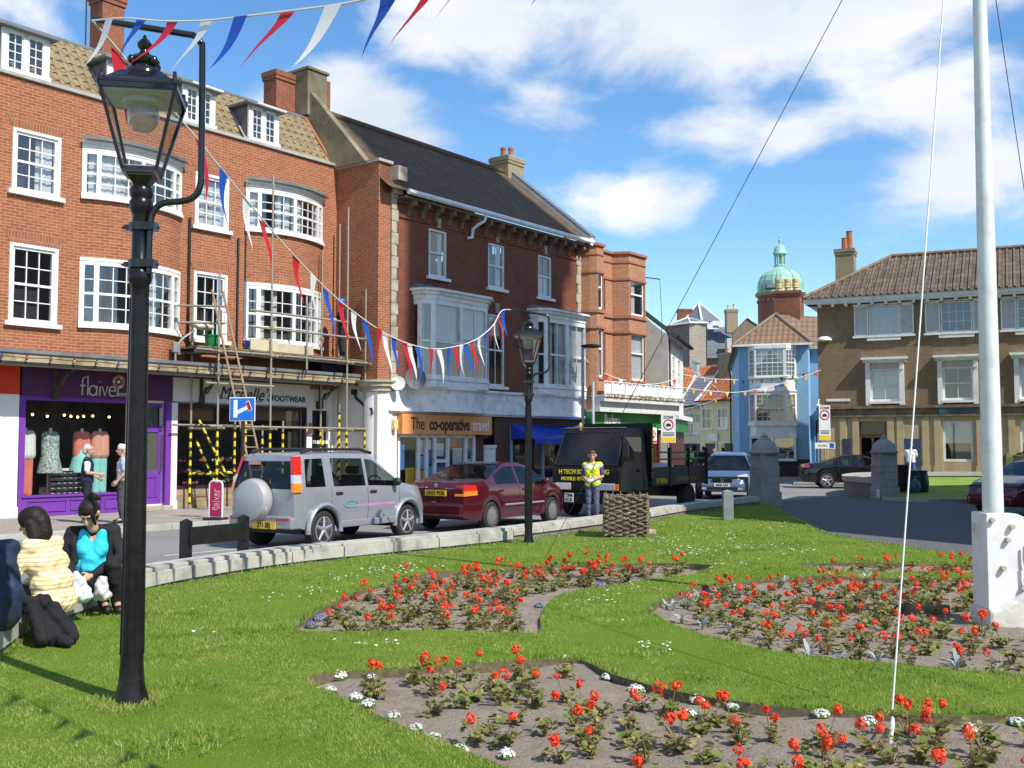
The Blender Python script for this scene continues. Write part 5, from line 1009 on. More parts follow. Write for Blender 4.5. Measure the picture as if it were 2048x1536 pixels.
# ---------------------------------------------------------------- bank
def bank():
 r = root('bank_building', (FK.O.x, FK.O.y, 0), FK.ang, 'brown brick bank with white shutters and pale stone ground floor', 'bank')
 cs = [2.92, 5.95, 9.0, 12.05]
 holes = [(c - .64, c + .64, 6.62, 7.98) for c in cs] + [(c - .62, c + .62, 3.62, 5.1) for c in cs]
 w = MB(); wall(w, 0, 16, 3.3, 8.1, holes, rev=.12); w.add([(0, 0, 0), (0, 7, 0), (0, 7, 8.1), (0, 0, 8.1)], [(0, 3, 2, 1)]); w.add([(0, 7, 0), (16, 7, 0), (16, 7, 8.1), (0, 7, 8.1)], [(0, 1, 2, 3)]); w.build('wall', BRICK_K, r)
 ev = MB(); ev.box(-.45, 16.3, -.45, .3, 8.12, 8.22); ev.box(-.5, 16.3, -.52, -.44, 8.20, 8.42); ev.box(-.5, -.42, -.5, 7.5, 8.20, 8.42); ev.box(-.42, 0.05, -.4, 7.4, 8.12, 8.2)
 for k in range(28): ev.box(.1 + k * .58, .22 + k * .58, -.38, 0, 8.0, 8.12)
 ev.build('eaves_cornice', WHITE, r)
 rf = MB(); zr, yr = 10.72, 3.5
 rf.add([(-.55, -.6, 8.38), (16.3, -.6, 8.38), (16.3, yr, zr), (2.95, yr, zr)], [(0, 1, 2, 3)]); rf.add([(-.55, -.6, 8.38), (2.95, yr, zr), (-.55, 7.6, 8.38)], [(0, 1, 2)]); rf.add([(-.55, 7.6, 8.38), (16.3, 7.6, 8.38), (16.3, yr, zr), (2.95, yr, zr)], [(0, 3, 2, 1)]); rf.build('roof', TILE_K, r)
 # raised pantile rolls on the front slope and left hip
 pr = MB()
 for k in range(56):
  x = -.4 + k * .3; t = min(1.0, max(0.02, (x + .55) / 3.5)); y1, z1 = -.6 + (yr + .6) * t, 8.38 + (zr - 8.38) * t
  pr.tube([(x, -.62, 8.40), (x, y1, z1 + .02)], .055, 5, cap=True)
 pr.build('roof_tiles', TILE_K, r, smooth=60)
 hp = MB(); hp.tube([(-.55, -.6, 8.42), (2.95, yr, zr + .05)], .1, 6); hp.tube([(2.95, yr, zr + .05), (16.3, yr, zr + .05)], .11, 6); hp.build('ridge_tiles', M('ridge_clay_brown', (.20, .14, .08), .9, .3, 3), r, smooth=50)
 chimney(r, .55, 1.4, 2.0, 2.9, 9.0, 11.05, BRICK_Y, 0); pt = MB(); pt.lathe([(.14, 11.05), (.13, 11.55), (.15, 11.6), (.1, 11.6)], (.95, 2.3), 10); pt.lathe([(.15, 11.05), (.14, 11.9), (.17, 11.95), (.1, 11.95)], (1.15, 2.5), 10); pt.build('chimney_pot', TERRACOTTA, r)
 for i, c in enumerate(cs):
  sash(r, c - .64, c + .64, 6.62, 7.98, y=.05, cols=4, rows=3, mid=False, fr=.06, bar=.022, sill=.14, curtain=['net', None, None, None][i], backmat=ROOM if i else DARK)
  sh = MB()
  for x0, x1 in ((c - 1.28, c - .66), (c + .66, c + 1.28)):
   sh.box(x0, x0 + .06, -.06, -.005, 6.6, 8.0); sh.box(x1 - .06, x1, -.06, -.005, 6.6, 8.0); sh.box(x0, x1, -.06, -.005, 6.6, 6.68); sh.box(x0, x1, -.06, -.005, 7.92, 8.0)
   for k in range(24): z = 6.69 + k * .051; sh.add([(x0 + .06, -.05, z), (x1 - .06, -.05, z), (x1 - .06, -.015, z + .05), (x0 + .06, -.015, z + .05)], [(0, 1, 2, 3)])
  sh.box(c - 1.34, c + 1.34, -.14, 0, 6.52, 6.6); sh.box(c - .72, c + .72, -.12, 0, 6.38, 6.5); sh.box(c - 1.32, c + 1.32, -.1, 0, 8.0, 8.05)
  sh.build('shutters', WHITE, r)
  sash(r, c - .62, c + .62, 3.62, 5.1, y=.06, cols=2, rows=2, fr=.09, sill=.0, curtain=['net', None, 'left', None][i])
  h = MB(); h.box(c - .98, c + .98, -.40, 0, 5.50, 5.60); h.prism([(0, 5.36), (-.15, 5.36), (-.34, 5.5), (0, 5.5)], 'x', c - .92, c + .92); h.box(c - .62, c + .62, -.03, .05, 5.1, 5.36, 1)
  for sx in (-1, 1): h.box(c + sx * .62, c + sx * .82, -.14, .03, 3.45, 5.36); h.box(c + sx * .64, c + sx * .80, -.24, -.14, 5.05, 5.36)
  h.box(c - .66, c + .66, -.16, .03, 3.52, 3.62); h.build('window_hood', [WHITE, M('cream_blind_box', (.5, .48, .4), .6)], r)
 SAND = M('bank_stone', (.48, .38, .22), .8, .1, 3, dirt=(.3, .23, .13), dscale=1.5, bmp=.15, bscale=30)
 DST = M('dark_weathered_stone', (.14, .11, .07), .85, .3, 3, col2=(.26, .2, .13))
 g = MB(); wall(g, 0, 16, -.1, 3.0, [(1.75, 2.95, .1, 2.72), (5.3, 6.5, .95, 2.72), (8.35, 9.55, .95, 2.72), (11.4, 12.6, .95, 2.72)], y=-.12, rev=.22); g.add([(0, -.12, -.1), (0, 1, -.1), (0, 1, 3.3), (0, -.12, 3.3)], [(0, 3, 2, 1)])
 for x in (.12, .95, 1.5, 3.0, 3.4, 4.45, 4.95, 6.65, 7.15, 7.9, 9.7, 10.2): g.box(x, x + .28, -.2, -.12, -.1, 2.95); g.box(x - .05, x + .33, -.24, -.12, -.1, .75)
 g.box(3.45, 4.35, -.15, -.12, 1.9, 2.6); g.build('stone_ground_floor', SAND, r)
 g = MB(); g.box(-.05, 16, -.34, 0, 3.30, 3.42); g.box(0, 16, -.22, 0, 3.0, 3.3); g.box(0, 16, -.26, 0, 2.93, 3.0); g.build('stone_cornice', DST, r)
 lt = text('BARCLAYS', .26, M('blue_lettering', (.02, .10, .35), .4), r, (6.1, -.24, 3.14), sx=.9, bold=.006)
 eg = MB(); eg.prism([(5.18, 3.02), (5.3, 3.06), (5.4, 3.02), (5.42, 3.2), (5.36, 3.25), (5.3, 3.2), (5.22, 3.25), (5.16, 3.18)], 'y', -.25, -.23); eg.build('blue_emblem', M('blue_emblem_paint', (.02, .28, .6), .4), r)
 d = MB(); d.box(1.75, 2.95, .3, .32, 0, 2.8); d.build('room_wall', M('bank_lobby', (.07, .05, .025), .8, .5, 1.5), r)
 d = MB(); d.box(1.75, 1.85, -.0, .1, .1, 2.72); d.box(2.85, 2.95, -.0, .1, .1, 2.72); d.box(1.85, 2.85, .0, .1, 2.05, 2.15); d.box(2.3, 2.38, .0, .1, .1, 2.05); do = d.build('door', M('bank_door_wood', (.12, .07, .03), .4, .2, 5), r); MB().box(1.85, 2.85, .05, .06, .1, 2.7).build('door_glass', CARGLASS, do)
 for a, b in ((5.3, 6.5), (8.35, 9.55), (11.4, 12.6)):
  o = sash(r, a, b, .95, 2.72, y=.0, cols=1, rows=1, mid=False, fr=.09, sill=.12); MB().box(a + .08, b - .08, .03, .04, 1.75, 2.65).build('window_blind', M('pale_blind', (.60, .64, .70), .8), o)
 a = MB(); a.box(3.45, 4.35, -.17, -.12, .75, 1.95, 0); a.box(3.6, 4.1, -.18, -.17, 1.0, 1.5, 1); a.build('cash_machine', [M('cash_blue', (.03, .07, .16), .4), M('cash_screen', (.05, .06, .08), .2)], r)
 a = MB(); a.box(1.06, 1.36, -.22, -.19, 1.05, 1.95); a.build('notice_board', M('navy_notice', (.04, .05, .09), .4, .5, 12), r)
 pl = MB(); pl.box(.35, 1.4, -.03, 0, 3.66, 3.78); pl.build('street_plate', WHITE_OLD, r)
 dl = MB(); dl.lathe([(.0, 0), (.2, -.03), (.32, -.12), (.33, -.2), (.1, -.22), (.0, -.2)], (0, 0), 14); o = dl.build('wall_dome_lamp', WHITE, r, smooth=50); o.location = (.35, -.3, 6.65)
 cv = MB(); cv.ball((0, 0, 0), (.12, .16, .1), 10); cv.tube([(0, 0, .05), (0, .05, .25), (0, .3, .3)], .03, 6); o = cv.build('wall_camera', WHITE, r, smooth=50); o.location = (.05, -.4, 3.45)
 st = MB(); st.box(1.6, 3.1, -.6, -.1, -.1, .08); st.build('door_step', STONE, r)
bank()
# ---------------------------------------------------------------- domed hotel tower, slate roofs and other buildings behind
COPPER = M('green_copper', (.26, .47, .38), .6, .1, 2, col2=(.34, .55, .45), dirt=(.18, .34, .28), dscale=1.2)
def dome():
 c = AT(1561, 590, 110); k = 110 / F
 r = root('domed_hotel', (c.x, c.y, 0), 0, 'red brick hotel tower with green copper dome and lantern', 'tower')
 def z(v): return CH + (VH - v) * k
 w = MB(); w.lathe([(2.35, 0), (2.35, z(592)), (2.45, z(591))], n=8, a0=.39); w.box(-9, -2, 0, 8, 0, z(720)); w.box(2, 9, 0, 8, 0, z(720)); w.build('drum', brick('hotel_brick', (.22, .075, .045), (.17, .06, .035), (.25, .2, .15), amt=.4), r)
 b = MB(); b.lathe([(2.45, z(592)), (2.6, z(590)), (2.62, z(586)), (2.4, z(584))], n=8, a0=.39);
 for j in range(24): t = j * math.pi / 12; b.box(2.36 * math.cos(t) - .07, 2.36 * math.cos(t) + .07, 2.36 * math.sin(t) - .07, 2.36 * math.sin(t) + .07, z(604), z(600))
 b.build('cornice', M('hotel_stone', (.35, .24, .16), .8), r)
 prof = [(2.62, z(587)), (2.45, z(583)), (2.3, z(580)), (2.34, z(572)), (2.28, z(563)), (2.05, z(552)), (1.6, z(543)), (1.05, z(537)), (.68, z(533)), (.62, z(531))]
 d = MB(); d.lathe(prof, n=16, a0=.196); do = d.build('dome', COPPER, r)
 rb = MB()
 for j in range(8): t = .39 + j * math.pi / 4; rb.tube([(p[0] * 1.0 * math.cos(t), p[0] * math.sin(t), p[1]) for p in prof[1:]], .05, 5)
 rb.build('dome_ribs', COPPER, do)
 dm = MB(); dm.box(-1.95, -.9, -2.3, -1.2, z(580), z(572)); dm.build('dome_hatch', LEAD, do)
 l = MB(); l.lathe([(.66, z(533)), (.7, z(530)), (.55, z(528)), (.55, z(527))], n=12)
 for j in range(8): t = j * math.pi / 4 + .2; l.tube([(.52 * math.cos(t), .52 * math.sin(t), z(529)), (.52 * math.cos(t), .52 * math.sin(t), z(508))], .09, 6)
 l.lathe([(.3, z(529)), (.3, z(508))], n=8); l.lathe([(.55, z(509)), (.74, z(506)), (.72, z(503)), (.62, z(500)), (.58, z(494)), (.35, z(489)), (.1, z(486)), (.06, z(484)), (.14, z(480)), (.16, z(477)), (.05, z(474)), (.1, z(472)), (.03, z(470)), (.02, z(460))], n=10)
 l.build('lantern', COPPER, r, smooth=35)
dome()
def far_roofs():
 # flint house with low slate pyramid
 Y = 88; k = Y / F
 def at(u, v, yy=Y): p = AT(u, v, yy); return p
 r = root('flint_house', (at(1385, 893).x, Y, 0), 0, 'flint walled house with pale stone quoins and low slate pyramid roof', 'house'); x0 = at(1385, 893).x
 def X(u): return AT(u, 893, Y).x - x0
 def Z(v): return CH + (VH - v) * Y / F
 w = MB(); w.add([(X(1340), 1.6, 0), (X(1381), 0, 0), (X(1381), 0, Z(646)), (X(1340), 1.6, Z(646))], [(0, 1, 2, 3)], 0); w.add([(X(1381), 0, 0), (X(1396), 0, 0), (X(1396), 0, Z(646)), (X(1381), 0, Z(646))], [(0, 1, 2, 3)], 1); w.add([(X(1396), 0, 0), (X(1416), 0.4, 0), (X(1416), .4, Z(646)), (X(1396), 0, Z(646))], [(0, 1, 2, 3)], 2); w.add([(X(1416), .4, 0), (X(1416), 5, 0), (X(1416), 5, Z(646)), (X(1416), .4, Z(646))], [(0, 1, 2, 3)], 2); w.build('wall', [FLINT, brick('quoin_bricks', (.5, .44, .34), (.42, .36, .28), (.3, .26, .22), w=.5, h=.3, ms=.02, amt=.2), M('grey_stone_wall', (.3, .27, .22), .9, .2, 5)], r)
 q = MB(); q.add([(X(1336), 1.5, Z(647)), (X(1382), -.2, Z(645)), (X(1420), .3, Z(644)), (X(1425), 5, Z(646)), (X(1350), 5, Z(646)), (X(1388), 2.4, Z(628))], [(0, 1, 5), (1, 2, 5), (2, 3, 5), (3, 4, 5), (4, 0, 5)]); q.build('roof', SLATE, r)
 h = MB(); apex = (X(1388), 2.4, Z(628) + .03)
 for p in ((X(1382), -.2, Z(645)), (X(1420), .3, Z(644)), (X(1336), 1.5, Z(647))): h.tube([p, apex], .07, 5)
 h.tube([(X(1336), 1.45, Z(647)), (X(1382), -.25, Z(645)), (X(1420), .25, Z(644))], .09, 5); h.build('hip_lead', WHITE_OLD, r)
 v = MB(); v.lathe([(.28, Z(765)), (.28, Z(738)), (.42, Z(737)), (.42, Z(734)), (.1, Z(731))], (X(1369), -6), 12); v.build('roof_vent', M('vent_metal', (.5, .52, .54), .35, .1, 5, metal=.6), r, smooth=40)
 # tall slate pyramid roofed building behind
 Y = 102; x0 = AT(1412, 893, Y).x; r = root('slate_roofed_house', (x0, Y, 0), 0, 'tall building with steep pyramid of grey slate and white ridges', 'house')
 w = MB(); w.box(X(1378), X(1450), .3, 7, 0, Z(640)); w.build('wall', RENDER, r)
 q = MB(); b = [(X(1372), 1.5, Z(641)), (X(1405), -.3, Z(641)), (X(1450), .8, Z(641)), (X(1440), 7, Z(641)), (X(1382), 7, Z(641))]; a = (X(1411), 3, Z(595)); q.add(b + [a], [(0, 1, 5), (1, 2, 5), (2, 3, 5), (3, 4, 5), (4, 0, 5)]); q.build('roof', SLATE, r)
 h = MB(); h.tube([b[1], a], .12, 5); h.tube([b[2], a], .1, 5); h.tube([b[0], a], .08, 5); h.build('hip_lead', WHITE, r); chimney(r, X(1366), X(1394), 2, 3, Z(660), Z(611), BRICK_CH, 0)
 # long slate roofs in the middle
 Y = 92; x0 = AT(1440, 893, Y).x; r = root('slate_roofed_house', (x0, Y, 0), 0, 'long house under blue slate roof behind the yellow cottage', 'house')
 w = MB(); w.box(X(1416), X(1500), 1, 8, 0, Z(705)); w.box(X(1458), X(1476), .3, 1.2, Z(715), Z(675), 1); w.build('wall', [M('brown_wall', (.22, .17, .13), .9, .2, 3), M('pale_dormer_face', (.5, .48, .44), .8)], r)
 q = MB(); q.add([(X(1414), .6, Z(715)), (X(1505), .6, Z(712)), (X(1500), 4.5, Z(640)), (X(1420), 4.5, Z(645))], [(0, 1, 2, 3)]); q.add([(X(1420), 4.5, Z(645)), (X(1500), 4.5, Z(640)), (X(1505), 8, Z(700)), (X(1414), 8, Z(700))], [(0, 1, 2, 3)]); q.add([(X(1428), 2.2, Z(652)), (X(1452), 2.2, Z(652)), (X(1458), 4.6, Z(632)), (X(1448), 4.6, Z(632))], [(0, 1, 2, 3)], 1); q.build('roof', [SLATE, M('white_lead', (.5, .52, .53), .6)], r)
 chimney(r, X(1465), X(1488), 1.8, 2.7, Z(660), Z(612), BRICK_Y, 2, potmat=M('pale_clay', (.55, .48, .38), .7))
 dp = MB(); dp.tube([(X(1417), .4, Z(640)), (X(1417), .4, 3)], .06, 5); dp.build('downpipe', IRON, r)
 # gabled house left of the blue one
 Y = 80; x0 = AT(1495, 893, Y).x; r = root('gabled_house', (x0, Y, 0), 0, 'brown gabled house with slate roof behind the blue house', 'house')
 w = MB(); w.prism([(X(1468), 0), (X(1468), Z(665)), (X(1497), Z(636)), (X(1524), Z(652)), (X(1524), 0)], 'y', 0, .3); w.build('wall', M('brown_roughcast', (.20, .16, .115), .95, .15, 4), r)
 q = MB(); q.add([(X(1497), -.1, Z(635)), (X(1545), 5, Z(636)), (X(1560), 5, Z(665)), (X(1525), -.1, Z(654))], [(0, 1, 2, 3)]); q.add([(X(1497), -.1, Z(635)), (X(1545), 5, Z(636)), (X(1500), 6, Z(665)), (X(1466), -.1, Z(667))], [(0, 1, 2, 3)]); q.build('roof', SLATE, r)
 h = MB(); h.tube([(X(1497), -.1, Z(634)), (X(1545), 5, Z(635))], .1, 5); h.build('ridge_lead', WHITE, r)
 # slate roof between the blue house and the bank
 Y = 90; x0 = AT(1630, 893, Y).x; r = root('slate_roofed_house', (x0, Y, 0), 0, 'grey slate roofed house seen between the blue house and the bank', 'house')
 w = MB(); w.box(X(1605), X(1700), .5, 6, 0, Z(660)); w.build('wall', M('buff_wall', (.32, .27, .18), .9, .2, 2), r); q = MB(); q.add([(X(1600), .2, Z(660)), (X(1640), .2, Z(648)), (X(1645), 4, Z(622)), (X(1632), 4, Z(624))], [(0, 1, 2, 3)]); q.add([(X(1640), .2, Z(648)), (X(1700), .2, Z(648)), (X(1700), 4, Z(622)), (X(1645), 4, Z(622))], [(0, 1, 2, 3)]); q.build('roof', SLATE, r)
far_roofs()
# ---------------------------------------------------------------- low garden wall, gate piers
def low_wall():
 r = root('low_wall', (0, 0, 0), 0, 'low curved wall with pale stone coping between the lawn and the road', 'wall')
 P = [(p.x, p.y) for p in WALLS]
 MB().ribbon(offs(P, -.03), -.3, .10, .34).build('flint_base', FLINT, r)
 L = plen(P); n = int(L / .92)
 cmat = M('coping_stone', (.43, .41, .365), .9, .18, 4, dirt=(.15, .145, .13), dscale=2.6, bmp=.4, bscale=35)
 for i in range(n):
  a, b = i / n + .0004, (i + 1) / n - .0004; Q = sub(P, a, b); z0, z1 = .03 + random.uniform(-.002, .002), .225 + random.uniform(-.0025, .0025)
  if i > n * .45: z0 = .085
  m = MB(); m.ribbon(Q, z0, z1 - .045, .42); m.ribbon(offs(Q, -.045), z1 - .045, z1, .33); m.build('coping_stone', cmat, r, bevel=.007)
low_wall()
PIERM = M('pier_stone', (.33, .325, .31), .95, .2, 5, dirt=(.10, .10, .095), dscale=2.5, bmp=.4, bscale=30)
def pier(label, loc, rz):
 r = root('gate_pier', loc, rz, label, 'gate pier', 'stone piers of the gateway')
 m = MB(); w = .29; m.box(-w - .05, w + .05, -w - .05, w + .05, -.2, .34); m.box(-w, w, -w, w, .34, 1.38); m.box(-w - .02, w + .02, -w - .02, w + .02, 1.0, 1.06)
 for s in (-1, 1):
  for k in range(3): m.box(-w - .012, w + .012, s * w - .006, s * w + .012 * s, .36 + k * .22, .36 + k * .22 + .205)
 m.build('shaft', PIERM, r, bevel=.012)
 c = MB(); pr = [(.33, 1.38), (.40, 1.42), (.42, 1.47), (.36, 1.50), (.35, 1.58), (.31, 1.70), (.22, 1.80), (.12, 1.86), (.08, 1.90), (.10, 1.93), (.05, 1.98), (.01, 2.03)]; c.lathe([(q[0] * 1.05, q[1]) for q in pr], n=12); c.build('cap', PIERM, r, smooth=35)
 for k in range(4):
  t = math.pi / 4 + k * math.pi / 2; b = MB(); b.box(.33 * math.cos(t) - .05, .33 * math.cos(t) + .05, .33 * math.sin(t) - .05, .33 * math.sin(t) + .05, 1.3, 1.4); b.build('corner_corbel', PIERM, r, bevel=.01)
 return r
pier('left stone gate pier with domed cap beside the silver blue car', (7.27, 30.75, -.03), .35)
p2 = pier('right stone gate pier with domed cap in front of the bank doorway', (11.97, 34.35, -.03), .15)
rp = MB(); rp.box(-.45, -.36, -.36, -.34, .0, .28); o = rp.build('notice_plate', WHITE, p2)
def back_wall():
 r = root('enclosure_wall', (0, 0, 0), 0, 'low pale wall round the small lawn in front of the bank', 'wall')
 P = [(12.0, 34.6), (11.95, 36.5), (12.3, 38.6), (13.2, 41), (14.6, 43), (17, 43.6), (22, 43.2), (30, 42)]
 P = [(p.x, p.y) for p in smooth_line([Vector((a, b, 0)) for a, b in P], 4)]
 MB().ribbon(P, -.2, .40, .3).build('flint_base', FLINT, r); MB().ribbon(offs(P, .05), .40, .56, .42).build('coping', CONC, r)
 f = [G(1764, 998, -.05), G(1858, 1002, -.05), G(1958, 1002, -.05), G(2160, 1003, -.05)]
 lw = MB(); vs = [(p.x, p.y, -.02) for p in f] + [(12.1, 36, .05), (12.6, 38.6, .15), (13.4, 41, .25), (14.7, 42.9, .34), (17, 43.5, .36), (22, 43.1, .36), (30, 42, .36), (30, 34, .1)]
 lw.poly(vs); o = lw.build('lawn', M('far_lawn', (.17, .30, .03), .95, .25, 1.5, col2=(.25, .36, .06), bmp=.4, bscale=30)); tag(o, kind='structure')
 k = MB(); k.ribbon([(p.x, p.y) for p in f], -.1, .02, .15); o = k.build('kerb', CONC); tag(o, kind='structure')
back_wall()
# ---------------------------------------------------------------- lamp posts
def lamp():
 r = root('street_lamp', (-2.385, 6.773, 0), 0, 'tall black Victorian street lamp standing alone near the left, bunting tied to its bracket', 'street lamp', 'black Victorian street lamps')
 m = MB(); m.lathe([(.112, -.05), (.103, .03), (.080, .12), (.071, .24), (.067, .7), (.061, 1.6), (.055, 2.5), (.053, 2.62), (.075, 2.66), (.075, 2.72), (.054, 2.75), (.054, 3.08), (.060, 3.1), (.074, 3.13), (.074, 3.17), (.062, 3.19), (.074, 3.22), (.074, 3.25), (.06, 3.27)], n=24)
 for k in range(12): t = k * math.pi / 6; m.tube([(.068 * math.cos(t), .068 * math.sin(t), .3), (.053 * math.cos(t), .053 * math.sin(t), 2.55)], .008, 5)
 pm, nt, b = NT('chipped_post_paint'); b.inputs['Specular IOR Level'].default_value = .3; oc = objc(nt)
 k = mixc(nt, ramp(nt, noise(nt, oc, 14, 5), .3, .7), (.005, .005, .006), (.013, .013, .014)); rs = ramp(nt, noise(nt, oc, 3.4, 6, .7), .69, .71); k = mixc(nt, rs, k, (.30, .10, .03)); nt.links.new(k, b.inputs['Base Color']); b.inputs['Roughness'].default_value = .27; bump(nt, b, noise(nt, oc, 30, 4), .12)
 m.build('column', pm, r, smooth=40)
 l = root('lantern', (0, 0, 0), R(10)); l.parent = r; l.scale = (.89, .89, 1)
 zb, zt, wb, wt = 3.34, 3.86, .115, .255
 f = MB(); f.lathe([(.06, 3.25), (.075, 3.28), (.13, 3.33), (.135, 3.36)], n=4, a0=R(45))
 f.lathe([(.17, zb), (.175, zb + .03), (.165, zb + .035)], n=4, a0=R(45));
 cs_ = [(-1, -1), (1, -1), (1, 1), (-1, 1)]
 for sx, sy in cs_: f.tube([(sx * wb, sy * wb, zb + .02), (sx * wt, sy * wt, zt)], .016, 4)
 for i in range(4):
  a, b2 = cs_[i], cs_[(i + 1) % 4]; f.tube([(a[0] * wt, a[1] * wt, zt), (b2[0] * wt, b2[1] * wt, zt)], .02, 4); f.tube([(a[0] * wb, a[1] * wb, zb + .03), (b2[0] * wb, b2[1] * wb, zb + .03)], .014, 4)
 f.build('lantern_frame', BLACK_GLOSS, l)
 for i in range(4):
  a, b2 = cs_[i], cs_[(i + 1) % 4]; e = .985
  MB().add([(a[0] * wb * e, a[1] * wb * e, zb + .03), (b2[0] * wb * e, b2[1] * wb * e, zb + .03), (b2[0] * wt * e, b2[1] * wt * e, zt - .01), (a[0] * wt * e, a[1] * wt * e, zt - .01)], [(0, 1, 2, 3)]).build('lantern_pane', LANTGLASS, l)
 t = MB(); t.lathe([(.37, zt), (.385, zt + .02), (.37, zt + .035), (.30, zt + .07), (.20, zt + .13), (.14, zt + .15)], n=4, a0=R(45))
 t.lathe([(.135, zt + .13), (.13, zt + .16), (.10, zt + .19), (.085, zt + .20), (.10, zt + .21), (.11, zt + .235), (.085, zt + .26), (.05, zt + .275), (.035, zt + .29), (.03, zt + .305), (.05, zt + .325), (.055, zt + .345), (.035, zt + .37), (.016, zt + .385), (.014, zt + .395), (.004, zt + .41)], n=16)
 for sx, sy in cs_: t.lathe([(.03, zt + .02), (.03, zt + .05), (.015, zt + .06), (.012, zt + .1)], (sx * (wt - .005), sy * (wt - .005)), 8)
 for k in range(4): t.ball((.11 * math.cos(k * 1.57 + .8), .11 * math.sin(k * 1.57 + .8), zt + .22), .03, 8)
 t.build('lantern_roof', BLACK_GLOSS, l, smooth=40)
 q = MB(); q.prism([(-wt + .02, -wt + .02), (wt - .02, -wt + .02), (wt - .02, wt - .02), (-wt + .02, wt - .02)], 'z', zt - .025, zt - .015); q.lathe([(.15, zt - .025), (.15, zt - .06), (.10, zt - .07)], n=20); q.build('reflector', M('dusty_white_reflector', (.5, .5, .46), .7, .1, 6), l)
 g = MB(); g.lathe([(.10, zt - .06), (.115, zt - .12), (.10, zt - .19), (.06, zt - .23), (.01, zt - .24)], n=20); g.build('lamp_glass', glassm('frosted_bulb', (.75, .74, .70), see=.6, body=(.5, .5, .46)), l, smooth=60)
 # dusty bottom tray seen through the panes
 MB().box(-.10, .10, -.10, .10, zb + .035, zb + .05).build('lantern_floor', M('dusty_glass_floor', (.55, .55, .52), .8, .2, 20), l)
 b = MB(); pts = [(.065, -.03, 2.70), (.068, -.03, 3.0), (.09, -.03, 3.10), (.15, -.03, 3.155), (.28, -.03, 3.17), (.35, -.03, 3.20), (.385, -.03, 3.27), (.39, -.03, 3.4), (.385, -.03, 4.12), (.375, -.03, 4.2), (.33, -.03, 4.25), (.26, -.03, 4.265), (-.32, -.03, 4.36)]
 b.tube([(p.x, p.y, p.z) for p in smooth_line([Vector(p) for p in pts], 4)], .021, 8); b.build('bunting_bracket', BLACK_GLOSS, r, smooth=50)
 for z in (2.74, 2.98): c = MB(); c.lathe([(.075, z), (.075, z + .05)], n=12); c.box(.02, .11, -.075, .02, z, z + .05); c.box(-.1, -.06, -.02, .02, z + .01, z + .04); c.tube([(-.12, 0, z + .025), (.12, 0, z + .025)], .009, 5); c.build('clamp', BLACK, r)
 return r
LAMP = lamp()
L2 = copy_tree(LAMP); L2.location = (.271, 17.63, 0); L2.scale = (.889,) * 3; L2.rotation_euler.z = 0
L2['label'] = 'black street lamp on the far lawn edge in front of the dark brick building'
# ---------------------------------------------------------------- flagpole and its lines
def flagpole():
 x, y = 4.53, 9.95; r = root('flagpole', (x, y, 0), 0, 'white painted flagpole in a steel and stone foot on the right', 'flagpole')
 p = MB(); p.lathe([(.098, .1), (.094, 1.0), (.085, 3), (.062, 6.0), (.05, 9), (.035, 11), (.0, 11.05)], (-.005, .12), 20)
 p.build('pole', M('old_white_pole_paint', (.70, .72, .70), .5, .05, 2, dirt=(.45, .46, .44), dscale=3.5, bmp=.15), r, smooth=40)
 def plate(yy):
  a = [(-.125, .0), (-.125, .985)] + [(.08, .985)] + [(.08 + .26 * math.sin(R(k * 15)), .985 - .26 + .26 * math.cos(R(k * 15))) for k in range(1, 6)] + [(.36, .6), (.38, .0)]
  return MB().prism(a, 'y', yy, yy + .025)
 wp = M('flaking_white_paint', (.74, .74, .74), .55, .04, 3, dirt=(.60, .57, .52), dscale=5, bmp=.12)
 for yy in (-.03, .26): plate(yy).build('side_plate', wp, r, bevel=.006)
 e = MB(); e.box(.34, .365, -.005, .26, .1, .66); e.box(-.14, -.115, -.04, .29, .1, .98); e.build('edge_plate', wp, r, bevel=.005)
 b = MB()
 for (u, v) in ((-.09, .92), (.09, .86), (.05, .74), (.0, .48), (.18, .3)): b.lathe([(.022, -.075), (.026, -.06), (.026, -.03)], (u, v), 10, ax='y')
 b.tube([(.19, -.06, .68), (.19, -.06, .55), (.2, -.06, .5)], .012, 6); b.tube([(.2, -.075, .52), (.215, -.085, .36), (.2, -.06, .3), (.19, -.06, .38)], .013, 6); b.tube([(-.19, .1, .9), (-.2, .1, .82), (-.17, .1, .76)], .014, 6); b.build('bolts_and_cleats', M('rusty_white_iron', (.52, .46, .36), .6, .3, 15, dirt=(.25, .12, .06), dscale=12), r, smooth=40)
 s = MB(); n = 22
 s.prism([(-.15, -.15), (.5, -.15), (.5, .10), (.42, .22), (.30, .30), (.18, .27), (.08, .19), (-.05, .12), (-.15, .10)], 'y', -.09, .36); s.build('stone_foot', M('whitewashed_stone', (.62, .60, .55), .9, .15, 6, dirt=(.40, .33, .22), dscale=3, bmp=.8, bscale=14), r, bevel=.03)
 return r
flagpole()
def line(name, pts, r, mat, label, cat, group=None):
 return tag(MB().tube(pts, r, 6).build(name, mat, smooth=60), label, cat, group)
ROPE = M('white_rope', (.75, .74, .70), .8, .05, 30)
WIRE = M('dark_wire', (.05, .05, .055), .5, .1, 5)
line('halyard_rope', [G(1783, 1440, -.02), G(1783, 1440, .0).lerp(Vector((4.53, 10.05, 10.3)), .5) + Vector((.02, 0, -.05)), (4.53, 10.05, 10.3)], .0056, ROPE, 'thin white rope running from the front flower bed up to the flagpole top', 'rope')
line('stay_wire', [G(1090, 1117, 0), (4.53, 10.05, 8.4)], .0042, WIRE, 'thin dark stay wire from the lawn by the far lamp up to the flagpole', 'wire', 'dark flagpole stay wires')
line('stay_wire', [(6.9, 13.0, 0), (4.53, 10.05, 7.1)], .0042, WIRE, 'thin dark stay wire close beside the upper flagpole on its right', 'wire', 'dark flagpole stay wires')
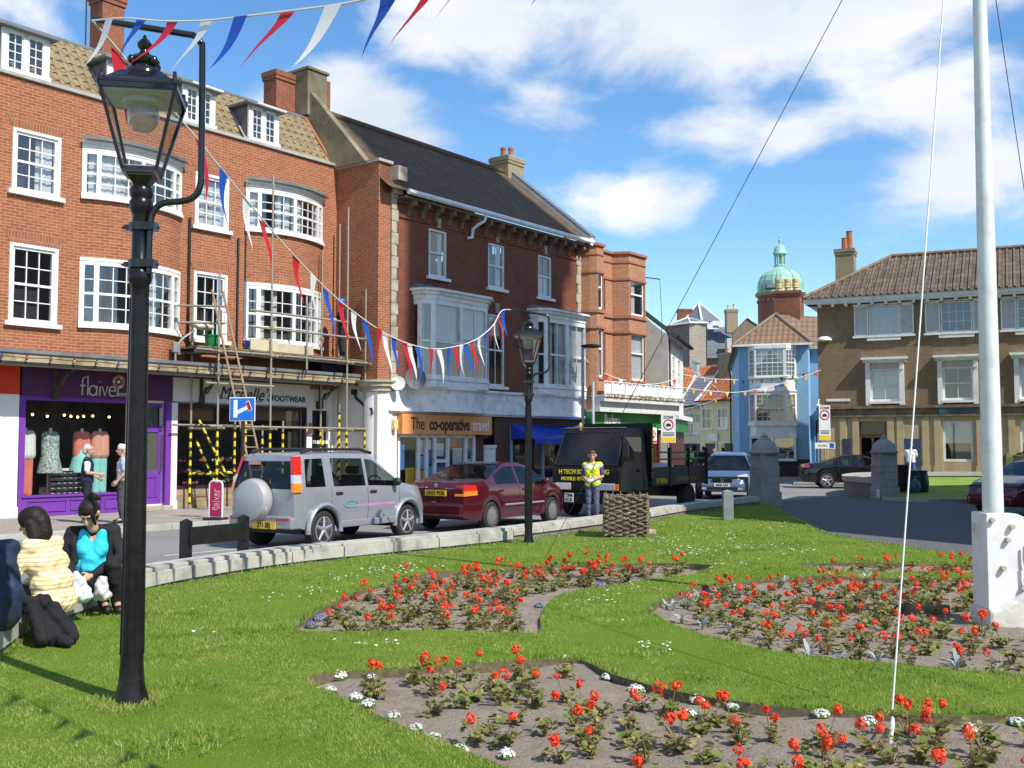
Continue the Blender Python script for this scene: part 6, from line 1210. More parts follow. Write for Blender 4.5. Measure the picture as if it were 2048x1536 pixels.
pg = MB(); g = G(1780, 1478, -.03); pg.tube([(g.x, g.y, -.05), (g.x + .01, g.y - .01, .05), (g.x + .02, g.y, .085)], [.012, .014, .007], 7); pg.tube([(g.x + .02, g.y, .08), (G(1783, 1440, -.02).x, G(1783, 1440, -.02).y, .02)], .006, 5); tag(pg.build('tent_peg', ROPE, smooth=50), 'short white peg stuck in the front flower bed below the white rope', 'peg')
# timber edging in the right bed
for (u0, v0, u1, v1, lb) in ((1630, 1209, 1720, 1219, 'longer low timber board lying in the right flower bed'), (1815, 1222, 1895, 1220, 'short pale timber board lying near the flagpole foot')):
 a, b = G(u0, v0, -.02), G(u1, v1, -.02); d = (b - a); m = MB(); m.box(0, d.length, -.05, .05, -.08, .05); o = m.build('timber_board', WOODP, bevel=.006); o.location = a; o.rotation_euler.z = math.atan2(d.y, d.x); tag(o, lb, 'timber', 'timber boards in the bed')
# ---------------------------------------------------------------- bunting
FW = M('bunting_white', (.82, .82, .82), .7, .03); FR = M('bunting_red', (.62, .02, .035), .6, .04); FB_ = M('bunting_blue', (.02, .10, .52), .6, .04)
for mt in (FW, FR, FB_):
 nt = mt.node_tree; b = nt.nodes['Principled BSDF']; tl = nt.nodes.new('ShaderNodeBsdfTranslucent'); src = b.inputs['Base Color'].links[0].from_socket; nt.links.new(src, tl.inputs[0]); ms = nt.nodes.new('ShaderNodeMixShader'); ms.inputs[0].default_value = .35; nt.links.new(b.outputs[0], ms.inputs[1]); nt.links.new(tl.outputs[0], ms.inputs[2]); nt.links.new(ms.outputs[0], nt.nodes['Material Output'].inputs[0])
SMALLC = [M('pennant_' + n, c, .6, .05) for n, c in (('green', (.01, .26, .07)), ('orange', (.8, .33, .02)), ('red', (.6, .04, .04)), ('white', (.7, .7, .7)), ('blue', (.04, .07, .35)), ('yellow', (.75, .6, .05)))]
def bunting(label, pts, fl, mats, w, h, cordr, sway, group=None, cordm=None, twist=.35):
 """pts: cord polyline; fl: list of (fraction along, colour index)"""
 P = [Vector(p) for p in pts]; Lc = [0]
 for a, b in zip(P[:-1], P[1:]): Lc.append(Lc[-1] + (b - a).length)
 def at(d):
  d = max(0, min(Lc[-1], d))
  for i in range(len(P) - 1):
   if d <= Lc[i + 1] + 1e-9: return P[i].lerp(P[i + 1], (d - Lc[i]) / max(1e-9, Lc[i + 1] - Lc[i]))
  return P[-1]
 r = root('bunting', P[0], 0, label, 'bunting', group); m = MB(); m.tube([p - P[0] for p in P], cordr, 5); m.build('cord', cordm or ROPE, r, smooth=60)
 for (f, ci) in fl:
  d = f * Lc[-1]; a, b = at(d - w / 2) - P[0], at(d + w / 2) - P[0]; k = 7; vs = []
  s = Vector(sway) * random.uniform(.6, 1.4); ph = random.uniform(0, 6); side = (b - a).cross(Vector((0, 0, 1))).normalized(); hh = h * random.uniform(.9, 1.08)
  for i in range(k + 1):
   t = i / k; dn = Vector((0, 0, -hh * t)) + s * (t ** 1.15) * h + side * (.05 * h * math.sin(ph + 4 * t)); c = (a + b) / 2 + dn; hw = (b - a) / 2 * (1 - t); rot = Matrix.Rotation(twist * t * math.sin(ph), 3, 'Z'); hw = rot @ hw
   vs += [c - hw, c + hw]
  MB().add(vs, [(2 * i, 2 * i + 1, 2 * i + 3, 2 * i + 2) for i in range(k)]).build('pennant', mats[ci], r, smooth=60)
 return r
def px_line(L): return [AT(*q) for q in L]
# string over the right, from the near lamp bracket towards the camera side
A = smooth_line([Vector((-2.70, 6.70, 4.335))] + [AT(u, v, 3.544 / (.932 + (u - 1024) / F)) for u, v in ((250, 36), (330, 42), (420, 40), (560, 24), (700, 5), (790, -20), (900, -62), (1020, -108), (1160, -130), (1300, -200), (1480, -290), (1700, -400))], 6)
def frac_at(P, us):
 Lc = [0]
 for a, b in zip(P[:-1], P[1:]): Lc.append(Lc[-1] + (b - a).length)
 out = []
 for u in us:
  for i in range(len(P) - 1):
   ua, ub = 1024 + F * P[i].x / P[i].y, 1024 + F * P[i + 1].x / P[i + 1].y
   if (ua - u) * (ub - u) <= 0 and ua != ub: out.append((Lc[i] + (u - ua) / (ub - ua) * (Lc[i + 1] - Lc[i])) / Lc[-1]); break
 return out
us = [205, 262, 330, 395, 474, 560, 665, 768, 865, 975, 1165, 1290, 1420, 1560]
bunting('red white and blue bunting from the near lamp across the top of the sky', A, list(zip(frac_at(A, us), [0, 2, 1, 0, 2, 1, 0, 2, 1, 0, 2, 1, 0, 2])), [FW, FR, FB_], .135, .31, .006, (-.46, -.24, 0), 'red white and blue bunting strings')
B = smooth_line([Vector((-2.70, 6.70, 4.335)), AT(232, 95, 7.0), AT(290, 165, 7.3), AT(375, 255, 8.0), AT(440, 335, 8.6), AT(500, 408, 9.2), AT(560, 480, 9.9), AT(640, 565, 10.8), AT(700, 618, 11.6), AT(780, 672, 12.7), AT(850, 696, 13.8), AT(900, 695, 14.6), AT(950, 680, 15.6), AT(985, 652, 16.6), AT(1003, 622, 17.5), Vector((-.0135, 17.6, 3.87))], 6)
usB = [225, 392, 438, 488, 523, 590, 622, 653, 683, 707, 731, 754, 772, 789, 812, 822, 835, 858, 878, 896, 910, 921, 934, 946, 959, 971, 980, 990, 998, 1005]
cB = [1, 1, 2, 0, 1, 1, 0, 2, 1, 0, 2, 1, 0, 2, 1, 0, 2, 1, 0, 2, 1, 0, 2, 1, 0, 2, 1, 0, 1, 2]
bunting('red white and blue bunting sagging between the two street lamps', B, list(zip(frac_at(B, usB), cB)), [FW, FR, FB_], .16, .48, .007, (.10, -.05, 0), 'red white and blue bunting strings')
def small(label, L, n, w=.3, h=.32):
 P = smooth_line(px_line(L), 5); bunting(label, P, [((i + .5) / n, i % 6) for i in range(n)], SMALLC, w, h, .016, (.05, 0, 0), 'small multicoloured bunting across the side street')
small('small multicoloured bunting along the balcony of the red brick building', [(1153, 702, 39.0), (1200, 742, 40.3), (1255, 762, 41.6), (1310, 768, 43.5), (1360, 755, 45)], 9)
small('small multicoloured bunting from the white house to the blue house, upper string', [(1358, 748, 47), (1420, 757, 49), (1500, 760, 52), (1560, 755, 54), (1640, 742, 56)], 14, .22, .24)
small('small multicoloured bunting across the side street to the bank corner, lower string', [(1362, 775, 46), (1420, 782, 47), (1480, 784, 48), (1560, 768, 48.5), (1642, 740, 48.8)], 15, .22, .24)
small('small multicoloured bunting deep in the side street in front of the orange roofs', [(1362, 735, 58), (1400, 750, 60), (1440, 790, 60), (1395, 812, 60.5), (1366, 818, 61)], 8, .2, .22)
# ---------------------------------------------------------------- signs, barrier, bins and other street furniture
METAL = M('galvanised_grey', (.35, .36, .37), .45, .1, 4, metal=.4)
def road_sign():
 p = AT(484, 893, 23.6); r = root('road_sign', (p.x, p.y, -.03), R(-8), 'blue and white no through road sign on a post by the scaffold', 'road sign')
 MB().tube([(0, .03, 0), (0, .03, 2.75)], .04, 8).build('post', PLASTIC, r, smooth=50)
 m = MB(); m.box(-.30, .30, -.015, .0, 2.19, 2.72, 0); b = m.build('sign_plate', WHITE, r, bevel=.012)
 MB().box(-.28, .28, -.02, -.015, 2.21, 2.70).build('blue_field', M('sign_blue', (.01, .16, .62), .4, .03), b)
 k = MB(); k.box(-.2, -.11, -.024, -.02, 2.27, 2.66, 0); k.prism([(-.11, 2.34), (-.11, 2.43), (.12, 2.54), (.15, 2.46)], 'y', -.024, -.02); k.prism([(.07, 2.615), (.155, 2.645), (.235, 2.44), (.15, 2.405)], 'y', -.0235, -.02); k.build('white_symbol', WHTXT, b)
 k = MB(); k.prism([(.085, 2.605), (.15, 2.63), (.22, 2.45), (.155, 2.42)], 'y', -.028, -.022); k.build('red_bar', FR, b)
road_sign()
def aboard():
 p = G(431, 1040, -.03); r = root('pavement_sign', p, R(-20), 'pink pavement sign with white rounded frame beside the silver car', 'sign')
 m = MB(); w, h = .17, .86
 m.tube([(p.x, p.y, p.z) for p in smooth_line([Vector(q) for q in ((-w, 0, .02), (-w, 0, .7), (-w + .02, 0, .82), (-w + .09, 0, h), (w - .09, 0, h), (w - .02, 0, .82), (w, 0, .7), (w, 0, .02))], 4)], .022, 8); m.build('frame', WHITE, r, smooth=50)
 b = MB().box(-w, w, -.012, .012, .08, .83).build('panel', M('pink_panel', (.42, .02, .10), .45, .05, 3), r);
 t = text('flaiver', .2, M('pink_lettering', (.75, .35, .45), .5), b, (.0, -.016, .45), rot=(R(90), R(-90), 0)); t2 = text('BOUTIQUE', .08, M('pink_lettering', (.75, .35, .45), .5), b, (.09, -.016, .45), rot=(R(90), R(-90), 0))
 MB().box(-.22, .22, -.18, .18, 0, .06).build('foot', RUBBER, r, bevel=.02)
aboard()
def barrier():
 a, b = AT(375, 893, 13.6), AT(489, 893, 14.5); d = b - a; r = root('timber_barrier', (a.x, a.y, ROADZ), math.atan2(d.y, d.x), 'low black timber rail between two posts behind the garden wall', 'barrier')
 L = d.length
 for x in (0, L): m = MB(); m.box(x - .06, x + .06, -.055, .055, 0, .80); m.add([(x - .06, -.055, .80), (x + .06, -.055, .80), (x + .06, .055, .80), (x - .06, .055, .80), (x, 0, .84)], [(0, 1, 4), (1, 2, 4), (2, 3, 4), (3, 0, 4)]); m.build('post', BLACK, r, bevel=.006)
 MB().box(-.0, L, -.085, -.05, .50, .73).build('rail', BLACK, r, bevel=.006)
barrier()
def zone_sign(label, p, zb, h=1.15, w=.62, extra=False):
 r = root('parking_zone_sign', p, R(5), label, 'road sign', 'restricted zone signs')
 MB().tube([(0, .04, 0), (0, .04, zb + h)], .04, 8).build('post', METAL, r, smooth=50)
 s = MB().box(-w / 2, w / 2, -.012, 0, zb, zb + h).build('sign_plate', M('sign_white', (.66, .67, .68), .4, .03), r)
 MB().box(-w / 2 + .02, w / 2 - .02, -.016, -.012, zb + .02, zb + .22).build('yellow_panel', YELPLATE, s)
 text('ZONE', .15, BLKTXT, s, (0, -.016, zb + h - .12), bold=.003)
 rg = MB(); n = 28; o_, i_ = .22, .17; cz = zb + h - .42
 rg.add([(q * math.cos(2 * math.pi * k / n), -.018, cz + q * math.sin(2 * math.pi * k / n)) for q in (o_, i_) for k in range(n)], [(k, (k + 1) % n, n + (k + 1) % n, n + k) for k in range(n)]); rg.build('red_ring', FR, s)
 c = MB(); c.prism([(-.1, cz - .07), (.1, cz - .07), (.1, cz + .0), (.06, cz + .05), (-.06, cz + .05), (-.1, cz)], 'y', -.018, -.013); c.build('car_symbol', BLKTXT, s)
 t = MB();
 for k in range(3): t.box(-w / 2 + .06, w / 2 - .06, -.016, -.012, zb + .27 + k * .06, zb + .30 + k * .06)
 t.build('text_lines', BLKTXT, s)
 if extra:
  b = MB().box(-.45, .45, -.012, 0, zb - .36, zb - .1).build('direction_plate', M('sign_white', (.66, .67, .68), .4, .03), r); MB().box(.2, .4, -.016, -.012, zb - .33, zb - .13).build('blue_square', FB_, b); text('Car Park', .11, BLKTXT, b, (-.12, -.016, zb - .23))
p = G(1337, 962, ROADZ); p = AT(1337, 893, 43.2); zone_sign('white and yellow parking zone sign in front of the green shop', (p.x, p.y, -.03), 1.78, 1.15, .60)
p = AT(1650, 893, 45.8); zone_sign('white and yellow parking zone sign at the corner of the bank', (p.x, p.y, -.03), 1.9, 1.5, .5, True)
def grey_post():
 p = G(1456, 1040, 0); m = MB(); m.box(-.11, .11, -.08, .08, -.1, .62); m.add([(-.11, -.08, .62), (.11, -.08, .62), (.11, .08, .62), (-.11, .08, .62), (0, 0, .66)], [(0, 1, 4), (1, 2, 4), (2, 3, 4), (3, 0, 4)]); o = m.build('bollard', M('weathered_grey_wood', (.22, .23, .24), .85, .2, 6), bevel=.01); o.location = (p.x, p.y, 0); tag(o, 'short grey square bollard in front of the far end of the garden wall', 'bollard')
grey_post()
def column_lamp():
 p = AT(1166, 893, 38.0); r = root('street_light_column', (p.x, p.y, -.03), 0, 'slim grey modern street light column beside the red brick building', 'street light')
 MB().tube([(0, 0, 0), (0, 0, 3.4), (0, 0, 5.1), (.12, 0, 5.2)], [.08, .06, .05, .04], 8).build('column', METAL, r, smooth=50); m = MB(); m.ball((.3, 0, 5.22), (.38, .16, .08), 12); m.build('lamp_head', PLASTIC, r, smooth=60)
column_lamp()
def wall_light():
 a, b = FA.w(3.15, -.1, 3.9), FA.w(3.55, -.45, 4.75); r = root('wall_street_light', FA.w(3.1, 0, 0), FA.ang, 'pale street light on a short arm over the purple shop canopy', 'street light')
 MB().tube([(0, -.4, 3.8), (-.02, -.42, 4.15), (.15, -.5, 4.4), (.45, -.55, 4.62)], .028, 6).build('arm', METAL, r, smooth=50); m = MB(); m.ball((.72, -.58, 4.74), (.34, .14, .09), 12); o = m.build('lamp_head', M('lamp_cream', (.55, .52, .42), .5), r, smooth=60); MB().box(-.1, .1, -.46, -.36, 4.02, 4.28).build('control_box', METAL, r, bevel=.01)
wall_light()
def festoon():
 r = root('festoon_lights', FA.w(0, -1.2, 0), FA.ang, 'string of coloured festoon bulbs along the shop canopy edge', 'string lights')
 n = 22; P = [(-2.4 + k * .56, 0, 3.62 + .02 * (k % 2)) for k in range(n)]; MB().tube(P, .008, 5).build('cable', PLASTIC, r)
 cm = [M('bulb_' + a, c, .2, .05, spec=.6) for a, c in (('green', (.02, .22, .10)), ('blue', (.04, .06, .3)), ('red', (.4, .02, .06)), ('purple', (.10, .03, .18)), ('amber', (.6, .25, .02)))]
 for k, q in enumerate(P): m = MB(); m.tube([(q[0], 0, q[2]), (q[0], -.01, q[2] - .05)], .018, 6, 1); m.ball((q[0], -.01, q[2] - .085), (.03, .03, .04), 8); m.build('bulb', [cm[k % 5], PLASTIC], r, smooth=50)
festoon()
def wicker():
 r = root('wicker_hurdle_bin', (2.06, 19.3, 0), R(-8), 'square bin screen woven from grey brown willow on the lawn', 'wicker screen')
 wm = M('willow', (.15, .11, .07), .85, .35, 10, col2=(.27, .21, .14)); w, h = .37, .74
 st = MB(); per = []
 for sx, sy, ex, ey in ((-1, -1, 1, -1), (1, -1, 1, 1), (1, 1, -1, 1), (-1, 1, -1, -1)):
  for k in range(6): t = k / 6; per.append((w * (sx + (ex - sx) * t), w * (sy + (ey - sy) * t)))
 for (x, y) in per: st.tube([(x, y, -.05), (x + random.uniform(-.01, .01), y, h + random.uniform(-.02, .05))], .014, 6)
 st.build('stakes', wm, r, smooth=50)
 for i in range(17):
  z = .03 + i * .042; n = len(per) * 4; P = []
  for k in range(n + 1):
   f = (k / 4) % len(per); a, b = per[int(f)], per[(int(f) + 1) % len(per)]; t = f - int(f); x, y = a[0] + (b[0] - a[0]) * t, a[1] + (b[1] - a[1]) * t; d = .026 * math.cos(math.pi * (k / 4) + i * math.pi); nx, ny = (x / w, y / w) if max(abs(x), abs(y)) > 0 else (0, 0)
   ax = (1, 0) if abs(x) > abs(y) else (0, 1); P.append((x + ax[0] * d * math.copysign(1, x), y + ax[1] * d * math.copysign(1, y), z + .012 * math.sin(k * .9 + i * 2)))
  MB().tube(P, .0205, 6).build('woven_rod', wm, r, smooth=60)
wicker()
def floodlight():
 p = G(1288, 1068, 0); r = root('floodlight', (p.x, p.y, 0), R(30), 'grey floodlight on the grass leaning against the woven screen', 'floodlight')
 m = MB(); m.prism([(-.05, .05), (.12, .02), (.2, .18), (.05, .42), (-.06, .4)], 'x', -.12, .12); m.build('housing', M('floodlight_grey', (.10, .115, .13), .5), r, bevel=.015); s = MB(); s.tube([(-.13, .0, .0), (-.13, .0, .25)], .012, 5); s.tube([(.13, 0, 0), (.13, 0, .25)], .012, 5); s.build('stirrup', IRON, r); MB().box(-.1, .1, -.25, -.05, -.02, .1).build('footing_stone', STONE, r, bevel=.02)
floodlight()
def bins():
 p = G(1813, 990, 0)
 r = root('litter_bin', (p.x - .1, p.y + .6, -.02), R(8), 'dark brown slatted wooden litter bin behind the right gate pier', 'litter bin'); bm_ = M('dark_bin_wood', (.035, .028, .02), .7, .4, 5)
 for k in range(7): m = MB(); m.box(-.45 + k * .128, -.45 + k * .128 + .118, -.02, .02, .02, .95); m.build('slat', bm_, r, bevel=.006)
 MB().box(-.43, .43, .02, .7, .05, .9).build('liner', PLASTIC, r); MB().box(-.48, .48, -.05, .75, .95, 1.0).build('lid', bm_, r, bevel=.01)
 m = MB(); m.lathe([(.2, 0), (.29, .1), (.33, .35), (.31, .6), (.28, .75), (.30, .8), (.24, .82)], n=16); m.build('litter_bin', M('dark_blue_bin', (.012, .03, .05), .45, .3, 5), smooth=40); o = bpy.context.scene.collection.objects[-1]; o.location = (p.x + .62, p.y + .55, -.02); tag(o, 'round dark blue litter bin beside the slatted wooden bin', 'litter bin')
 b = MB(); b.ball((0, 0, .28), (.2, .2, .28), 12); b.ball((.02, 0, .55), (.07, .06, .1), 8); o = b.build('rubbish_bag', M('blue_plastic_bag', (.03, .10, .16), .35, .3, 9, bmp=.5), smooth=60); o.location = (p.x + .35, p.y + .2, -.02); tag(o, 'blue plastic rubbish bag leaning against the bins', 'bag')
 q = AT(2015, 893, 40); m = MB(); m.box(-.14, .14, -.14, .14, 0, 1.0); m.lathe([(.19, 1.0), (.12, 1.1), (.02, 1.15)], n=4, a0=R(45)); o = m.build('gate_post', M('mossy_wood', (.10, .12, .04), .9, .3, 6), bevel=.01); o.location = (q.x, q.y, .2); tag(o, 'mossy green square post right of the flagpole in front of the bank', 'post')
bins()
# ---------------------------------------------------------------- scaffold, ladder and builders' things
def scaffold():
 r = root('scaffold', FA.w(0, 0, 0), FA.ang, 'tubular steel scaffold with taped legs in front of the shoe shop', 'scaffold')
 tube = M('scaffold_tube', (.34, .32, .27), .5, .15, 6, metal=.3, dirt=(.25, .15, .06), dscale=6)
 tm, nt, b = NT('hazard_tape'); sp = nt.nodes.new('ShaderNodeSeparateXYZ'); nt.links.new(objc(nt), sp.inputs[0]); st_ = vm(nt, 'GREATER_THAN', vm(nt, 'FRACT', vm(nt, 'ADD', vm(nt, 'MULTIPLY', sp.outputs[2], 4.2), vm(nt, 'ADD', vm(nt, 'MULTIPLY', sp.outputs[0], 3), vm(nt, 'MULTIPLY', sp.outputs[1], 5)))), .58); nt.links.new(mixc(nt, st_, (.80, .62, .02), (.015, .015, .015)), b.inputs['Base Color']); b.inputs['Roughness'].default_value = .4
 cl = M('brass_coupler', (.42, .32, .10), .5, .2, 10, metal=.4)
 def P(u, v, off): s, z = FA.hit(u, v, off); return Vector((s, -off, z))
 def pole(a, b, rad=.030, name='pole'): return MB().tube([a, b], rad, 8).build(name, tube, r, smooth=50)
 G0 = -.03
 FO, BO = 1.35, .30
 poles = [(386, 605, BO), (440, 545, FO), (547, 352, FO), (645, 500, BO), (680, 448, BO), (697, 415, FO), (732, 578, FO), (645, 860, .7), (679, 805, .6), (492, 820, .3), (470, 835, .35), (525, 850, .5), (566, 842, 1.0)]
 for (u, v, off) in poles:
  t = P(u, v, off); pole(Vector((t.x, t.y, G0)), t)
  x, y = t.x, t.y
  MB().tube([(x, y, .1), (x, y, 2.05 if v < 800 else t.z - .3)], .034, 8).build('hazard_tape', tm, r)
 s0 = P(386, 690, .8).x - .2; s1 = P(732, 700, FO).x + .35
 # deck, ledgers, guard rails
 for y0 in (-.25, -.49, -.73, -.97, -1.21): MB().box(s0 + random.uniform(-.1, .1), s1 - random.uniform(.1, .4), y0 - .11, y0 + .11, 4.12, 4.16).build('deck_board', WOODP, r)
 for (y, z, a, b_) in ((-FO, 4.07, s0 - .1, s1 + .2), (-BO, 4.07, s0 - .1, s1), (-FO - .05, 2.12, s0 + .3, s1 + .1), (-BO, 2.16, s0, s0 + 1.9), (-FO, 3.22, s0 + .2, s0 + 2.4), (-FO, 4.78, P(500, 655, FO).x, s1 + .1), (-FO, 5.22, P(500, 625, FO).x, P(697, 640, FO).x), (-FO + .05, 4.02, s0 - .1, s1 + .1)):
  pole(Vector((a, y, z)), Vector((b_, y, z)), name='ledger')
 for s in [P(u, v, off).x for (u, v, off) in poles if off == FO]: pole(Vector((s + .05, -FO - .2, 4.02)), Vector((s + .05, .0, 4.02)), name='transom'); pole(Vector((s + .05, -FO - .2, 2.07)), Vector((s + .05, -.2, 2.07)), name='transom')
 for s in np.linspace(s0 + .4, s1 - .4, 6): pole(Vector((s, -FO - .25, 4.04)), Vector((s, -.1, 4.04)), name='transom')
 for z in (4.78, 5.22): pole(Vector((s0 + .1, -.25, z + .05)), Vector((P(440, 600, FO).x + .15, -FO, z)), name='guard_rail')
 pole(Vector((P(615, 600, FO).x, -FO, 3.75)), P(615, 605, FO), name='guard_post')
 for (a, b_) in (((398, 840, .9), (462, 968, 1.3)), ((392, 880, .5), (428, 960, .9))): MB().tube([P(*a), P(*b_)], .032, 8).build('taped_brace', tm, r)
 MB().tube([P(385, 947, BO), P(425, 948, .9), P(440, 944, FO), P(470, 945, FO)], .035, 6).build('tape_rail', tm, r); MB().tube([P(440, 944, FO), P(465, 962, FO)], .03, 6).build('tape_end', tm, r)
 for (u, v, off) in poles[:7]:
  x = P(u, v, off).x
  for z in (2.1, 4.06, 4.8):
   if P(u, v, off).z > z: MB().box(x - .05, x + .05, -off - .06, -off + .05, z - .045, z + .045).build('coupler', cl, r, bevel=.012)
 return r
scaffold()
def put(name, mb, mats, s, y, z, label, cat, smooth=None, bevel=0, group=None, rz=0):
 o = mb.build(name, mats, smooth=smooth, bevel=bevel); o.location = FA.w(s, y, z); o.rotation_euler.z = FA.ang + rz; return tag(o, label, cat, group)
def sx(u, v, off): return FA.hit(u, v, off)[0]
def ladder():
 a = FA.hit(437, 600, 1.55); b = (FA.hit(508, 893, 2.3)[0] + .25, -.03); r = root('ladder', FA.w(0, 0, 0), FA.ang, 'wooden pole ladder leaning against the scaffold', 'ladder'); wm = M('ladder_wood', (.34, .22, .13), .7, .2, 6)
 T, Bt = Vector((a[0], -1.5, a[1] + .25)), Vector((b[0], -2.45, -.03)); d = Vector((.20, 0, 0))
 for s in (-1, 1): MB().tube([Bt + d * s, T + d * s * .85], .03, 6).build('stile', wm, r)
 for k in range(19): t = (k + .6) / 19.5; c = Bt.lerp(T, t); MB().tube([c - d, c + d], .014, 6).build('rung', wm, r)
ladder()
bk = lambda r0, r1, h: MB().lathe([(r0, 0), (r1, h), (r1 + .015, h), (r1 + .015, h - .03), (r1 - .015, h - .02), (r0 - .02, .02), (.0, .02)], n=18)
put('bucket', bk(.15, .2, .33), M('green_plastic', (.01, .20, .045), .4, .05), sx(424, 690, 1.0), -1.0, 4.16, 'green plastic bucket on the left end of the scaffold deck', 'bucket', 50, group='tubs on the scaffold deck')
put('bucket', bk(.13, .17, .3), M('blue_plastic', (.03, .10, .40), .4, .05), sx(503, 690, .9), -.85, 4.16, 'blue bucket on the scaffold deck beside the yellow tub', 'bucket', 50, group='tubs on the scaffold deck')
put('bucket', bk(.2, .25, .36), M('yellow_plastic', (.72, .42, .02), .4, .05), sx(527, 690, .95), -.9, 4.16, 'yellow tub behind the toe board on the scaffold deck', 'tub', 50, group='tubs on the scaffold deck')
put('toe_board', MB().box(0, .95, -.02, .02, 0, .30), M('pale_ply', (.55, .47, .32), .8, .1, 4), sx(502, 690, 1.3), -1.27, 4.17, 'shorter pale board standing on the scaffold deck by the yellow tub', 'board', bevel=.005, group='pale boards on the scaffold deck')
put('toe_board', MB().box(0, 1.45, -.02, .02, 0, .25), M('pale_ply_dim', (.50, .43, .30), .8, .1, 4), sx(547, 690, 1.3) + .02, -1.25, 4.17, 'longer pale board standing on the scaffold deck below the bow window', 'board', bevel=.005, group='pale boards on the scaffold deck')
put('mortar_tray', MB().prism([(-.4, 0), (.4, 0), (.5, .35), (-.5, .35)], 'y', -.3, .3), PLASTIC, sx(655, 725, .6), -.55, 3.8, 'black plastic trough on the canopy under the scaffold', 'trough', bevel=.02)
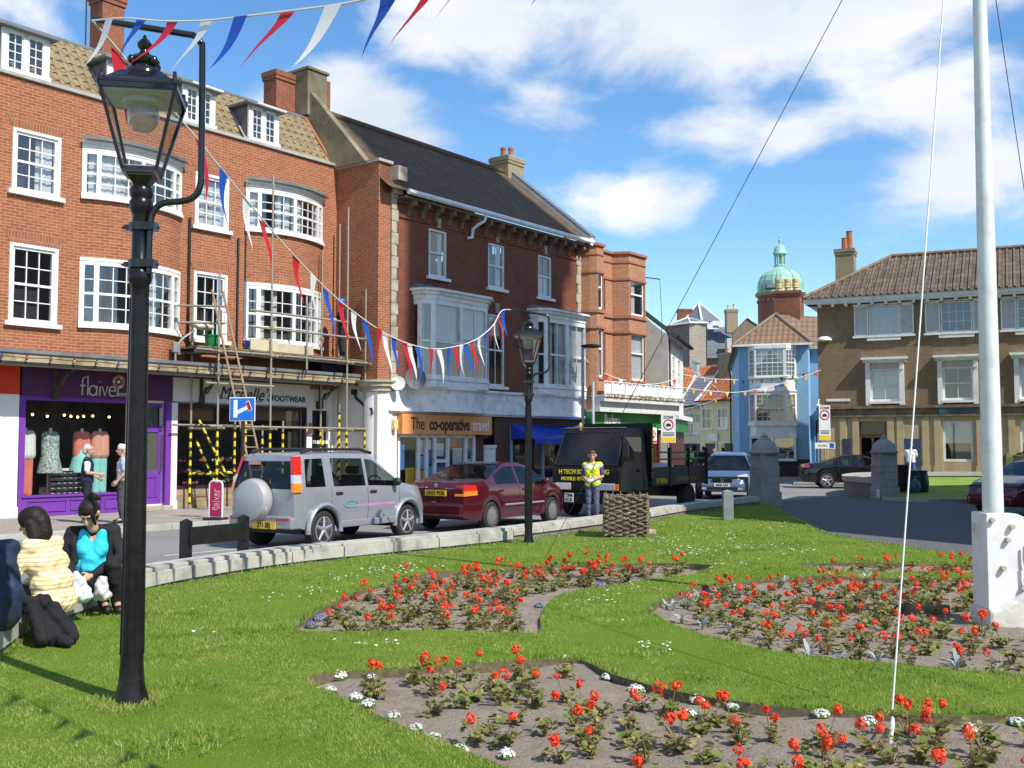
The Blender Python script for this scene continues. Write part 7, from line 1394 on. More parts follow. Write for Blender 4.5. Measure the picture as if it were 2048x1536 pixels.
# ---------------------------------------------------------------- vehicles: lofted bodies, glass cut from the loft
def lerp_tab(T, x):
 if x <= T[0][0]: return T[0][1]
 for (a, b), (c, d) in zip(T[:-1], T[1:]):
  if x <= c: return b + (d - b) * (x - a) / (c - a) if c > a else d
 return T[-1][1]
def smooth_tab(T, x, w=.06): return (lerp_tab(T, x - w) + 2 * lerp_tab(T, x) + lerp_tab(T, x + w)) / 4
def carpaint(name, col, metal=.0, rough=.22):
 m = M(name, col, rough, .03, 2, metal=metal, spec=.5, coat=.8, dirt=tuple(q * .85 for q in col), dscale=1.2); return m
class Car:
 def __init__(s, name, label, loc, yaw, sp, paint, cat='car'):
  s.sp = sp; s.r = root(name, loc, yaw, label, cat, sp.get('group')); L = sp['L']; r = s.r
  xs = sorted(set([round(-L / 2 + .035 * i, 4) for i in range(int(L / .035) + 1)] + [L / 2] + [q for w in sp['side'] for q in w] + list(sp['screen']) + list(sp.get('rear', ()))))
  NJ = 11; V = []
  for x in xs: V += s.ring(x)
  n = 2 * NJ - 1
  groups = {}
  def add(key, f): groups.setdefault(key, []).append(f)
  for i in range(len(xs) - 1):
   xm = (xs[i] + xs[i + 1]) / 2; gh = s.zt(xm) - s.zb(xm)
   for j in range(n - 1):
    f = (i * n + j, (i + 1) * n + j, (i + 1) * n + j + 1, i * n + j + 1); jj = j if j < NJ - 1 else 2 * NJ - 3 - j; sd = 'l' if j < NJ - 1 else 'r'; key = 'body'
    if jj in (5,):
     for k, (a, b) in enumerate(sp['side']):
      if a <= xm <= b and gh > .12: key = 'window' + sd + str(k)
    if jj >= 7:
     if sp['screen'][0] <= xm <= sp['screen'][1]: key = 'windscreen'
     if sp.get('rear') and sp['rear'][0] <= xm <= sp['rear'][1]: key = 'rear_window'
    add(key, f)
  for i, rev in ((0, 1), (len(xs) - 1, 0)):  # end caps as rows
   for j in range(NJ - 1):
    a, b, c, d = i * n + j, i * n + j + 1, i * n + n - 2 - j, i * n + n - 1 - j
    if j == NJ - 2: add('body', (a, b, d)); continue
    key = 'rear_window' if (rev and sp.get('tailgate') and j in (4, 5)) else 'body'; add(key, (a, b, c, d))
  for key, fs in groups.items():
   used = sorted({q for f in fs for q in f}); mp = {q: i for i, q in enumerate(used)}
   m = MB().add([V[q] for q in used], [tuple(mp[q] for q in f) for f in fs]); nm = 'window' if key.startswith('window') else key
   m.build(nm, paint if nm == 'body' else CARGLASS, r, smooth=28 if nm == 'body' else 30)
  s.paint = paint
  zl = sp['sill']; R_ = sp['wr']
  u = MB(); u.box(-L / 2 + .12, L / 2 - .12, -sp['W'] / 2 + .14, sp['W'] / 2 - .14, zl + .02, zl + .5); u.build('underbody', PLASTIC, r)
  it = MB(); zb = s.zb(0); it.box(sp['cab'][0], sp['cab'][1], -sp['W'] / 2 + .14, sp['W'] / 2 - .14, zl + .3, zb - .12)
  for x in sp['seats']:
   for y in (-.36, .36): it.box(x - .06, x + .07, y - .22, y + .22, zb - .15, zb + .22); it.box(x - .05, x + .04, y - .12, y + .12, zb + .24, zb + .38)
  st = sp['seats'][0] + .62; it.tube([(st + .04 * math.sin(t), .36 * sp.get('hand', -1) + .18 * math.cos(t), zb + .02 + .17 * math.sin(t)) for t in [k * math.pi / 8 for k in range(17)]], .014, 5)
  it.build('interior', M('car_interior', (.03, .03, .032), .8, .2, 5), r)
  s.wheels()
 def zt(s, x): return smooth_tab(s.sp['top'], x)
 def zb(s, x): return min(smooth_tab(s.sp['belt'], x), s.zt(x) - .015)
 def hw(s, x):
  L = s.sp['L']; q = max(0, abs(x) - (L / 2 - s.sp['round'])) / s.sp['round']; return s.sp['W'] / 2 * (1 - s.sp.get('rk', .16) * q ** 2.2)
 def zlow(s, x):
  z = s.sp['sill']; rr = s.sp['wr'] * 1.17
  q = max(0, abs(x) - (s.sp['L'] / 2 - .25)) / .25; z += .07 * q
  for wx in s.sp['wheels']:
   d = abs(x - wx)
   if d < rr: z = max(z, s.sp['wr'] * 1.0 + math.sqrt(rr * rr - d * d) - .01)
  return z
 def ring(s, x):
  sp = s.sp; w = s.hw(x); zl = s.zlow(x); zt = s.zt(x); zb = s.zb(x); zl = min(zl, zb - .05); H = sp['H'] - lerp_tab(sp['belt'], 0); ins = sp['ins']
  def yy(z): return w * .975 - ins * max(0, (z - zb)) / H
  P = [(w * .955, zl), (w * .985, zl + .25 * (zb - zl)), (w, zl + .5 * (zb - zl)), (w * .992, zl + .8 * (zb - zl)), (w * .975, zb)]
  g = zt - zb; z5 = zb + .05 * g; z6 = zb + .82 * g; z7 = zb + .94 * g
  P += [(yy(z5), z5), (yy(z6), z6), (yy(z7) * .97, z7)]; ye = yy(z7) * .97
  P += [(ye * .88, zb + .985 * g), (ye * .45, zt - .004), (0, zt)]
  full = [(x, y, z) for y, z in P] + [(x, -y, z) for y, z in P[-2::-1]]
  sh = sp.get('shear')
  if sh:                                 # slope the tail above the belt
   full = [(px + sh * max(0, pz - zb) * max(0, min(1, (-px - sp['L'] / 2 + .8) / .8)), py, pz) for px, py, pz in full]
  return full
 def side(s, x, z, out=.004, sgn=-1):       # point on the body side
  w = s.hw(x); zl = s.zlow(x); zb = s.zb(x); T = [(zl, w * .955), (zl + .25 * (zb - zl), w * .985), (zl + .5 * (zb - zl), w), (zl + .8 * (zb - zl), w * .992), (zb, w * .975)]
  return (x, sgn * (lerp_tab(T, z) + out), z)
 def seam(s, x, sgn, z0=None, name='door_seam'):
  z0 = z0 or s.sp['sill'] + .05; zb = s.zb(x) - .01; MB().tube([s.side(x, z0 + (zb - z0) * k / 6, -.002, sgn) for k in range(7)], .006, 4).build(name, PLASTIC, s.r)
 def wheels(s):
  R_, tw = s.sp['wr'], .20
  for wx in s.sp['wheels']:
   for sg in (-1, 1):
    y = sg * (s.sp['W'] / 2 - .015); a = -sg
    t = MB(); t.lathe([(R_ * .66, 0), (R_ * .9, -.0), (R_, .03), (R_, tw - .03), (R_ * .9, tw), (R_ * .66, tw)], n=26, ax='y')
    o = t.build('wheel', RUBBER, s.r, smooth=40); o.location = (wx, y if a > 0 else y - tw, R_)
    o.location = (wx, y - tw if sg > 0 else y, R_); yo = tw if sg > 0 else 0; sy = 1 if sg > 0 else -1
    m = MB(); rr = R_ * .68; m.lathe([(rr, yo - sy * .0), (rr * .93, yo + sy * .004), (rr * .9, yo - sy * .03), (rr * .86, yo - sy * .05)], n=26, ax='y')
    if s.sp.get('hub'): m.lathe([(rr * .95, yo - sy * .012), (rr * .7, yo + sy * .012), (rr * .3, yo + sy * .018), (.01, yo + sy * .02)], n=22, ax='y')
    else:
     m.lathe([(.06, yo - sy * .02), (.05, yo + sy * .004), (.0, yo + sy * .006)], n=12, ax='y')
     for k in range(5):
      t = k * 2 * math.pi / 5 + .3; m.tube([(.03 * math.cos(t), yo - sy * .012, .03 * math.sin(t)), (rr * .95 * math.cos(t), yo - sy * .012, rr * .95 * math.sin(t))], [.035, .026], 6)
    m.build('rim', s.sp.get('rimm', ALLOY), o, smooth=40)
    d = MB(); d.lathe([(rr * .9, yo - sy * .07), (.01, yo - sy * .07)], n=20, ax='y'); d.build('brake', PLASTIC, o)
  if 1:
   w = MB()
   for wx in s.sp['wheels']: w.box(wx - R_ * 1.1, wx + R_ * 1.1, -s.sp['W'] / 2 + .22, s.sp['W'] / 2 - .22, .25, R_ * 2.0)
   w.build('wheel_well', PLASTIC, s.r)
 def part(s, name, mb, mat, smooth=None, bevel=0): return mb.build(name, mat, s.r, smooth=smooth, bevel=bevel)
 def plate(s, x, z, txt, mat, rear=True, w=.52, h=.115, y0=0):
  sg = -1 if rear else 1; p = s.part('number_plate', MB().box(x - .008, x + .008, y0 - w / 2, y0 + w / 2, z - h / 2, z + h / 2), mat)
  text(txt, h * (.95 if '\n' not in txt else .42), BLKTXT, p, (x + sg * .011, y0, z), rot=(R(90), 0, R(-90 if rear else 90)), depth=.003, bold=.003, sx=.86 if '\n' not in txt else .9)
 def mirror(s, x, mat=None):
  for sg in (-1, 1): m = MB(); w = s.hw(x) * .96; m.ball((x, sg * (w + .10), s.zb(x) + .09), (.07, .10, .08), 10); m.tube([(x, sg * (w - .06), s.zb(x) + .03), (x, sg * (w + .06), s.zb(x) + .06)], .025, 6); m.build('mirror', mat or PLASTIC, s.r, smooth=60)
 def handles(s, L, z, mat=None):
  for sg in (-1, 1):
   for x in L: p = s.side(x, z, .012, sg); s.part('door_handle', MB().box(x - .09, x + .09, p[1] - .012, p[1] + .012, z - .025, z + .025), mat or PLASTIC, bevel=.008)
def vec_yaw(p, q): return math.atan2(q[1] - p[1], q[0] - p[0])
def suv():
 a, b = Vector((-3.31, 18.35)), Vector((-1.95, 20.65)); yaw = vec_yaw(a, b); c = (a + b) / 2; n = Vector((-math.sin(yaw), math.cos(yaw))); c = c + n * .72 - Vector((.06, 0))
 sp = dict(L=3.72, W=1.58, H=1.66, wheels=(-1.17, 1.25), wr=.325, sill=.34, round=.5, rk=.10, ins=.15, shear=.22, tailgate=True,
    top=[(-1.86, 1.60), (-1.7, 1.645), (-.9, 1.665), (.0, 1.65), (.28, 1.61), (1.02, 1.10), (1.1, 1.075), (1.7, .97), (1.82, .88), (1.86, .70)],
    belt=[(-1.86, 1.03), (.9, 1.0), (1.6, .90), (1.86, .62)], side=((-1.62, -1.12), (-.90, -.02), (.06, .90)), screen=(.32, 1.02), cab=(-1.6, .9), seats=(.1, -.75))
 s = Car('parked_car', 'silver compact off-roader with covered spare wheel on its tailgate', (c.x, c.y, ROADZ), yaw, sp, carpaint('silver_car_paint', (.33, .35, .385), .35, .28)); r = s.r
 xr = -1.86
 bl = MB();
 m = MB(); m.lathe([(.0, -.13), (.26, -.13), (.34, -.10), (.37, -.02), (.37, .08), (.34, .12), (.0, .12)], n=30, ax='x'); o = m.build('spare_wheel_cover', carpaint('silver_cover', (.40, .405, .41), .1, .45), r, smooth=40); o.location = (xr - .14, -.02 + .08, .86)
 o.location = (xr - .13, .10, .84)
 for sg in (-1, 1):                         # tall rear lamps up the pillars, ribbed in the middle
  for z0, z1, mt in ((.98, 1.13, AMBER), (1.13, 1.27, CLEARLENS), (1.27, 1.42, REDLENS), (1.42, 1.58, REDLENS)):
   x0, x1 = xr - .03 + .22 * max(0, z0 - 1.03), xr - .03 + .22 * max(0, z1 - 1.03); yi0 = .665 - .15 * max(0, z0 - 1.03) / .6; yi1 = .665 - .15 * max(0, z1 - 1.03) / .6
   m = MB(); m.add([(x0, sg * yi0, z0), (x0, sg * (yi0 + .06), z0), (x1, sg * (yi1 + .06), z1), (x1, sg * yi1, z1), (x0 + .16, sg * (yi0 + .105), z0), (x1 + .14, sg * (yi1 + .105), z1)], [(0, 1, 2, 3), (1, 4, 5, 2)]); m.build('tail_light', mt, r)
 b = MB(); b.box(xr - .07, xr + .35, -.72, .72, .36, .56); b.box(xr - .09, xr + .3, -.66, .66, .52, .58); s.part('rear_bumper', b, s.paint, bevel=.03)
 for sg in (-1, 1): s.part('fog_light', MB().box(xr - .085, xr - .05, sg * .52 - .14, sg * .52 + .14, .50, .56), REDLENS)
 f = MB(); f.box(1.62, 1.93, -.68, .68, .36, .60); s.part('front_bumper', f, s.paint, bevel=.05)
 s.plate(xr - .085, .42, '271 SEJ', YELPLATE, True, .52, .12, -.12)
 for sg in (-1, 1):
  m = MB(); m.tube([(-1.55, sg * .57, 1.655), (-1.3, sg * .58, 1.70), (.0, sg * .58, 1.70), (.35, sg * .575, 1.63)], .03, 6); s.part('roof_rail', m, PLASTIC, smooth=50)
  m = MB()                               # swollen wheel-arch flares and sill
  for wx in sp['wheels']:
   m.tube([(wx + .42 * math.cos(R(t)), sg * (s.hw(wx) + .0), .325 + .42 * math.sin(R(t))) for t in range(-8, 189, 14)], .05, 6)
  s.part('arch_flare', m, s.paint, smooth=60)
  m = MB(); m.box(-.75, .83, sg * .80 - .035, sg * .80 + .03, .33, .45); s.part('sill_trim', m, s.paint, bevel=.02)
  m = MB(); pk = [s.side(x, .70, .003, sg) for x in np.linspace(-.28, .85, 10)]; m.add([(p[0], p[1], z) for z in (.675, .72) for p in pk], [(i, i + 1, 11 + i, 10 + i) for i in range(9)]); s.part('pink_stripe', m, M('pink_stripe_paint', (.45, .20, .38), .4))
  m = MB(); m.tube([s.side(-.47 + .2 * math.cos(t), .73 + .055 * math.sin(t) - .0, .002, sg) for t in [k * math.pi / 10 for k in range(19)]], .011, 4); s.part('teal_swoosh', m, M('teal_paint', (.05, .35, .36), .4))
  for x in (-.98, .03, .98): s.seam(x, sg)
 s.handles((-.78, .18), .93); s.mirror(.80)
 st = MB(); st.box(xr + .03, xr + .035, .1, .36, 1.44, 1.50); s.part('window_sticker', st, M('red_white_sticker', (.6, .25, .22)))
 return s
suv()
def red_car():
 a, b = Vector((-.51, 22.2)), Vector((.93, 24.6)); yaw = vec_yaw(a, b); c = (a + b) / 2; n = Vector((-math.sin(yaw), math.cos(yaw))); c = c + n * .72 - Vector((.06, 0))
 sp = dict(L=4.25, W=1.71, H=1.425, wheels=(-1.28, 1.33), wr=.30, sill=.24, round=.75, rk=.2, ins=.23, hub=True, rimm=M('dirty_wheel_trim', (.16, .155, .15), .5, .2, 12),
    top=[(-2.12, .86), (-2.08, .99), (-1.95, 1.03), (-1.42, 1.07), (-.62, 1.385), (-.3, 1.42), (.25, 1.40), (.55, 1.30), (1.15, .98), (1.3, .95), (1.85, .80), (2.05, .66), (2.12, .50)],
    belt=[(-2.12, .84), (-1.5, .96), (0, .92), (1.2, .88), (1.9, .72), (2.12, .46)], side=((-1.12, -.22), (-.14, .92)), screen=(.45, 1.16), rear=(-1.42, -.58), cab=(-1.1, .9), seats=(.05, -.75))
 s = Car('parked_car', 'dark red saloon parked between the silver car and the black truck', (c.x, c.y, ROADZ), yaw, sp, carpaint('dark_red_car_paint', (.075, .005, .011), .15, .22)); r = s.r; xr = -2.1
 for sg in (-1, 1):
  m = MB(); m.add([(xr - .02, sg * .46, .84), (xr - .02, sg * .70, .84), (xr + .3, sg * .80, .85), (xr - .005, sg * .48, .96), (xr, sg * .68, .97), (xr + .28, sg * .785, .96)], [(0, 1, 4, 3), (1, 2, 5, 4)]); s.part('tail_light', m, REDLENS)
  m = MB(); m.add([(xr - .03, sg * .46, .74), (xr - .03, sg * .70, .74), (xr + .3, sg * .81, .76), (xr - .02, sg * .46, .84), (xr - .02, sg * .70, .84), (xr + .3, sg * .80, .85)], [(0, 1, 4, 3), (1, 2, 5, 4)]); s.part('tail_light', m, AMBER)
  m = MB(); pk = [s.side(x, .52, .012, sg) for x in np.linspace(-.82, .86, 12)]; m.tube(pk, .026, 6); s.part('side_trim', m, M('grey_trim', (.22, .2, .2), .5))
  for x in (-1.2, -.18, .98): s.seam(x, sg)
 b = MB(); b.box(xr - .09, xr + .3, -.68, .68, .32, .60); s.part('rear_bumper', b, s.paint, bevel=.06); f = MB(); f.box(1.8, 2.17, -.66, .66, .26, .52); s.part('front_bumper', f, s.paint, bevel=.07)
 s.plate(xr - .035, .80, 'GX53 POK', YELPLATE, True, .52, .12); s.part('boot_badge', MB().lathe([(.05, xr - .02), (.045, xr - .03), (.0, xr - .03)], (0, .95), 14, ax='x'), CHROME); s.part('badge_letters', MB().box(xr - .03, xr - .02, -.42, -.22, .88, .9).box(xr - .03, xr - .02, .24, .46, .90, .92), CHROME); s.part('boot_handle', MB().box(xr - .1, xr - .08, .0 - .06, .06, .60, .63), CHROME)
 m = MB(); m.tube([(xr + .05, -.6, .73), (xr - .01, -.3, .715), (xr - .01, .3, .715), (xr + .05, .6, .73)], .008, 4); s.part('boot_seam', m, PLASTIC)
 w = MB(); w.tube([(-1.40, .05, 1.085), (-1.22, .35, 1.15)], .012, 5); s.part('rear_wiper', w, PLASTIC)
 s.handles((-.95, .05), .82, s.paint); s.mirror(.85, s.paint)
red_car()
def front_face(s, x, zg, wg, lights, paint=None, grille=True):
 if grille:
  g = MB(); g.box(x - .05, x + .02, -wg, wg, zg - .06, zg + .06); s.part('grille', g, PLASTIC, bevel=.02); g = MB()
  for k in range(3): g.box(x + .015, x + .026, -wg, wg, zg - .045 + k * .04, zg - .03 + k * .04)
  s.part('grille_bars', g, CHROME); s.part('front_badge', MB().lathe([(.06, x + .03), (.05, x + .035), (.0, x + .035)], (0, zg), 14, ax='x'), CHROME)
 for sg in (-1, 1):
  y0, y1, z0, z1 = lights; m = MB(); m.add([(x - .05, sg * y0, z0), (x - .10, sg * y1, z0 + .04), (x - .30, sg * (y1 + .09), z1 - .05), (x - .42, sg * (y1 + .02), z1 + .05), (x - .14, sg * y0, z1)], [(0, 1, 4), (1, 2, 3), (1, 3, 4)]); s.part('headlight', m, CLEARLENS)
def silver_blue():
 c = Vector((7.35, 36.6)); yaw = math.atan2(-.955, -.30)
 sp = dict(L=3.85, W=1.92, H=1.56, wheels=(-1.22, 1.22), wr=.31, sill=.26, round=.8, rk=.34, ins=.42,
    top=[(-1.92, .95), (-1.85, 1.3), (-1.5, 1.50), (-.6, 1.57), (-.1, 1.52), (.2, 1.42), (1.0, .96), (1.2, .90), (1.75, .72), (1.88, .62), (1.92, .50)], belt=[(-1.92, .92), (-1, 1.0), (.8, .92), (1.5, .74), (1.92, .46)], side=((-1.5, -1.05), (-.95, -.1), (.0, .85)), screen=(.12, 1.06), cab=(-1.3, .9), seats=(.1, -.75))
 c = c + Vector((.12, .3)); s = Car('parked_car', 'silver blue hatchback facing the camera behind the left gate pier', (c.x, c.y, ROADZ), yaw, sp, carpaint('silver_blue_paint', (.115, .165, .26), .3, .25)); x = 1.92
 front_face(s, x - .02, .66, .33, (.48, .74, .60, .80)); b = MB(); b.box(x - .3, x + .05, -.70, .70, .28, .54); s.part('front_bumper', b, s.paint, bevel=.07); b = MB(); b.box(x + .03, x + .06, -.5, .5, .33, .42); s.part('air_intake', b, PLASTIC); s.plate(x + .06, .49, 'AK06 LSO', WHPLATE, False); s.mirror(.95, s.paint)
 for sg in (-1, 1): s.part('fog_light', MB().box(x - .03, x + .055, sg * .58 - .07, sg * .58 + .07, .34, .41), CLEARLENS); s.seam(-.05, sg); s.seam(1.05, sg)
silver_blue()
def dark_saloon():
 c = Vector((14.55, 45.1)); yaw = -.17
 sp = dict(L=4.65, W=1.78, H=1.43, wheels=(-1.32, 1.38), wr=.33, sill=.26, round=.8, rk=.2, ins=.24, hand=-1, top=[(-2.32, .80), (-2.26, 1.0), (-1.9, 1.05), (-1.5, 1.09), (-.75, 1.37), (-.2, 1.43), (.2, 1.40), (.5, 1.31), (1.2, 1.0), (1.4, .95), (2.0, .80), (2.25, .64), (2.32, .48)], belt=[(-2.32, .78), (-1.5, .97), (0, .93), (1.3, .88), (2.0, .72), (2.32, .44)], side=((-1.35, -.85), (-.8, -.05), (.05, .98)), screen=(.42, 1.2), rear=(-1.5, -.7), cab=(-1.1, .9), seats=(.1, -.75))
 s = Car('moving_car', 'black saloon with its driver at the open window by the gateway', (c.x, c.y, ROADZ), yaw, sp, carpaint('black_car_paint', (.008, .009, .010), .2, .2)); xr = -2.3
 for sg in (-1, 1):
  m = MB(); m.add([(xr, sg * .5, .86), (xr + .05, sg * .76, .86), (xr + .3, sg * .84, .88), (xr + .03, sg * .5, .99), (xr + .08, sg * .74, 1.0), (xr + .3, sg * .82, .98)], [(0, 1, 4, 3), (1, 2, 5, 4)]); s.part('tail_light', m, REDLENS)
  for x in (-.82, .0, 1.05): s.seam(x, sg)
 s.mirror(.92, s.paint); s.handles((-.7, .15), .83, s.paint); front_face(s, 2.3, .62, .4, (.5, .76, .56, .72))
 return s
DARKCAR = dark_saloon()
def plain_car(label, c, yaw, paint, z=ROADZ):
 sp = dict(L=4.0, W=1.7, H=1.45, wheels=(-1.22, 1.27), wr=.30, sill=.25, round=.8, rk=.2, ins=.22, tailgate=True, shear=.35, top=[(-2.0, 1.38), (-1.6, 1.42), (-.6, 1.45), (.1, 1.42), (.45, 1.32), (1.15, .98), (1.3, .95), (1.8, .80), (1.95, .65), (2.0, .48)], belt=[(-2.0, .95), (0, .93), (1.2, .88), (1.8, .72), (2.0, .45)], side=((-1.45, -1.0), (-.9, -.12), (-.04, .95)), screen=(.40, 1.16), cab=(-1.3, .9), seats=(.1, -.75))
 s = Car('parked_car', label, (c[0], c[1], z), yaw, sp, paint); front_face(s, 1.98, .62, .36, (.48, .72, .58, .76)); s.mirror(.9, s.paint); s.plate(2.0, .40, 'AO04 FKM', WHPLATE, False)
 for sg in (-1, 1): s.seam(0, sg); s.seam(1.02, sg); s.part('tail_light', MB().box(-2.02, -1.8, sg * .74 - .06, sg * .74 + .06, .85, 1.15), REDLENS)
 s.part('front_bumper', MB().box(1.75, 2.04, -.64, .64, .27, .50), s.paint, bevel=.07)
q = AT(2052, 893, 26.5); plain_car('dark maroon car partly hidden behind the flagpole', (q.x + .5, q.y), R(205), carpaint('maroon_car_paint', (.09, .006, .012), .1, .2), -.09)
q = AT(2062, 893, 41); plain_car('dark blue car at the right edge in front of the bank', (q.x + .9, q.y), R(190), carpaint('dark_blue_car_paint', (.012, .02, .04), .2, .2), .3)
def truck():
 f = Vector((1.83, 26.4)); h = Vector((-.55, -.835)).normalized(); yaw = math.atan2(h.y, h.x); o = f
 r = root('flatbed_truck', (o.x, o.y, ROADZ), yaw, 'black flatbed scaffold truck with yellow lettering facing the camera', 'truck')
 PB = M('black_truck_paint', (.008, .009, .010), .38, .2, 3, spec=.3); YT = M('yellow_lettering', (.75, .62, .03), .5, .04); w = .95
 # local: front at x=0, body towards -x
 cabm = MB(); prof = [(-1.55, .62), (-1.55, 2.12), (-1.35, 2.18), (-.55, 2.18), (-.38, 2.12), (.0, 1.28), (.05, 1.15), (.05, .62)]
 n = len(prof); vs = []
 for sg in (-1, 1):
  for (x, z) in prof: vs.append((x, sg * (w - (.10 * max(0, z - 1.25) / .9)), z))
 fs = [(i, (i + 1) % n, n + (i + 1) % n, n + i) for i in range(n) if i != 4] + [tuple(range(n)), tuple(range(n, 2 * n))]
 cabm.add(vs, fs); cb = cabm.build('cab', PB, r, bevel=.03)
 ins = MB(); ins.box(-1.5, -.3, -.8, .8, .7, 1.25); ins.box(-.95, -.8, -.7, -.2, 1.2, 1.75); ins.box(-.95, -.8, .2, .7, 1.2, 1.75); ins.tube([(-.42 + .06 * math.sin(t), .4 + .2 * math.cos(t), 1.36 + .17 * math.sin(t)) for t in [k * math.pi / 8 for k in range(17)]], .016, 5); ins.build('cab_interior', PLASTIC, r)
 def P(t, y): x, z = prof[4][0] + (prof[5][0] - prof[4][0]) * t, prof[4][1] + (prof[5][1] - prof[4][1]) * t; return (x + .012, y * (w - .10 * max(0, z - 1.25) / .9), z + .006)
 MB().add([P(.04, -.97), P(.04, .97), P(.98, .97), P(.98, -.97)], [(0, 1, 2, 3)]).build('windscreen', glassm('truck_glass', (.30, .34, .35), refl=1.0, see=.8), r)
 fr = MB()
 for t0, t1 in (((.03, -.95), (.98, -.95)), ((.03, .95), (.98, .95)), ((.03, -.95), (.03, .95)), ((.98, -.95), (.98, .95))): fr.tube([P(*t0), P(*t1)], .022, 5)
 fr.build('windscreen_seal', PLASTIC, r)
 wp = MB(); wp.tube([P(.97, -.6), P(.86, -.1)], .012, 5); wp.tube([P(.97, .1), P(.86, .6)], .012, 5); wp.build('wiper', PLASTIC, r)
 for sg in (-1, 1):
  y = sg * (w - .055); MB().add([(-1.28, y, 1.30), (-.18, y + sg * .03, 1.30), (-.42, y - sg * .02, 1.98), (-1.28, y - sg * .02, 1.98)], [(0, 1, 2, 3)]).build('side_window', CARGLASS, r)
  MB().tube([(-1.34, sg * (w + .002), .7), (-1.34, sg * (w - .005), 1.25), (-1.33, sg * (w - .08), 2.05)], .008, 4).build('door_seam', PLASTIC, r); MB().box(-1.2, -1.0, sg * w - .02, sg * w + .02, 1.12, 1.17).build('door_handle', PLASTIC, r)
  m = MB(); m.tube([(-.15, sg * w * .96, 1.3), (.02, sg * (w + .16), 1.5), (.02, sg * (w + .16), 1.95), (-.3, sg * w * .9, 2.02)], .014, 5); m.build('mirror_arm', PLASTIC, r); m = MB(); m.box(-.02, .05, sg * (w + .16) - .09, sg * (w + .16) + .09, 1.48, 1.86); m.build('mirror', PLASTIC, r, bevel=.02)
  m = MB(); m.box(.04, .075, sg * .62 - .22, sg * .62 + .22, .68, .85); m.build('headlight', CLEARLENS, r, bevel=.015); m = MB(); m.box(.04, .07, sg * .88 - .05, sg * .88 + .05, .68, .84); m.build('indicator', AMBER, r)
 t1 = text('H TECH SCAFFOLDING', .155, YT, cb, (.057, -.04, 1.12), rot=(R(90), 0, R(90)), sx=.88, bold=.004); text('MOBILE: 07788 164 525', .12, YT, cb, (.057, -.1, .95), rot=(R(90), 0, R(90)), sx=.98, bold=.003)
 b = MB(); b.box(-.1, .12, -w, w, .34, .62); b.build('front_bumper', PB, r, bevel=.03)
 p = MB().box(.12, .135, -.12 - .42 + .0, .13 - .42 + .0, .38, .60).build('number_plate', WHPLATE, r); text('T306\nECK', .105, BLKTXT, p, (.137, -.415, .49), rot=(R(90), 0, R(90)), depth=.003, bold=.003)
 p.location.y = .0
 bc = MB(); bc.tube([(-.7, -.55, 2.18), (-.7, -.55, 2.36)], .035, 8); bc.build('beacon_post', YT, r)
 for sg in (-1, 1): MB().tube([(-1.5, sg * .85, 2.2), (-.2, sg * .85, 2.2)], .02, 5).build('roof_bar', PLASTIC, r)
 MB().tube([(-.5, -.86, 2.22), (-.5, .86, 2.22)], .02, 5).build('roof_bar', M('dull_yellow_bar', (.16, .15, .06), .6), r)
 # headboard, flat bed, drop sides, stakes
 hb = MB(); hb.box(-1.72, -1.64, -1.0, 1.0, .75, 2.35); hbo = hb.build('headboard', PB, r, bevel=.01); text('H TECH SCAFFOLD CO', .13, YT, hbo, (-1.68, 1.004, 1.55), rot=(R(90), R(90), R(180)), sx=.9)
 MB().box(-1.64, -5.15, -1.0, 1.0, .78, .86).build('bed', WOODP, r)
 ch = MB(); ch.box(-5.1, -.3, -.45, -.35, .45, .75); ch.box(-5.1, -.3, .35, .45, .45, .75); ch.box(-2.6, -2.0, -.8, -.5, .35, .7); ch.build('chassis', PLASTIC, r)
 for sg in (-1, 1):
  sd = MB().box(-5.15, -1.66, sg * 1.0 - .02, sg * 1.0 + .02, .74, 1.22).build('drop_side', M('dark_side_board', (.028, .03, .032), .5, .2, 4), r, bevel=.006)
  text('H TECH', .17, YT, sd, (-2.15, sg * 1.025, .86), rot=(R(90), 0, R(180 if sg > 0 else 0)), sx=1, bold=.003); text('SCAFFOLDING LTD', .15, M('faded_yellow_lettering', (.30, .25, .04), .6), sd, (-3.7, sg * 1.025, .88), rot=(R(90), 0, R(180 if sg > 0 else 0)))
  for x in (-2.7, -3.9, -5.1): MB().box(x - .04, x + .04, sg * 1.0 - .04, sg * 1.0 + .04, .7, 1.72).build('stake', PB, r)
  for z in (1.42, 1.6): MB().tube([(-1.7, sg * .97, z), (-5.1, sg * .97, z)], .027, 6).build('side_rail', M('rusty_tube', (.20, .17, .11), .6, .3, 8), r)
 MB().box(-5.19, -5.13, -1.0, 1.0, .74, 1.22).build('tail_board', PB, r)
 for wx in (-.75, -4.1):
  for sg in (-1, 1):
   m = MB(); m.lathe([(.2, 0), (.34, 0), (.37, .03), (.37, .22), (.34, .25), (.2, .25)], n=24, ax='y'); o2 = m.build('wheel', RUBBER, r, smooth=40); o2.location = (wx, sg * .95 - (.25 if sg > 0 else 0), .37); MB().lathe([(.22, .06), (.1, .1), (.02, .2), (.02, .22), (.22, .2)], n=18, ax='y').build('rim', M('truck_rim', (.10, .1, .1), .6), o2)
  MB().box(wx - .45, wx + .45, -.7, .7, .4, .75).build('wheel_arch', PLASTIC, r)
 # loads on the bed (things of their own)
 def on(x, y, z): c, s_ = math.cos(yaw), math.sin(yaw); return (o.x + c * x - s_ * y, o.y + s_ * x + c * y, ROADZ + z)
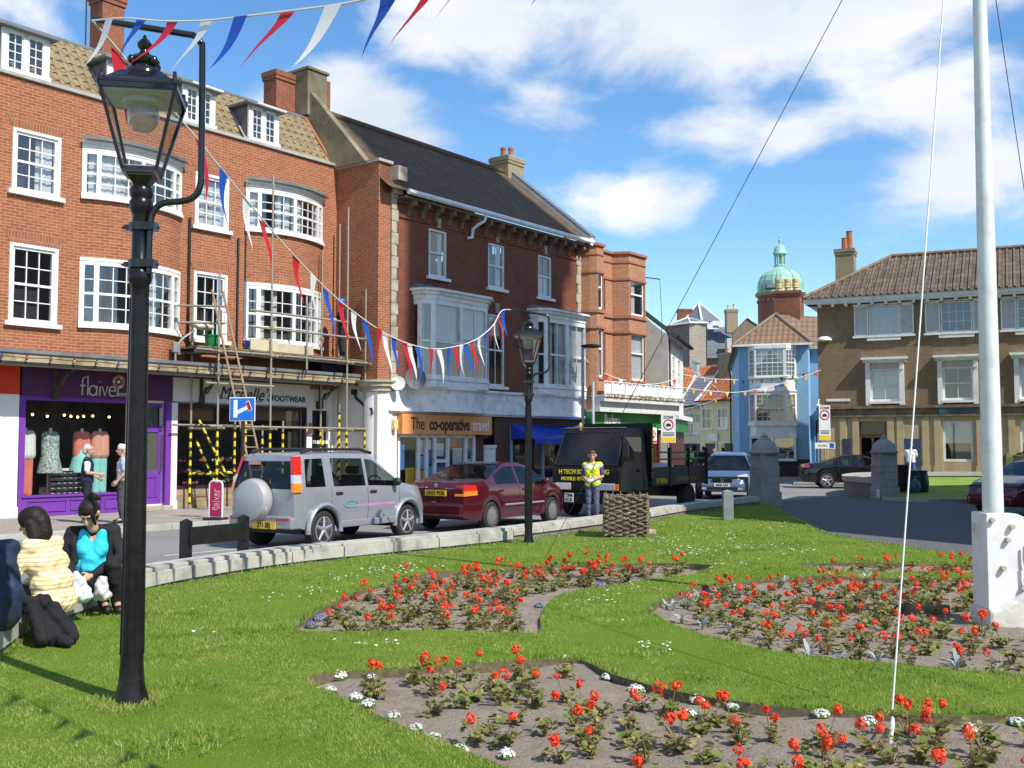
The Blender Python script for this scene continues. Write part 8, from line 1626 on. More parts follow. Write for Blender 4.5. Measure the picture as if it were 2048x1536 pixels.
 for i in range(7):
  m = MB().tube([(-1.6, 0, 0), (1.6, 0, 0)], .027, 8).build('scaffold_tube', METAL, smooth=50); m.location = on(-3.4, -.45 + i * .07, .90 + (.0 if i % 2 else .05)); m.rotation_euler.z = yaw; tag(m, 'grey steel tube lying on the bed of the black truck', 'tube', 'scaffold tubes on the truck bed')
 m = MB(); m.box(-.35, .35, -.2, .2, 0, .35); m.box(-.1, .2, -.21, .21, .08, .3, 1); m = m.build('cardboard_box', [M('white_box', (.6, .58, .57), .6), M('pink_print', (.55, .08, .14), .6)], bevel=.01); m.location = on(-2.35, .55, .86); m.rotation_euler.z = yaw + .1; tag(m, 'white and red box on the bed of the black truck', 'box')
 m = MB(); m.ball((0, 0, .2), (.4, .3, .22), 14); m = m.build('plastic_sheet', M('pale_plastic', (.35, .36, .40), .4, .2, 6, bmp=.5)); m.location = on(-3.3, .5, .9); tag(m, 'heap of pale plastic sheeting on the bed of the black truck', 'sheeting')
truck()
# ---------------------------------------------------------------- people
def fuse(caps, name, mats, parent, voxel, pick=None, sm=4, fold=0):
 """caps: (p0, p1, r0, r1[, material]) merged into one continuous skin"""
 m = MB()
 for c in caps:
  p, q, r0, r1 = Vector(c[0]), Vector(c[1]), c[2], c[3]
  m.ball(p, r0, 12)
  if (q - p).length > 1e-4: m.ball(q, r1, 12); m.tube([p, q], [r0 * .98, r1 * .98], 12)
 o = m.build('t', mats[0]); rm = o.modifiers.new('r', 'REMESH'); rm.mode = 'VOXEL'; rm.voxel_size = voxel
 s = o.modifiers.new('s', 'SMOOTH'); s.iterations = sm; s.factor = .5
 me = bpy.data.meshes.new_from_object(o.evaluated_get(bpy.context.evaluated_depsgraph_get())); bpy.data.objects.remove(o)
 me.materials.clear()
 for mt in mats: me.materials.append(mt)
 me.polygons.foreach_set('use_smooth', [True] * len(me.polygons))
 if pick:
  for p in me.polygons: p.material_index = pick(p.center)
 if fold:
  n = len(me.vertices); c = np.empty(3 * n); me.vertices.foreach_get('co', c); c = c.reshape(n, 3); nn = np.empty(3 * n); me.vertex_normals.foreach_get('vector', nn); x, y, z = c.T; w = np.sin(9 * x + 2 * np.sin(11 * y)) + np.sin(8 * y + 1.7 * np.sin(13 * x))
  q = np.sin(38 * z + 2.2 * w + 14 * x) * .5 + .4 * np.sin(71 * z + 31 * y - 3 * w) * np.sin(23 * x + 9) + .4 * np.sin(19 * x + 17 * y + 12 * z); me.vertices.foreach_set('co', (c + nn.reshape(n, 3) * (q * fold)[:, None]).ravel()); me.update()
 me.name = name; r = bpy.data.objects.new(name, me); COL.objects.link(r); r.parent = parent; return r
SKIN = M('skin', (.52, .30, .21), .5, .06, 12); EYE = M('eye_dark', (.03, .02, .02), .3); LIP = M('lips', (.40, .13, .11), .5)
HAIRD = M('dark_hair', (.016, .011, .009), .62, .4, 40, spec=.25, bmp=.4, bscale=60); HAIRG = M('grey_hair', (.52, .50, .47), .6, .2, 40); HAIRB = M('brown_hair', (.07, .04, .02), .5, .3, 40)
def cloth(n, c, **k): return M(n, c, k.pop('rough', .85), k.pop('var', .12), k.pop('scale', 6), bmp=k.pop('bmp', .35), bscale=18, **k)
BASE = dict(pel=(0, 0, .96), waist=(.0, 0, 1.10), chest=(.01, 0, 1.30), neck=(.0, 0, 1.47), head=(.02, 0, 1.63), shL=(0, .185, 1.41), elL=(-.03, .25, 1.13), wrL=(.05, .25, .88), shR=(0, -.185, 1.41), elR=(-.03, -.25, 1.13), wrR=(.05, -.25, .88), hipL=(0, .09, .93), knL=(.03, .10, .50), anL=(-.02, .10, .09), toL=(.15, .12, .035), hipR=(0, -.09, .93), knR=(.03, -.10, .50), anR=(-.02, -.10, .09), toR=(.15, -.12, .035))
def person(label, loc, yaw, H=1.75, J=None, look=(1, 0, 0), up=(0, 0, 1), wear=(), hair=None, voxel=.014, fat=1.0, curl=.5, group=None, hairfn=None):
 k = H / 1.75; j = {a: Vector(b) * k for a, b in {**BASE, **(J or {})}.items()}; r = root('person', loc, yaw, label, 'person', group)
 f = Vector(look).normalized(); u = Vector(up); u = (u - f * u.dot(f)).normalized(); l = u.cross(f); h = j['head']
 def hd(a, b, c): return h + (f * a + l * b + u * c) * k
 def limb(a, b, r0, r1, inf=0): return (j[a], j[b], r0 * k + inf, r1 * k + inf)
 def head(inf=0): return [(hd(-.02, 0, .035), hd(.01, 0, .04), .092 * k + inf, .086 * k + inf), (hd(.03, 0, -.03), hd(.045, 0, -.07), .066 * k + inf, .046 * k + inf)]
 def torso(inf=0):
  w = fat; out = [(j['shL'], j['shR'], .062 * k + inf, .062 * k + inf)]
  lat = (j['shL'] - j['shR']).normalized() * k
  for s in (-1, 1): out += [(j['chest'] + lat * .075 * s, j['waist'] + lat * .065 * s * w, .105 * k * (.5 + .5 * w) + inf, .10 * k * w + inf), (j['waist'] + lat * .06 * s * w, j['pel'] + lat * .07 * s * w, .10 * k * w + inf, .105 * k * w + inf), (j['sh' + 'LR'[s < 0]], j['chest'] + lat * .05 * s, .06 * k + inf, .10 * k + inf)]
  return out
 def arm(s, inf=0, part='full'):
  a = j['sh' + s]; e = j['el' + s]; w = j['wr' + s]; q = .5 + .5 * fat
  if part == 'short': return [(a, a.lerp(e, .72), .056 * k * q + inf, .050 * k * q + inf)]
  return [(a, e, .052 * k * q + inf, .042 * k * q + inf), (e, e.lerp(w, .3), .042 * k * q + inf, .044 * k * q + inf), (e.lerp(w, .3), w if part == 'full' else e.lerp(w, .95), .044 * k * q + inf, .029 * k + inf)]
 def leg(s, inf=0): q = .4 + .6 * fat; return [(j['hip' + s], j['kn' + s], .085 * k * q + inf, .058 * k * q + inf), (j['kn' + s], j['kn' + s].lerp(j['an' + s], .3), .056 * k * q + inf, .058 * k * q + inf), (j['kn' + s].lerp(j['an' + s], .3), j['an' + s], .058 * k * q + inf, .040 * k + inf)]
 def hand(s):
  w = j['wr' + s]; d = (w - j['el' + s]).normalized(); sd = 1 if s == 'L' else -1; side = d.cross(Vector((0, sd, .3))); side = side.normalized() if side.length > .1 else Vector((1, 0, 0)); inn = d.cross(side).normalized()
  if inn.y * sd > 0: inn = -inn
  out = [(w, w + d * .075 * k, .027 * k, .03 * k), (w + d * .05 * k + side * .022 * k, w + d * .085 * k + side * .028 * k, .018 * k, .016 * k), (w + d * .05 * k - side * .022 * k, w + d * .085 * k - side * .028 * k, .018 * k, .016 * k)]
  for i, (o_, ln) in enumerate(((.033, .068), (.012, .078), (-.011, .073), (-.032, .058))):
   p = w + d * .09 * k + side * o_ * k; m_ = p + (d * (1 - curl * .4) + inn * curl * .6).normalized() * ln * .55 * k; e = m_ + (d * (1 - curl) + inn * curl).normalized() * ln * .5 * k; out += [(p, m_, .0105 * k, .009 * k), (m_, e, .009 * k, .0075 * k)]
  t = w + d * .035 * k + side * .032 * k; t2 = t + (side * .7 + d * .6 + inn * .4).normalized() * .04 * k; out += [(t, t2, .013 * k, .0115 * k), (t2, t2 + (d + inn * .5).normalized() * .032 * k, .0115 * k, .009 * k)]
  return out
 body = head() + [(j['neck'] - Vector((0, 0, .03)), hd(-.01, 0, -.03), .056 * k, .052 * k), (hd(.095, 0, .02), hd(.118, 0, -.022), .012 * k, .017 * k), (hd(.085, 0, -.06), hd(.09, 0, -.062), .018 * k, .018 * k), (hd(-.0, .092, .0), hd(-.005, .094, .03), .018 * k, .02 * k), (hd(-.0, -.092, .0), hd(-.005, -.094, .03), .018 * k, .02 * k), (hd(.08, .03, .045), hd(.08, -.03, .045), .022 * k, .022 * k)]
 body += torso(-.012) + arm('L', -.004) + arm('R', -.004) + hand('L') + hand('R') + leg('L', -.01) + leg('R', -.01) + [(j['anL'], j['toL'], .04 * k, .03 * k), (j['anR'], j['toR'], .04 * k, .03 * k)]
 eyes = [hd(.088, .034, .022), hd(.088, -.034, .022)]; brow = [hd(.09, .034, .044), hd(.09, -.034, .044)]; mouth = hd(.102, 0, -.058)
 def pick(c):
  for e in eyes:
   if (c - e).length < .016 * k: return 1
  for e in brow:
   q = c - e
   if abs(q.dot(l)) < .026 * k and abs(q.dot(u)) < .007 * k and q.length < .04 * k: return 3
  q = c - mouth
  if abs(q.dot(l)) < .025 * k and abs(q.dot(u)) < .010 * k and q.length < .04: return 2
  return 0
 fuse(body, 'body', [SKIN, EYE, LIP, hair or HAIRB], r, min(voxel, .0095), pick, 2)
 S_ = dict(j=j, k=k, hd=hd, torso=torso, arm=arm, leg=leg)
 for (nm, mt, what) in wear:
  caps = []
  for w in what:
   if callable(w): caps += w(S_)
   elif w == 'torso': caps += torso(.012)
   elif w == 'vest': caps += torso(.022)
   elif w == 'long': caps += arm('L', .012, 'sleeve') + arm('R', .012, 'sleeve')
   elif w == 'short': caps += arm('L', .014, 'short') + arm('R', .014, 'short')
   elif w == 'legs': caps += leg('L', .014) + leg('R', .014) + [(j['hipL'], j['hipR'], .10 * k * fat + .01, .10 * k * fat + .01), (j['pel'], j['pel'], .115 * k * fat + .01, .1)]
   elif w == 'feet': caps += [(j['an' + s] - Vector((.03 * k, 0, .03)), j['to' + s], .05 * k, .042 * k) for s in 'LR']
  o = fuse(caps, nm, mt if isinstance(mt, list) else [mt], r, voxel, None, 10, .0 if nm in ('helmet', 'shoes', 'gloves') else .007)
 if hair:
  caps = (hairfn(S_) if hairfn else [(hd(-.03, 0, .055), hd(.02, 0, .075), .092 * k, .080 * k), (hd(-.05, 0, .0), hd(-.04, 0, .05), .078 * k, .08 * k)])
  fuse(caps, 'hair', [hair], r, voxel * .8, None, 2)
 return r
BLACKC = cloth('black_cloth', (.012, .012, .014)); NAVY = cloth('navy_cloth', (.012, .018, .045)); DKTR = cloth('dark_trousers', (.02, .02, .025)); SHOE = M('dark_shoe', (.02, .018, .018), .5, .2, 9); GREYTR = cloth('grey_blue_trousers', (.10, .11, .17)); WHITEC = cloth('white_cloth', (.78, .78, .76)); DENIM = cloth('denim', (.07, .14, .28))
def stripe_mat(name, c1, c2, freq, axis=2, thr=.5):
 m, nt, b = NT(name); oc = objc(nt); sp = nt.nodes.new('ShaderNodeSeparateXYZ'); nt.links.new(oc, sp.inputs[0]); n_ = noise(nt, oc, 5, 3)
 fr = vm(nt, 'FRACT', vm(nt, 'ADD', vm(nt, 'MULTIPLY', sp.outputs[axis], freq), vm(nt, 'MULTIPLY', n_, .9))); nt.links.new(mixc(nt, vm(nt, 'GREATER_THAN', fr, thr), c1, c2), b.inputs['Base Color']); b.inputs['Roughness'].default_value = .9; bump(nt, b, n_, .4, .03); return m
# two old men talking in front of the purple shop
p = G(172, 1046, -.03)
person('grey haired man in dark waistcoat and white shirt talking with one hand raised', p, R(18), 1.66, dict(elR=(.02, -.25, 1.13), wrR=(.26, -.16, 1.10), elL=(-.02, .25, 1.14), wrL=(.20, .2, 1.02)), look=(1, -.1, -.05), wear=(('shirt', WHITEC, ('torso', 'short')), ('waistcoat', NAVY, ('vest',)), ('trousers', DKTR, ('legs',)), ('shoes', SHOE, ('feet',))), hair=HAIRG, voxel=.015, fat=1.12, hairfn=lambda S: [(S['hd'](-.05, 0, .03), S['hd'](-.03, 0, .06), .085, .085), (S['hd'](-.06, 0, -.02), S['hd'](-.05, 0, .03), .075, .08)])
p = G(243, 1046, -.03)
person('white haired man in pale checked shirt standing behind the near lamp post', p, R(205), 1.66, dict(wrL=(.12, .22, .95), wrR=(.12, -.22, .95)), wear=(('shirt', M('checked_shirt', (.34, .42, .58), .85, .3, 30, col2=(.55, .60, .68)), ('torso', 'short')), ('trousers', cloth('grey_trousers', (.06, .06, .065)), ('legs',)), ('shoes', SHOE, ('feet',))), hair=M('white_hair', (.75, .73, .70), .6, .1, 40), voxel=.015, fat=1.1)
# scaffolder in hi-vis vest
HIVIS = stripe_mat('hi_vis_yellow', (.62, .72, .04), (.60, .62, .56), 3.4, 2, .70)
p = G(1185, 1050, -.15); p = AT(1185, 893, 24.6); p.z = ROADZ
person('man in yellow hi-vis vest and purple shirt standing before the black truck', p, R(250), 1.64, dict(elR=(-.02, -.25, 1.14), wrR=(.20, -.10, 1.06), elL=(-.02, .25, 1.14), wrL=(.22, .06, 1.05)), look=(1, .25, -.08), wear=(('shirt', cloth('purple_cloth', (.13, .05, .30)), (lambda S: S['torso'](.006), 'short')), ('hi_vis_vest', HIVIS, ('vest',)), ('gloves', M('work_gloves', (.5, .5, .46), .8, .2, 20), (lambda S: [(S['j']['wr' + s], S['j']['wr' + s] + (S['j']['wr' + s] - S['j']['el' + s]).normalized() * .09, .042, .045) for s in 'LR'],)), ('trousers', GREYTR, ('legs',)), ('shoes', SHOE, ('feet',))), hair=HAIRB, voxel=.012, fat=1.02)
# worker on the scaffold
q = FA.w(FA.hit(684, 690, .8)[0], -.8, 4.16)
person('worker in blue helmet and dark clothes on the scaffold deck', q, FA.ang + R(150), 1.78, dict(elR=(.1, -.28, 1.2), wrR=(.3, -.2, 1.28), wrL=(.2, .2, 1.15)), look=(1, 0, -.2), wear=(('jacket', BLACKC, ('torso', 'long')), ('trousers', DKTR, ('legs',)), ('shoes', SHOE, ('feet',)), ('helmet', M('blue_helmet', (.02, .16, .62), .3), (lambda S: [(S['hd'](-.02, 0, .075), S['hd'](.01, 0, .085), .108, .105), (S['hd'](.06, .0, .045), S['hd'](.1, 0, .04), .07, .05)],))), hair=HAIRB, voxel=.016)
# man at the cash machine
q = FK.w(4.0, -.72, -.05)
person('man in white T-shirt and jeans at the bank cash machine, back turned', q, FK.ang + R(92), 1.80, dict(elR=(.12, -.24, 1.18), wrR=(.3, -.12, 1.2), elL=(.1, .25, 1.16), wrL=(.28, .14, 1.15)), look=(1, 0, -.3), wear=(('shirt', WHITEC, ('torso', 'short')), ('jeans', DENIM, ('legs',)), ('shoes', SHOE, ('feet',))), hair=HAIRB, voxel=.018, fat=1.08)
# pair under the blue awning, people far down the street
q = FB.w(7.0, -1.9, -.03)
person('woman in patterned blue top by the blue awning shop', q, FB.ang + R(70), 1.62, wear=(('top', M('patterned_top', (.08, .14, .22), .8, .6, 30, col2=(.4, .46, .5)), ('torso', 'short')), ('trousers', DKTR, ('legs',)), ('shoes', SHOE, ('feet',))), hair=HAIRB, voxel=.018, group=None)
q = FB.w(7.7, -2.1, -.03)
person('man in dark green T-shirt by the blue awning shop, back turned', q, FB.ang + R(80), 1.76, wear=(('shirt', cloth('green_cloth', (.015, .14, .06)), ('torso', 'short')), ('trousers', NAVY, ('legs',)), ('shoes', SHOE, ('feet',))), hair=HAIRB, voxel=.018)
for (u, Y, lb, mt, tr, yw, H) in ((1378, 56, 'man in green top far down the side street by the cream cottage', cloth('green_top', (.06, .20, .05)), DKTR, 60, 1.72), (1407, 54, 'person in black walking away down the side street', BLACKC, DKTR, 85, 1.74), (1428, 51, 'person in dark brown jacket carrying a bag near the silver blue car', cloth('brown_black', (.035, .022, .018)), DKTR, 250, 1.70), (1446, 55, 'person in white top far down the side street beside the blue house', WHITEC, DENIM, 100, 1.66)):
 q = AT(u, 893, Y); person(lb, (q.x, q.y, ROADZ), R(yw), H, dict(knL=(.12, .1, .52), anL=(.2, .1, .1), toL=(.36, .11, .06), anR=(-.18, -.1, .12), toR=(-.03, -.11, .04)), wear=(('top', mt, ('torso', 'long')), ('trousers', tr, ('legs',)), ('shoes', SHOE, ('feet',))), hair=HAIRD, voxel=.02)
# driver of the black saloon (sits in the car, so a thing of its own)
dr = DARKCAR.r; cq = Matrix.Rotation(dr.rotation_euler.z, 4, 'Z') @ Vector((.02, -.36, 0)) + dr.location
SIT = dict(pel=(0, 0, .45), waist=(-.04, 0, .60), chest=(-.06, 0, .80), neck=(-.06, 0, .97), head=(-.03, 0, 1.12), shL=(-.06, .185, .91), shR=(-.06, -.185, .91), elL=(.1, .26, .70), wrL=(.34, .12, .72), elR=(.0, -.42, .72), wrR=(.22, -.43, .78), hipL=(.05, .1, .43), knL=(.45, .12, .48), anL=(.62, .12, .2), toL=(.75, .12, .2), hipR=(.05, -.1, .43), knR=(.45, -.12, .48), anR=(.62, -.12, .2), toR=(.75, -.12, .2))
person('driver in dark top with one elbow out of the black car window', (cq.x, cq.y, ROADZ + .12), dr.rotation_euler.z, 1.72, SIT, wear=(('top', cloth('maroon_top', (.08, .02, .03)), ('torso', 'short')),  ('trousers', DKTR, ('legs',))), hair=HAIRB, voxel=.018)
# women sitting on the low wall
STR = stripe_mat('cream_stripes', (.82, .72, .42), (.66, .40, .19), 26, 2, .70)
person('dark haired woman in cream striped top sitting on the garden wall, back turned', (-3.98, 9.22, 0), R(168), 1.66, dict(pel=(0, 0, .30), waist=(-.02, 0, .46), chest=(.05, 0, .68), neck=(.11, 0, .86), head=(.16, .02, .985), shL=(.06, .19, .79), shR=(.06, -.19, .79), elL=(.15, .27, .52), wrL=(.34, .15, .44), elR=(.15, -.27, .52), wrR=(.34, -.14, .42), hipL=(.06, .1, .29), hipR=(.06, -.1, .29), knL=(.48, .14, .36), knR=(.48, -.12, .36), anL=(.52, .14, -.06), anR=(.52, -.12, -.06), toL=(.68, .15, -.11), toR=(.68, -.13, -.11)),
  look=(.9, .15, -.25), wear=(('striped_top', STR, ('torso', 'long', lambda S: [((-.06, .1, .28), (-.06, -.1, .28), .14, .14), ((-.04, .08, .44), (-.04, -.08, .44), .135, .135), ((.02, .09, .6), (.02, -.09, .6), .135, .135)])), ('trousers', DKTR, ('legs',)), ('shoes', SHOE, ('feet',))), hair=HAIRD, voxel=.009, fat=1.03, hairfn=lambda S: [(S['hd'](-.03, 0, .045), S['hd'](.01, 0, .055), .108, .100), (S['hd'](-.07, 0, .0), S['hd'](-.07, 0, -.10), .09, .085), (S['hd'](-.02, .08, .0), S['hd'](-.03, .075, -.12), .05, .055), (S['hd'](-.02, -.08, .0), S['hd'](-.03, -.075, -.12), .05, .055)])
TURQ = cloth('turquoise_top_cloth', (.03, .50, .62), var=.06)
def bust(S): j = S['j']; return [(j['chest'] + Vector((.06, .07, -.05)), j['chest'] + Vector((.065, .065, -.08)), .08, .085), (j['chest'] + Vector((.06, -.07, -.05)), j['chest'] + Vector((.065, -.065, -.08)), .08, .085), (j['waist'] + Vector((.08, 0, .03)), j['pel'] + Vector((.10, 0, .02)), .12, .14), (j['chest'] + Vector((.03, .085, .08)), j['chest'] + Vector((.04, .07, -.03)), .056, .085), (j['chest'] + Vector((.03, -.085, .08)), j['chest'] + Vector((.04, -.07, -.03)), .056, .085)] + [(j['waist'] + Vector((.02, y, 0)), j['pel'] + Vector((.03, y, 0)), .12, .13) for y in (-.09, .09)]
def cardigan(S):
 j = S['j']; o = []
 for s, g in (('L', 1), ('R', -1)): o += [(j['sh' + s] - Vector((0, .03 * g, .02)), j['chest'] + Vector((-.05, .11 * g, .0)), .062, .09), (j['chest'] + Vector((-.05, .13 * g, 0)), j['pel'] + Vector((-.05, .15 * g, .02)), .10, .12), (j['sh' + s] + Vector((.03, -.02 * g, -.02)), j['waist'] + Vector((.09, .15 * g, .02)), .055, .05)]
 return o + [(j['shL'], j['shR'], .07, .07), (j['chest'] + Vector((-.08, 0, 0)), j['pel'] + Vector((-.08, 0, 0)), .11, .12)]
person('dark haired woman in turquoise top and black cardigan sitting on the wall, looking down', (-4.10, 10.48, 0), R(-68), 1.68, dict(pel=(0, 0, .33), waist=(.03, 0, .50), chest=(.07, 0, .70), neck=(.12, 0, .88), head=(.20, -.04, .985), shL=(.06, .19, .82), shR=(.06, -.19, .80), elL=(.18, .28, .55), wrL=(.34, .0, .40), elR=(.08, -.29, .54), wrR=(.26, -.14, .38), hipL=(.06, .12, .30), hipR=(.06, -.10, .30), knL=(.34, .20, .50), knR=(.30, -.03, .36), anL=(.22, .24, .10), anR=(.16, .12, .10), toL=(.38, .26, .045), toR=(.32, .15, .045)),
  look=(.75, -.25, -.62), wear=(('turquoise_top', TURQ, (bust,)), ('cardigan', BLACKC, (cardigan, 'long')), ('trousers', cloth('black_trousers', (.010, .010, .012)), ('legs',)), ('shoes', SHOE, ('feet',))), hair=HAIRD, voxel=.008, fat=1.2, curl=.7, hairfn=lambda S: [(S['hd'](-.04, 0, .045), S['hd'](-.0, 0, .065), .100, .092), (S['hd'](-.07, 0, .0), S['hd'](-.06, 0, -.06), .085, .07), (S['hd'](-.09, .0, .10), S['hd'](-.11, .02, .13), .06, .05), (S['hd'](-.13, .04, .12), S['hd'](-.14, .08, .10), .035, .02), (S['hd'](.06, .06, .06), S['hd'](.085, .075, -.05), .022, .014)])
person('person in navy jacket sitting on the wall at the left edge', (-4.0, 8.36, 0), R(168), 1.72, dict(pel=(0, 0, .30), waist=(-.02, 0, .46), chest=(.04, 0, .68), neck=(.10, 0, .88), head=(.17, 0, 1.0), shL=(.05, .2, .80), shR=(.05, -.2, .80), elL=(.12, .3, .5), wrL=(.34, .2, .44), elR=(.12, -.3, .5), wrR=(.34, -.2, .44), hipL=(.06, .1, .29), hipR=(.06, -.1, .29), knL=(.48, .14, .36), knR=(.48, -.12, .36), anL=(.52, .14, -.06), anR=(.52, -.12, -.06), toL=(.68, .15, -.11), toR=(.68, -.13, -.11)),
  wear=(('jacket', cloth('navy_jacket', (.016, .026, .06), rough=.6), ('vest', 'long')), ('trousers', DKTR, ('legs',)), ('shoes', SHOE, ('feet',))), hair=HAIRD, voxel=.010, fat=1.12)
def blob(name, caps, mat, loc, label, cat, voxel=.01, rz=0, group=None):
 o = fuse(caps, name, [mat], None, voxel, None, 3, .010); o.location = loc; o.rotation_euler.z = rz; return tag(o, label, cat, group)
blob('carrier_bag', [((0, -.02, .08), (.01, -.03, .20), .085, .06), ((.05, .03, .05), (-.05, .02, .06), .07, .075), ((.03, .05, .10), (.01, .04, .18), .07, .05), ((-.04, -.03, .16), (-.02, .02, .25), .05, .03)], M('white_plastic_bag', (.66, .72, .80), .35, .12, 9, bmp=.8, bscale=12), (-3.98, 9.86, .18), 'pale plastic carrier bag on the wall between the two women', 'bag', .009)
blob('handbag', [((0, 0, .08), (.01, .01, .17), .07, .055), ((.04, .02, .04), (-.04, .02, .04), .05, .055), ((-.02, .02, .18), (.03, .0, .2), .035, .03)], M('white_dotted_cloth', (.74, .74, .72), .8, .5, 60, col2=(.80, .80, .78)), (-3.86, 10.10, .16), 'white dotted bag in front of the woman in turquoise', 'bag', .009)
random.seed(3)
blob('black_coat', [((-.10, 0, .27), (.08, -.05, .14), .05, .07), ((.08, -.05, .14), (.24, -.12, .02), .06, .06), ((.05, .1, .24), (.2, .1, .05), .07, .08), ((.2, .1, .05), (.34, -.05, .04), .07, .05), ((.02, -.12, .26), (.18, -.24, .05), .06, .06), ((.24, -.12, .04), (.40, -.2, .03), .06, .04), ((.15, 0, .18), (.3, .0, .06), .06, .05), ((-.1, 0, .3), (.0, .05, .3), .06, .08)], M('black_coat_cloth', (.010, .010, .012), .9, .3, 6, bmp=.9, bscale=9), (-3.92, 8.93, -.0), 'black coat draped over the wall onto the grass at lower left', 'coat', .012, R(-10))
# mannequins and displays in the purple shop window
def mannequin(s, y, label, top, bottom, w=1.0, skirt=False, h0=0):
 r = root('mannequin', FA.w(s, y, .45), FA.ang - R(90), label, 'mannequin', 'mannequins in the purple shop window'); z = .0 + h0
 fuse([((0, -.15, 1.02 + z), (0, .15, 1.02 + z), .05, .05), ((0, -.06, .95 + z), (0, -.05, .6 + z), .10, .09), ((0, .06, .95 + z), (0, .05, .6 + z), .10, .09), ((0, 0, 1.0 + z), (0, 0, 1.14 + z), .05, .045)], 'torso_form', [M('mannequin_grey', (.62, .62, .60), .5, .05)], r, .018)
 MB().tube([(0, 0, 0), (0, 0, .7)], .02, 6).build('stand', CHROME, r)
 fuse([((0, -.1, .98 + z), (0, -.08, .55 + z), .125 * w, .15 * w), ((0, .1, .98 + z), (0, .08, .55 + z), .125 * w, .15 * w)], 'top', [top], r, .018)
 if skirt: m = MB(); m.lathe([(.13, .72 + z), (.18, .6 + z), (.29, .15 + z), (.30, .1 + z), (.27, .12 + z), (.1, .6 + z)], n=22); m.build('skirt', bottom, r, smooth=50)
 else: fuse([((0, -.08, .55 + z), (0, -.09, .05), .12, .10), ((0, .08, .55 + z), (0, .09, .05), .12, .10)], 'trousers', [bottom], r, .018)
CORAL = cloth('coral_cloth', (.75, .22, .17)); MINT = cloth('mint_cloth', (.30, .68, .60)); FLOR = M('floral_print', (.12, .22, .24), .8, .8, 22, col2=(.62, .74, .66))
mannequin(-.40, .42, 'mannequin in cream jacket and coral trousers at the left of the purple shop window', cloth('cream_cloth', (.74, .74, .68)), CORAL, 1.15, h0=.42)
mannequin(.22, .42, 'mannequin in blue and white floral dress in the purple shop window', FLOR, FLOR, .95, True, h0=.42)
mannequin(1.08, .50, 'mannequin in short coral top in the purple shop window', CORAL, MINT, 1.0, True, h0=.42)
mannequin(1.52, .42, 'mannequin in peach top and mint trousers in the purple shop window', cloth('peach_cloth', (.72, .34, .26)), MINT, 1.1, h0=.42)
def rack():
 r = root('shoe_rack', FA.w(.55, .5, .45), FA.ang, 'white rack of black sandals in the purple shop window', 'shoe rack'); MB().box(-.28, .5, .1, .14, 0, .62).build('back_panel', WHITE, r)
 for k in range(5): MB().box(-.28, .5, -.1, .1, .02 + k * .12, .035 + k * .12).build('shelf', WHITE, r)
 for k in range(5):
  m = MB()
  for q in range(5): m.box(-.22 + q * .15, -.12 + q * .15, -.12, .06, .04 + k * .12, .08 + k * .12)
  m.build('sandals', BLKTXT, r)
rack()
def shop_lights():
 r = root('window_lights', FA.w(0, .4, 0), FA.ang, 'row of small warm bulbs across the top of the purple shop window', 'lights'); MB().tube([(-.6, 0, 2.42), (2.1, 0, 2.36)], .008, 5).build('wire', PLASTIC, r); e = emit('warm_bulb', (1, .72, .32), 6)
 for x in (-.45, -.25, .12, .55, .72, .9, 1.06, 1.3, 1.75): MB().ball((x, 0, 2.34 - .02 * math.sin(x * 9)), .03, 8).build('bulb', e, r)
shop_lights()
# ---------------------------------------------------------------- bedding plants
def leafmat(name, c1, c2, c3=None, bro=.5):
 m, nt, b = NT(name); oc = nt.nodes.new('ShaderNodeTexCoord').outputs['Object']; oi = nt.nodes.new('ShaderNodeObjectInfo'); k = mixc(nt, ramp(nt, noise(nt, oc, 22, 3), .35, .65), c1, c2)
 if c3:
  ad = nt.nodes.new('ShaderNodeVectorMath'); ad.operation = 'ADD'; nt.links.new(oc, ad.inputs[0]); nt.links.new(oi.outputs['Location'], ad.inputs[1]); k = mixc(nt, ramp(nt, noise(nt, ad.outputs[0], 13, 3), .55, .62, 0, bro), k, c3); k = mixc(nt, ramp(nt, noise(nt, ad.outputs[0], 17, 2), .64, .7, 0, .8), k, (.55, .40, .10))
 nt.links.new(k, b.inputs['Base Color']); b.inputs['Roughness'].default_value = .6; tl = nt.nodes.new('ShaderNodeBsdfTranslucent'); nt.links.new(k, tl.inputs[0]); ms = nt.nodes.new('ShaderNodeMixShader'); ms.inputs[0].default_value = .3; nt.links.new(b.outputs[0], ms.inputs[1]); nt.links.new(tl.outputs[0], ms.inputs[2]); nt.links.new(ms.outputs[0], nt.nodes['Material Output'].inputs[0]); return m
LEAFG = leafmat('geranium_leaf', (.12, .17, .03), (.20, .24, .05), (.40, .25, .10), .95); STALK = M('geranium_stalk', (.24, .13, .07), .7, .3, 20); PETAL = leafmat('scarlet_petal', (.82, .045, .012), (.90, .10, .022)); WPET = leafmat('white_petal', (.82, .82, .80), (.74, .75, .72)); SILV = leafmat('silver_leaf', (.34, .39, .38), (.47, .51, .49)); LILAC = leafmat('lilac_petal', (.24, .20, .55), (.34, .28, .62)); LEAFY = leafmat('fresh_leaf', (.10, .20, .03), (.15, .26, .05))
def disc(m, c, n, r, k=7, cup=.25, mt=0):
 n = Vector(n).normalized(); a = n.orthogonal().normalized(); b = n.cross(a); c = Vector(c); vs = [c - n * r * cup] + [c + (a * math.cos(t) + b * math.sin(t)) * r * random.uniform(.8, 1.1) + n * r * random.uniform(-.15, .15) for t in [2 * math.pi * i / k for i in range(k)]]
 m.add(vs, [(0, i + 1, (i + 1) % k + 1) for i in range(k)], mt)
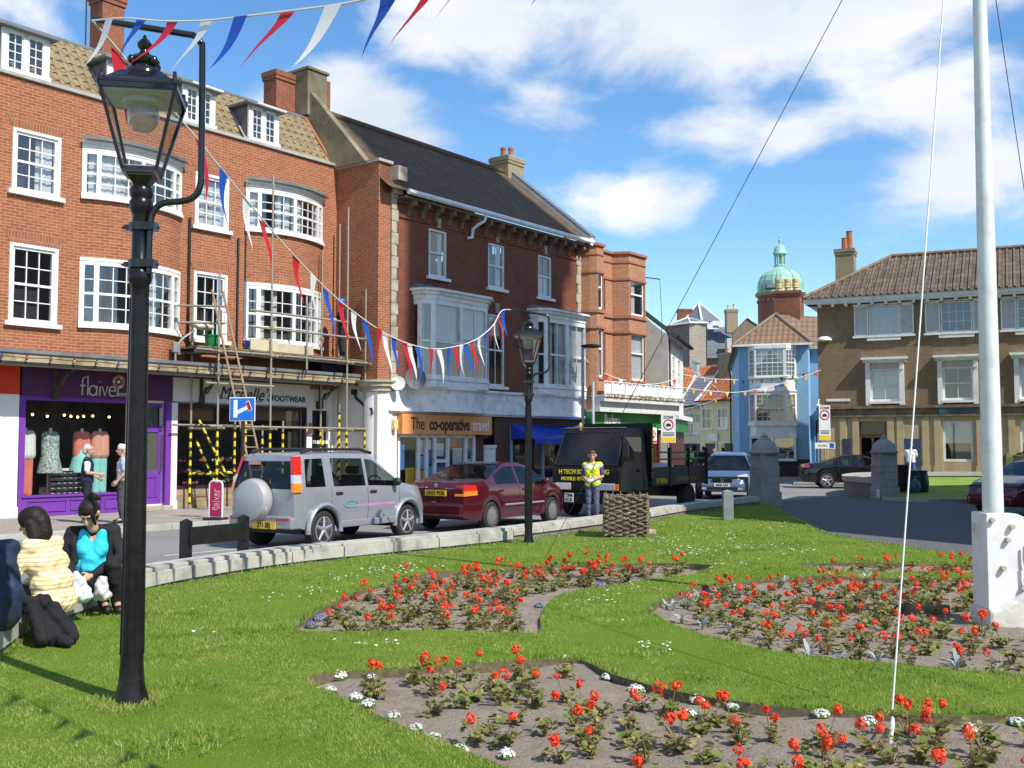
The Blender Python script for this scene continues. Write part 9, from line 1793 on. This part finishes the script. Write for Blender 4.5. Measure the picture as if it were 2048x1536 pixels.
def geranium(seed):
 random.seed(seed); m = MB(); ns = random.randint(5, 8)
 for i in range(ns):
  t = random.uniform(0, 6.28); ln = random.uniform(.06, .15); h = random.uniform(.05, .17); p1 = Vector((ln * math.cos(t), ln * math.sin(t), h)); mid = p1 * .5 + Vector((0, 0, .03)); m.tube([(0, 0, -.03), mid, p1], .0045, 4, 1)
  for _ in range(random.randint(3, 6)):
   f = random.uniform(.25, 1.1); q = p1 * f + Vector((random.uniform(-.05, .05), random.uniform(-.05, .05), random.uniform(-.02, .04))); q.z = max(q.z, .012)
   disc(m, q, (random.uniform(-.7, .7), random.uniform(-.7, .7), 1), random.uniform(.018, .040), 8, .3)
 for _ in range(4): q = (random.uniform(-.14, .14), random.uniform(-.14, .14), .008); disc(m, q, (random.uniform(-.3, .3), random.uniform(-.3, .3), 1), random.uniform(.02, .034), 7, .2)
 return m
def bloom(seed, col=PETAL):
 random.seed(seed); m = MB(); hh = random.uniform(.20, .33); dx, dy = random.uniform(-.08, .08), random.uniform(-.08, .08); m.tube([(0, 0, 0), (dx * .6, dy * .6, hh * .6), (dx, dy, hh)], .0035, 4, 1)
 rr = random.uniform(.034, .056)
 for _ in range(30):
  d = Vector((random.gauss(0, 1), random.gauss(0, 1), random.gauss(.35, .9))).normalized(); q = Vector((dx, dy, hh)) + d * rr * random.uniform(.6, 1.0); q.z -= .008
  n = (d + Vector((random.uniform(-.4, .4), random.uniform(-.4, .4), .2))).normalized(); disc(m, q, n, random.uniform(.012, .018), 6, .2)
 return m
protos = []
for sd in range(9):
 f = geranium(100 + sd).build('geranium_plant', [LEAFG, STALK], smooth=80); f.location = (0, -60, 0); bl = []
 for q in range(2): bl.append(bloom(300 + sd * 3 + q).build('flower_head', [PETAL, STALK], f, smooth=80))
 protos.append((f, bl))
def plant(x, y, z, s, nb, label, cat, group, protos=protos):
 i = random.randrange(len(protos)); f, bl = protos[i]
 o = f.copy(); COL.objects.link(o)
 for q in range(min(nb, len(bl))): b = bl[q].copy(); COL.objects.link(b); b.parent = o; b.rotation_euler.z = random.uniform(0, 6)
 o.location = (x, y, z); o.scale = (s, s, s * random.uniform(.9, 1.15)); o.rotation_euler = (random.uniform(-.12, .12), random.uniform(-.12, .12), random.uniform(0, 6.28)); return tag(o, label, cat, group)
def edge_dist(p, poly):
 d = 9
 for i in range(len(poly)):
  a, b = Vector(poly[i - 1][:2]), Vector(poly[i][:2]); ab = b - a; t = max(0, min(1, (Vector(p) - a).dot(ab) / max(1e-9, ab.length_squared))); d = min(d, (Vector(p) - a - ab * t).length)
 return d
random.seed(21); np.random.seed(21)
spots = []
names = ['front flower bed', 'middle flower bed by the far lamp', 'right flower bed round the flagpole', 'farthest strip of flower bed by the path']
for bi, (poly, sp, mn) in enumerate(zip(BEDS, (.29, .27, .285, .36), (.22, .18, .18, .06))):
 x0, x1 = min(p[0] for p in poly), max(p[0] for p in poly); y0, y1 = min(p[1] for p in poly), max(p[1] for p in poly); nx = int((x1 - x0) / sp); ny = int((y1 - y0) / (sp * .95)); k = 0
 for i in range(nx + 1):
  for jx in range(ny + 1):
   x = x0 + (i + .5 * (jx % 2)) * sp + random.uniform(-.08, .08); y = y0 + jx * sp * .95 + random.uniform(-.08, .08)
   if not inside((x, y), poly) or edge_dist((x, y), poly) < mn: continue
   if abs(1024 + F * x / y - 1024) > 1075 or y < 4.4: continue
   if math.hypot(x - 4.5, y - 10) < .6 and bi == 2: continue
   if random.random() < .12: continue
   nb = random.choices((0, 1, 2), (.30, .50, .20))[0]; a = ('with two red flower heads', 'with one red flower head', 'with no flower open')[2 - nb]
   spots.append((y, x, soil_h(x, y), random.uniform(.58, .86) * (.98 if bi else 1.0), nb, 'geranium ' + a + ' in the ' + names[bi], 'flower', 'geraniums ' + a + ' in the ' + names[bi]))
spots.sort(); rest = bmesh.new()
for q in spots[:290]: plant(q[1], q[0], *q[2:])
for (y, x, z, s, nb, *_) in spots[290:]:
 f, bl = random.choice(protos); T = Matrix.Translation((x, y, z)) @ Matrix.Rotation(random.uniform(0, 6.28), 4, 'Z') @ Matrix.Scale(s, 4)
 for o, off in [(f, 0)] + [(b, 2) for b in bl[:nb]]:
  k0, v0 = len(rest.faces), len(rest.verts); rest.from_mesh(o.data); rest.faces.ensure_lookup_table(); rest.verts.ensure_lookup_table()
  for fc in rest.faces[k0:]: fc.material_index += off
  for v in rest.verts[v0:]: v.co = T @ v.co
me = bpy.data.meshes.new('distant_geraniums'); rest.to_mesh(me); rest.free()
for mt in (LEAFG, STALK, PETAL, STALK): me.materials.append(mt)
o = bpy.data.objects.new('distant_geraniums', me); COL.objects.link(o); tag(o, 'small red geraniums in the farthest flower bed rows', 'flowers', kind='stuff')
for f, bl in protos:
 for b in bl + [f]: bpy.data.objects.remove(b)
def tuft(seed, kind):
 random.seed(seed); m = MB()
 if kind == 'silver':
  for _ in range(9):
   t = random.uniform(0, 6.28); e = Vector((.09 * math.cos(t), .09 * math.sin(t), random.uniform(.05, .13))); b = e * .45 + Vector((0, 0, .03)); w = Vector((-math.sin(t), math.cos(t), 0)) * .012
   m.add([Vector((0, 0, 0)) - w * .4, w * .4, b + w * 1.3, b - w * 1.3, e + w * .8, e - w * .8], [(0, 1, 2, 3), (3, 2, 4, 5)])
  return m
 m.ball((0, 0, .012), (.065, .065, .035), 10, 1)
 for _ in range(16): disc(m, (random.gauss(0, .03), random.gauss(0, .03), random.uniform(.0, .05)), (random.uniform(-.6, .6), random.uniform(-.6, .6), 1), random.uniform(.01, .018), 5, .2, 1)
 for _ in range(85): d = Vector((random.gauss(0, .6), random.gauss(0, .6), random.uniform(.25, 1))).normalized(); disc(m, (d.x * .068, d.y * .068, .015 + d.z * random.uniform(.034, .055)), d + Vector((0, 0, .5)), random.uniform(.008, .013), 6, .2, 0)
 return m
def edging(kind, mats, name, pxs, label, cat, group, sc=1.0):
 pr = [(tuft(500 + q, kind).build(name, mats, smooth=80), []) for q in range(4)]
 for (u, v) in pxs: p = G(u + random.gauss(0, 9), v + random.gauss(0, 3), -.04); plant(p.x, p.y, soil_h(p.x, p.y), sc * random.uniform(.8, 1.25), 0, label, cat, group, pr)
 for o, _ in pr: bpy.data.objects.remove(o)
edging('white', [WPET, LEAFY], 'alyssum_plant', [(675, 1372), (690, 1362), (710, 1395), (735, 1358), (750, 1410), (772, 1432), (808, 1455), (860, 1466), (927, 1492), (968, 1524), (995, 1512), (815, 1355), (1012, 1336), (1135, 1328), (1215, 1356), (1265, 1376), (1470, 1415), (1390, 1408), (1555, 1422), (1730, 1452), (1940, 1455), (2040, 1450), (1630, 1432), (1380, 1435)], 'small white alyssum clump edging the front flower bed', 'flower', 'white alyssum edging the front flower bed', .72)
edging('silver', [SILV], 'silver_leaf_plant', [(1345, 1222), (1352, 1238), (1362, 1210), (1374, 1200), (1392, 1250), (1425, 1258), (1462, 1266), (1500, 1285), (1400, 1190), (1470, 1178), (1580, 1168), (1655, 1166), (1730, 1163), (1620, 1308), (1690, 1318), (1765, 1326), (1910, 1336), (1810, 1163), (1990, 1342), (1330, 1212)], 'silver leaved plant edging the right flower bed', 'plant', 'silver leaved plants edging the right flower bed', .85)
edging('lilac', [LILAC, LEAFY], 'lobelia_plant', [(640, 1252), (648, 1240), (680, 1222), (735, 1192), (870, 1158), (1025, 1254), (1055, 1214), (1110, 1196), (1208, 1170), (1240, 1164), (760, 1262), (1185, 1176)], 'small lilac lobelia clump edging the middle flower bed', 'flower', 'lilac lobelia edging the middle flower bed', .8)
# ---------------------------------------------------------------- separate pieces of one part become parts of their own
def split_parts():
 skip = ('interior', 'rim', 'wheel', 'lettering', 'text_lines', 'tiles', 'display', 'debris', 'bars', 'sandals', 'eyes', 'body', 'geranium', 'flower_head', 'alyssum', 'silver_leaf', 'lobelia', 'pennant', 'curtain', 'soil', 'trim', 'clamp', 'hair', 'column', 'aerial', 'bracket', 'lantern', 'wall')
 for o in list(S.objects):
  if o.type != 'MESH' or not o.parent or any(k in o.name for k in skip) or len(o.data.vertices) > 6000 or o.data.users > 1: continue
  me = o.data; n = len(me.vertices); par = list(range(n))
  def fd(i):
   while par[i] != i: par[i] = par[par[i]]; i = par[i]
   return i
  for e in me.edges:
   a, b = fd(e.vertices[0]), fd(e.vertices[1])
   if a != b: par[a] = b
  bx = {}
  for i, v in enumerate(me.vertices):
   c = bx.setdefault(fd(i), [list(v.co), list(v.co), {fd(i)}])
   for k in range(3): c[0][k] = min(c[0][k], v.co[k]); c[1][k] = max(c[1][k], v.co[k])
  cl = list(bx.values())
  if len(cl) < 2 or len(cl) > 60: continue
  ch = True
  while ch:
   ch = False; out = []
   for c in cl:
    for d in out:
     if all(c[0][k] < d[1][k] + .015 and d[0][k] < c[1][k] + .015 for k in range(3)):
      for k in range(3): d[0][k] = min(c[0][k], d[0][k]); d[1][k] = max(c[1][k], d[1][k])
      d[2] |= c[2]; ch = True; break
    else: out.append(c)
   cl = out
  if not 2 <= len(cl) <= 14 or max(o.dimensions) < .25: continue
  for ci in range(len(cl)):
   bm = bmesh.new(); bm.from_mesh(me); bm.verts.ensure_lookup_table()
   bmesh.ops.delete(bm, geom=[v for v in bm.verts if fd(v.index) not in cl[ci][2]], context='VERTS'); m2 = me.copy(); bm.to_mesh(m2); bm.free()
   c = o.copy(); c.data = m2; COL.objects.link(c)
   for k in (list(o.children) if ci == 0 else []): k.parent = c
  bpy.data.objects.remove(o)
bpy.context.view_layer.update(); split_parts()
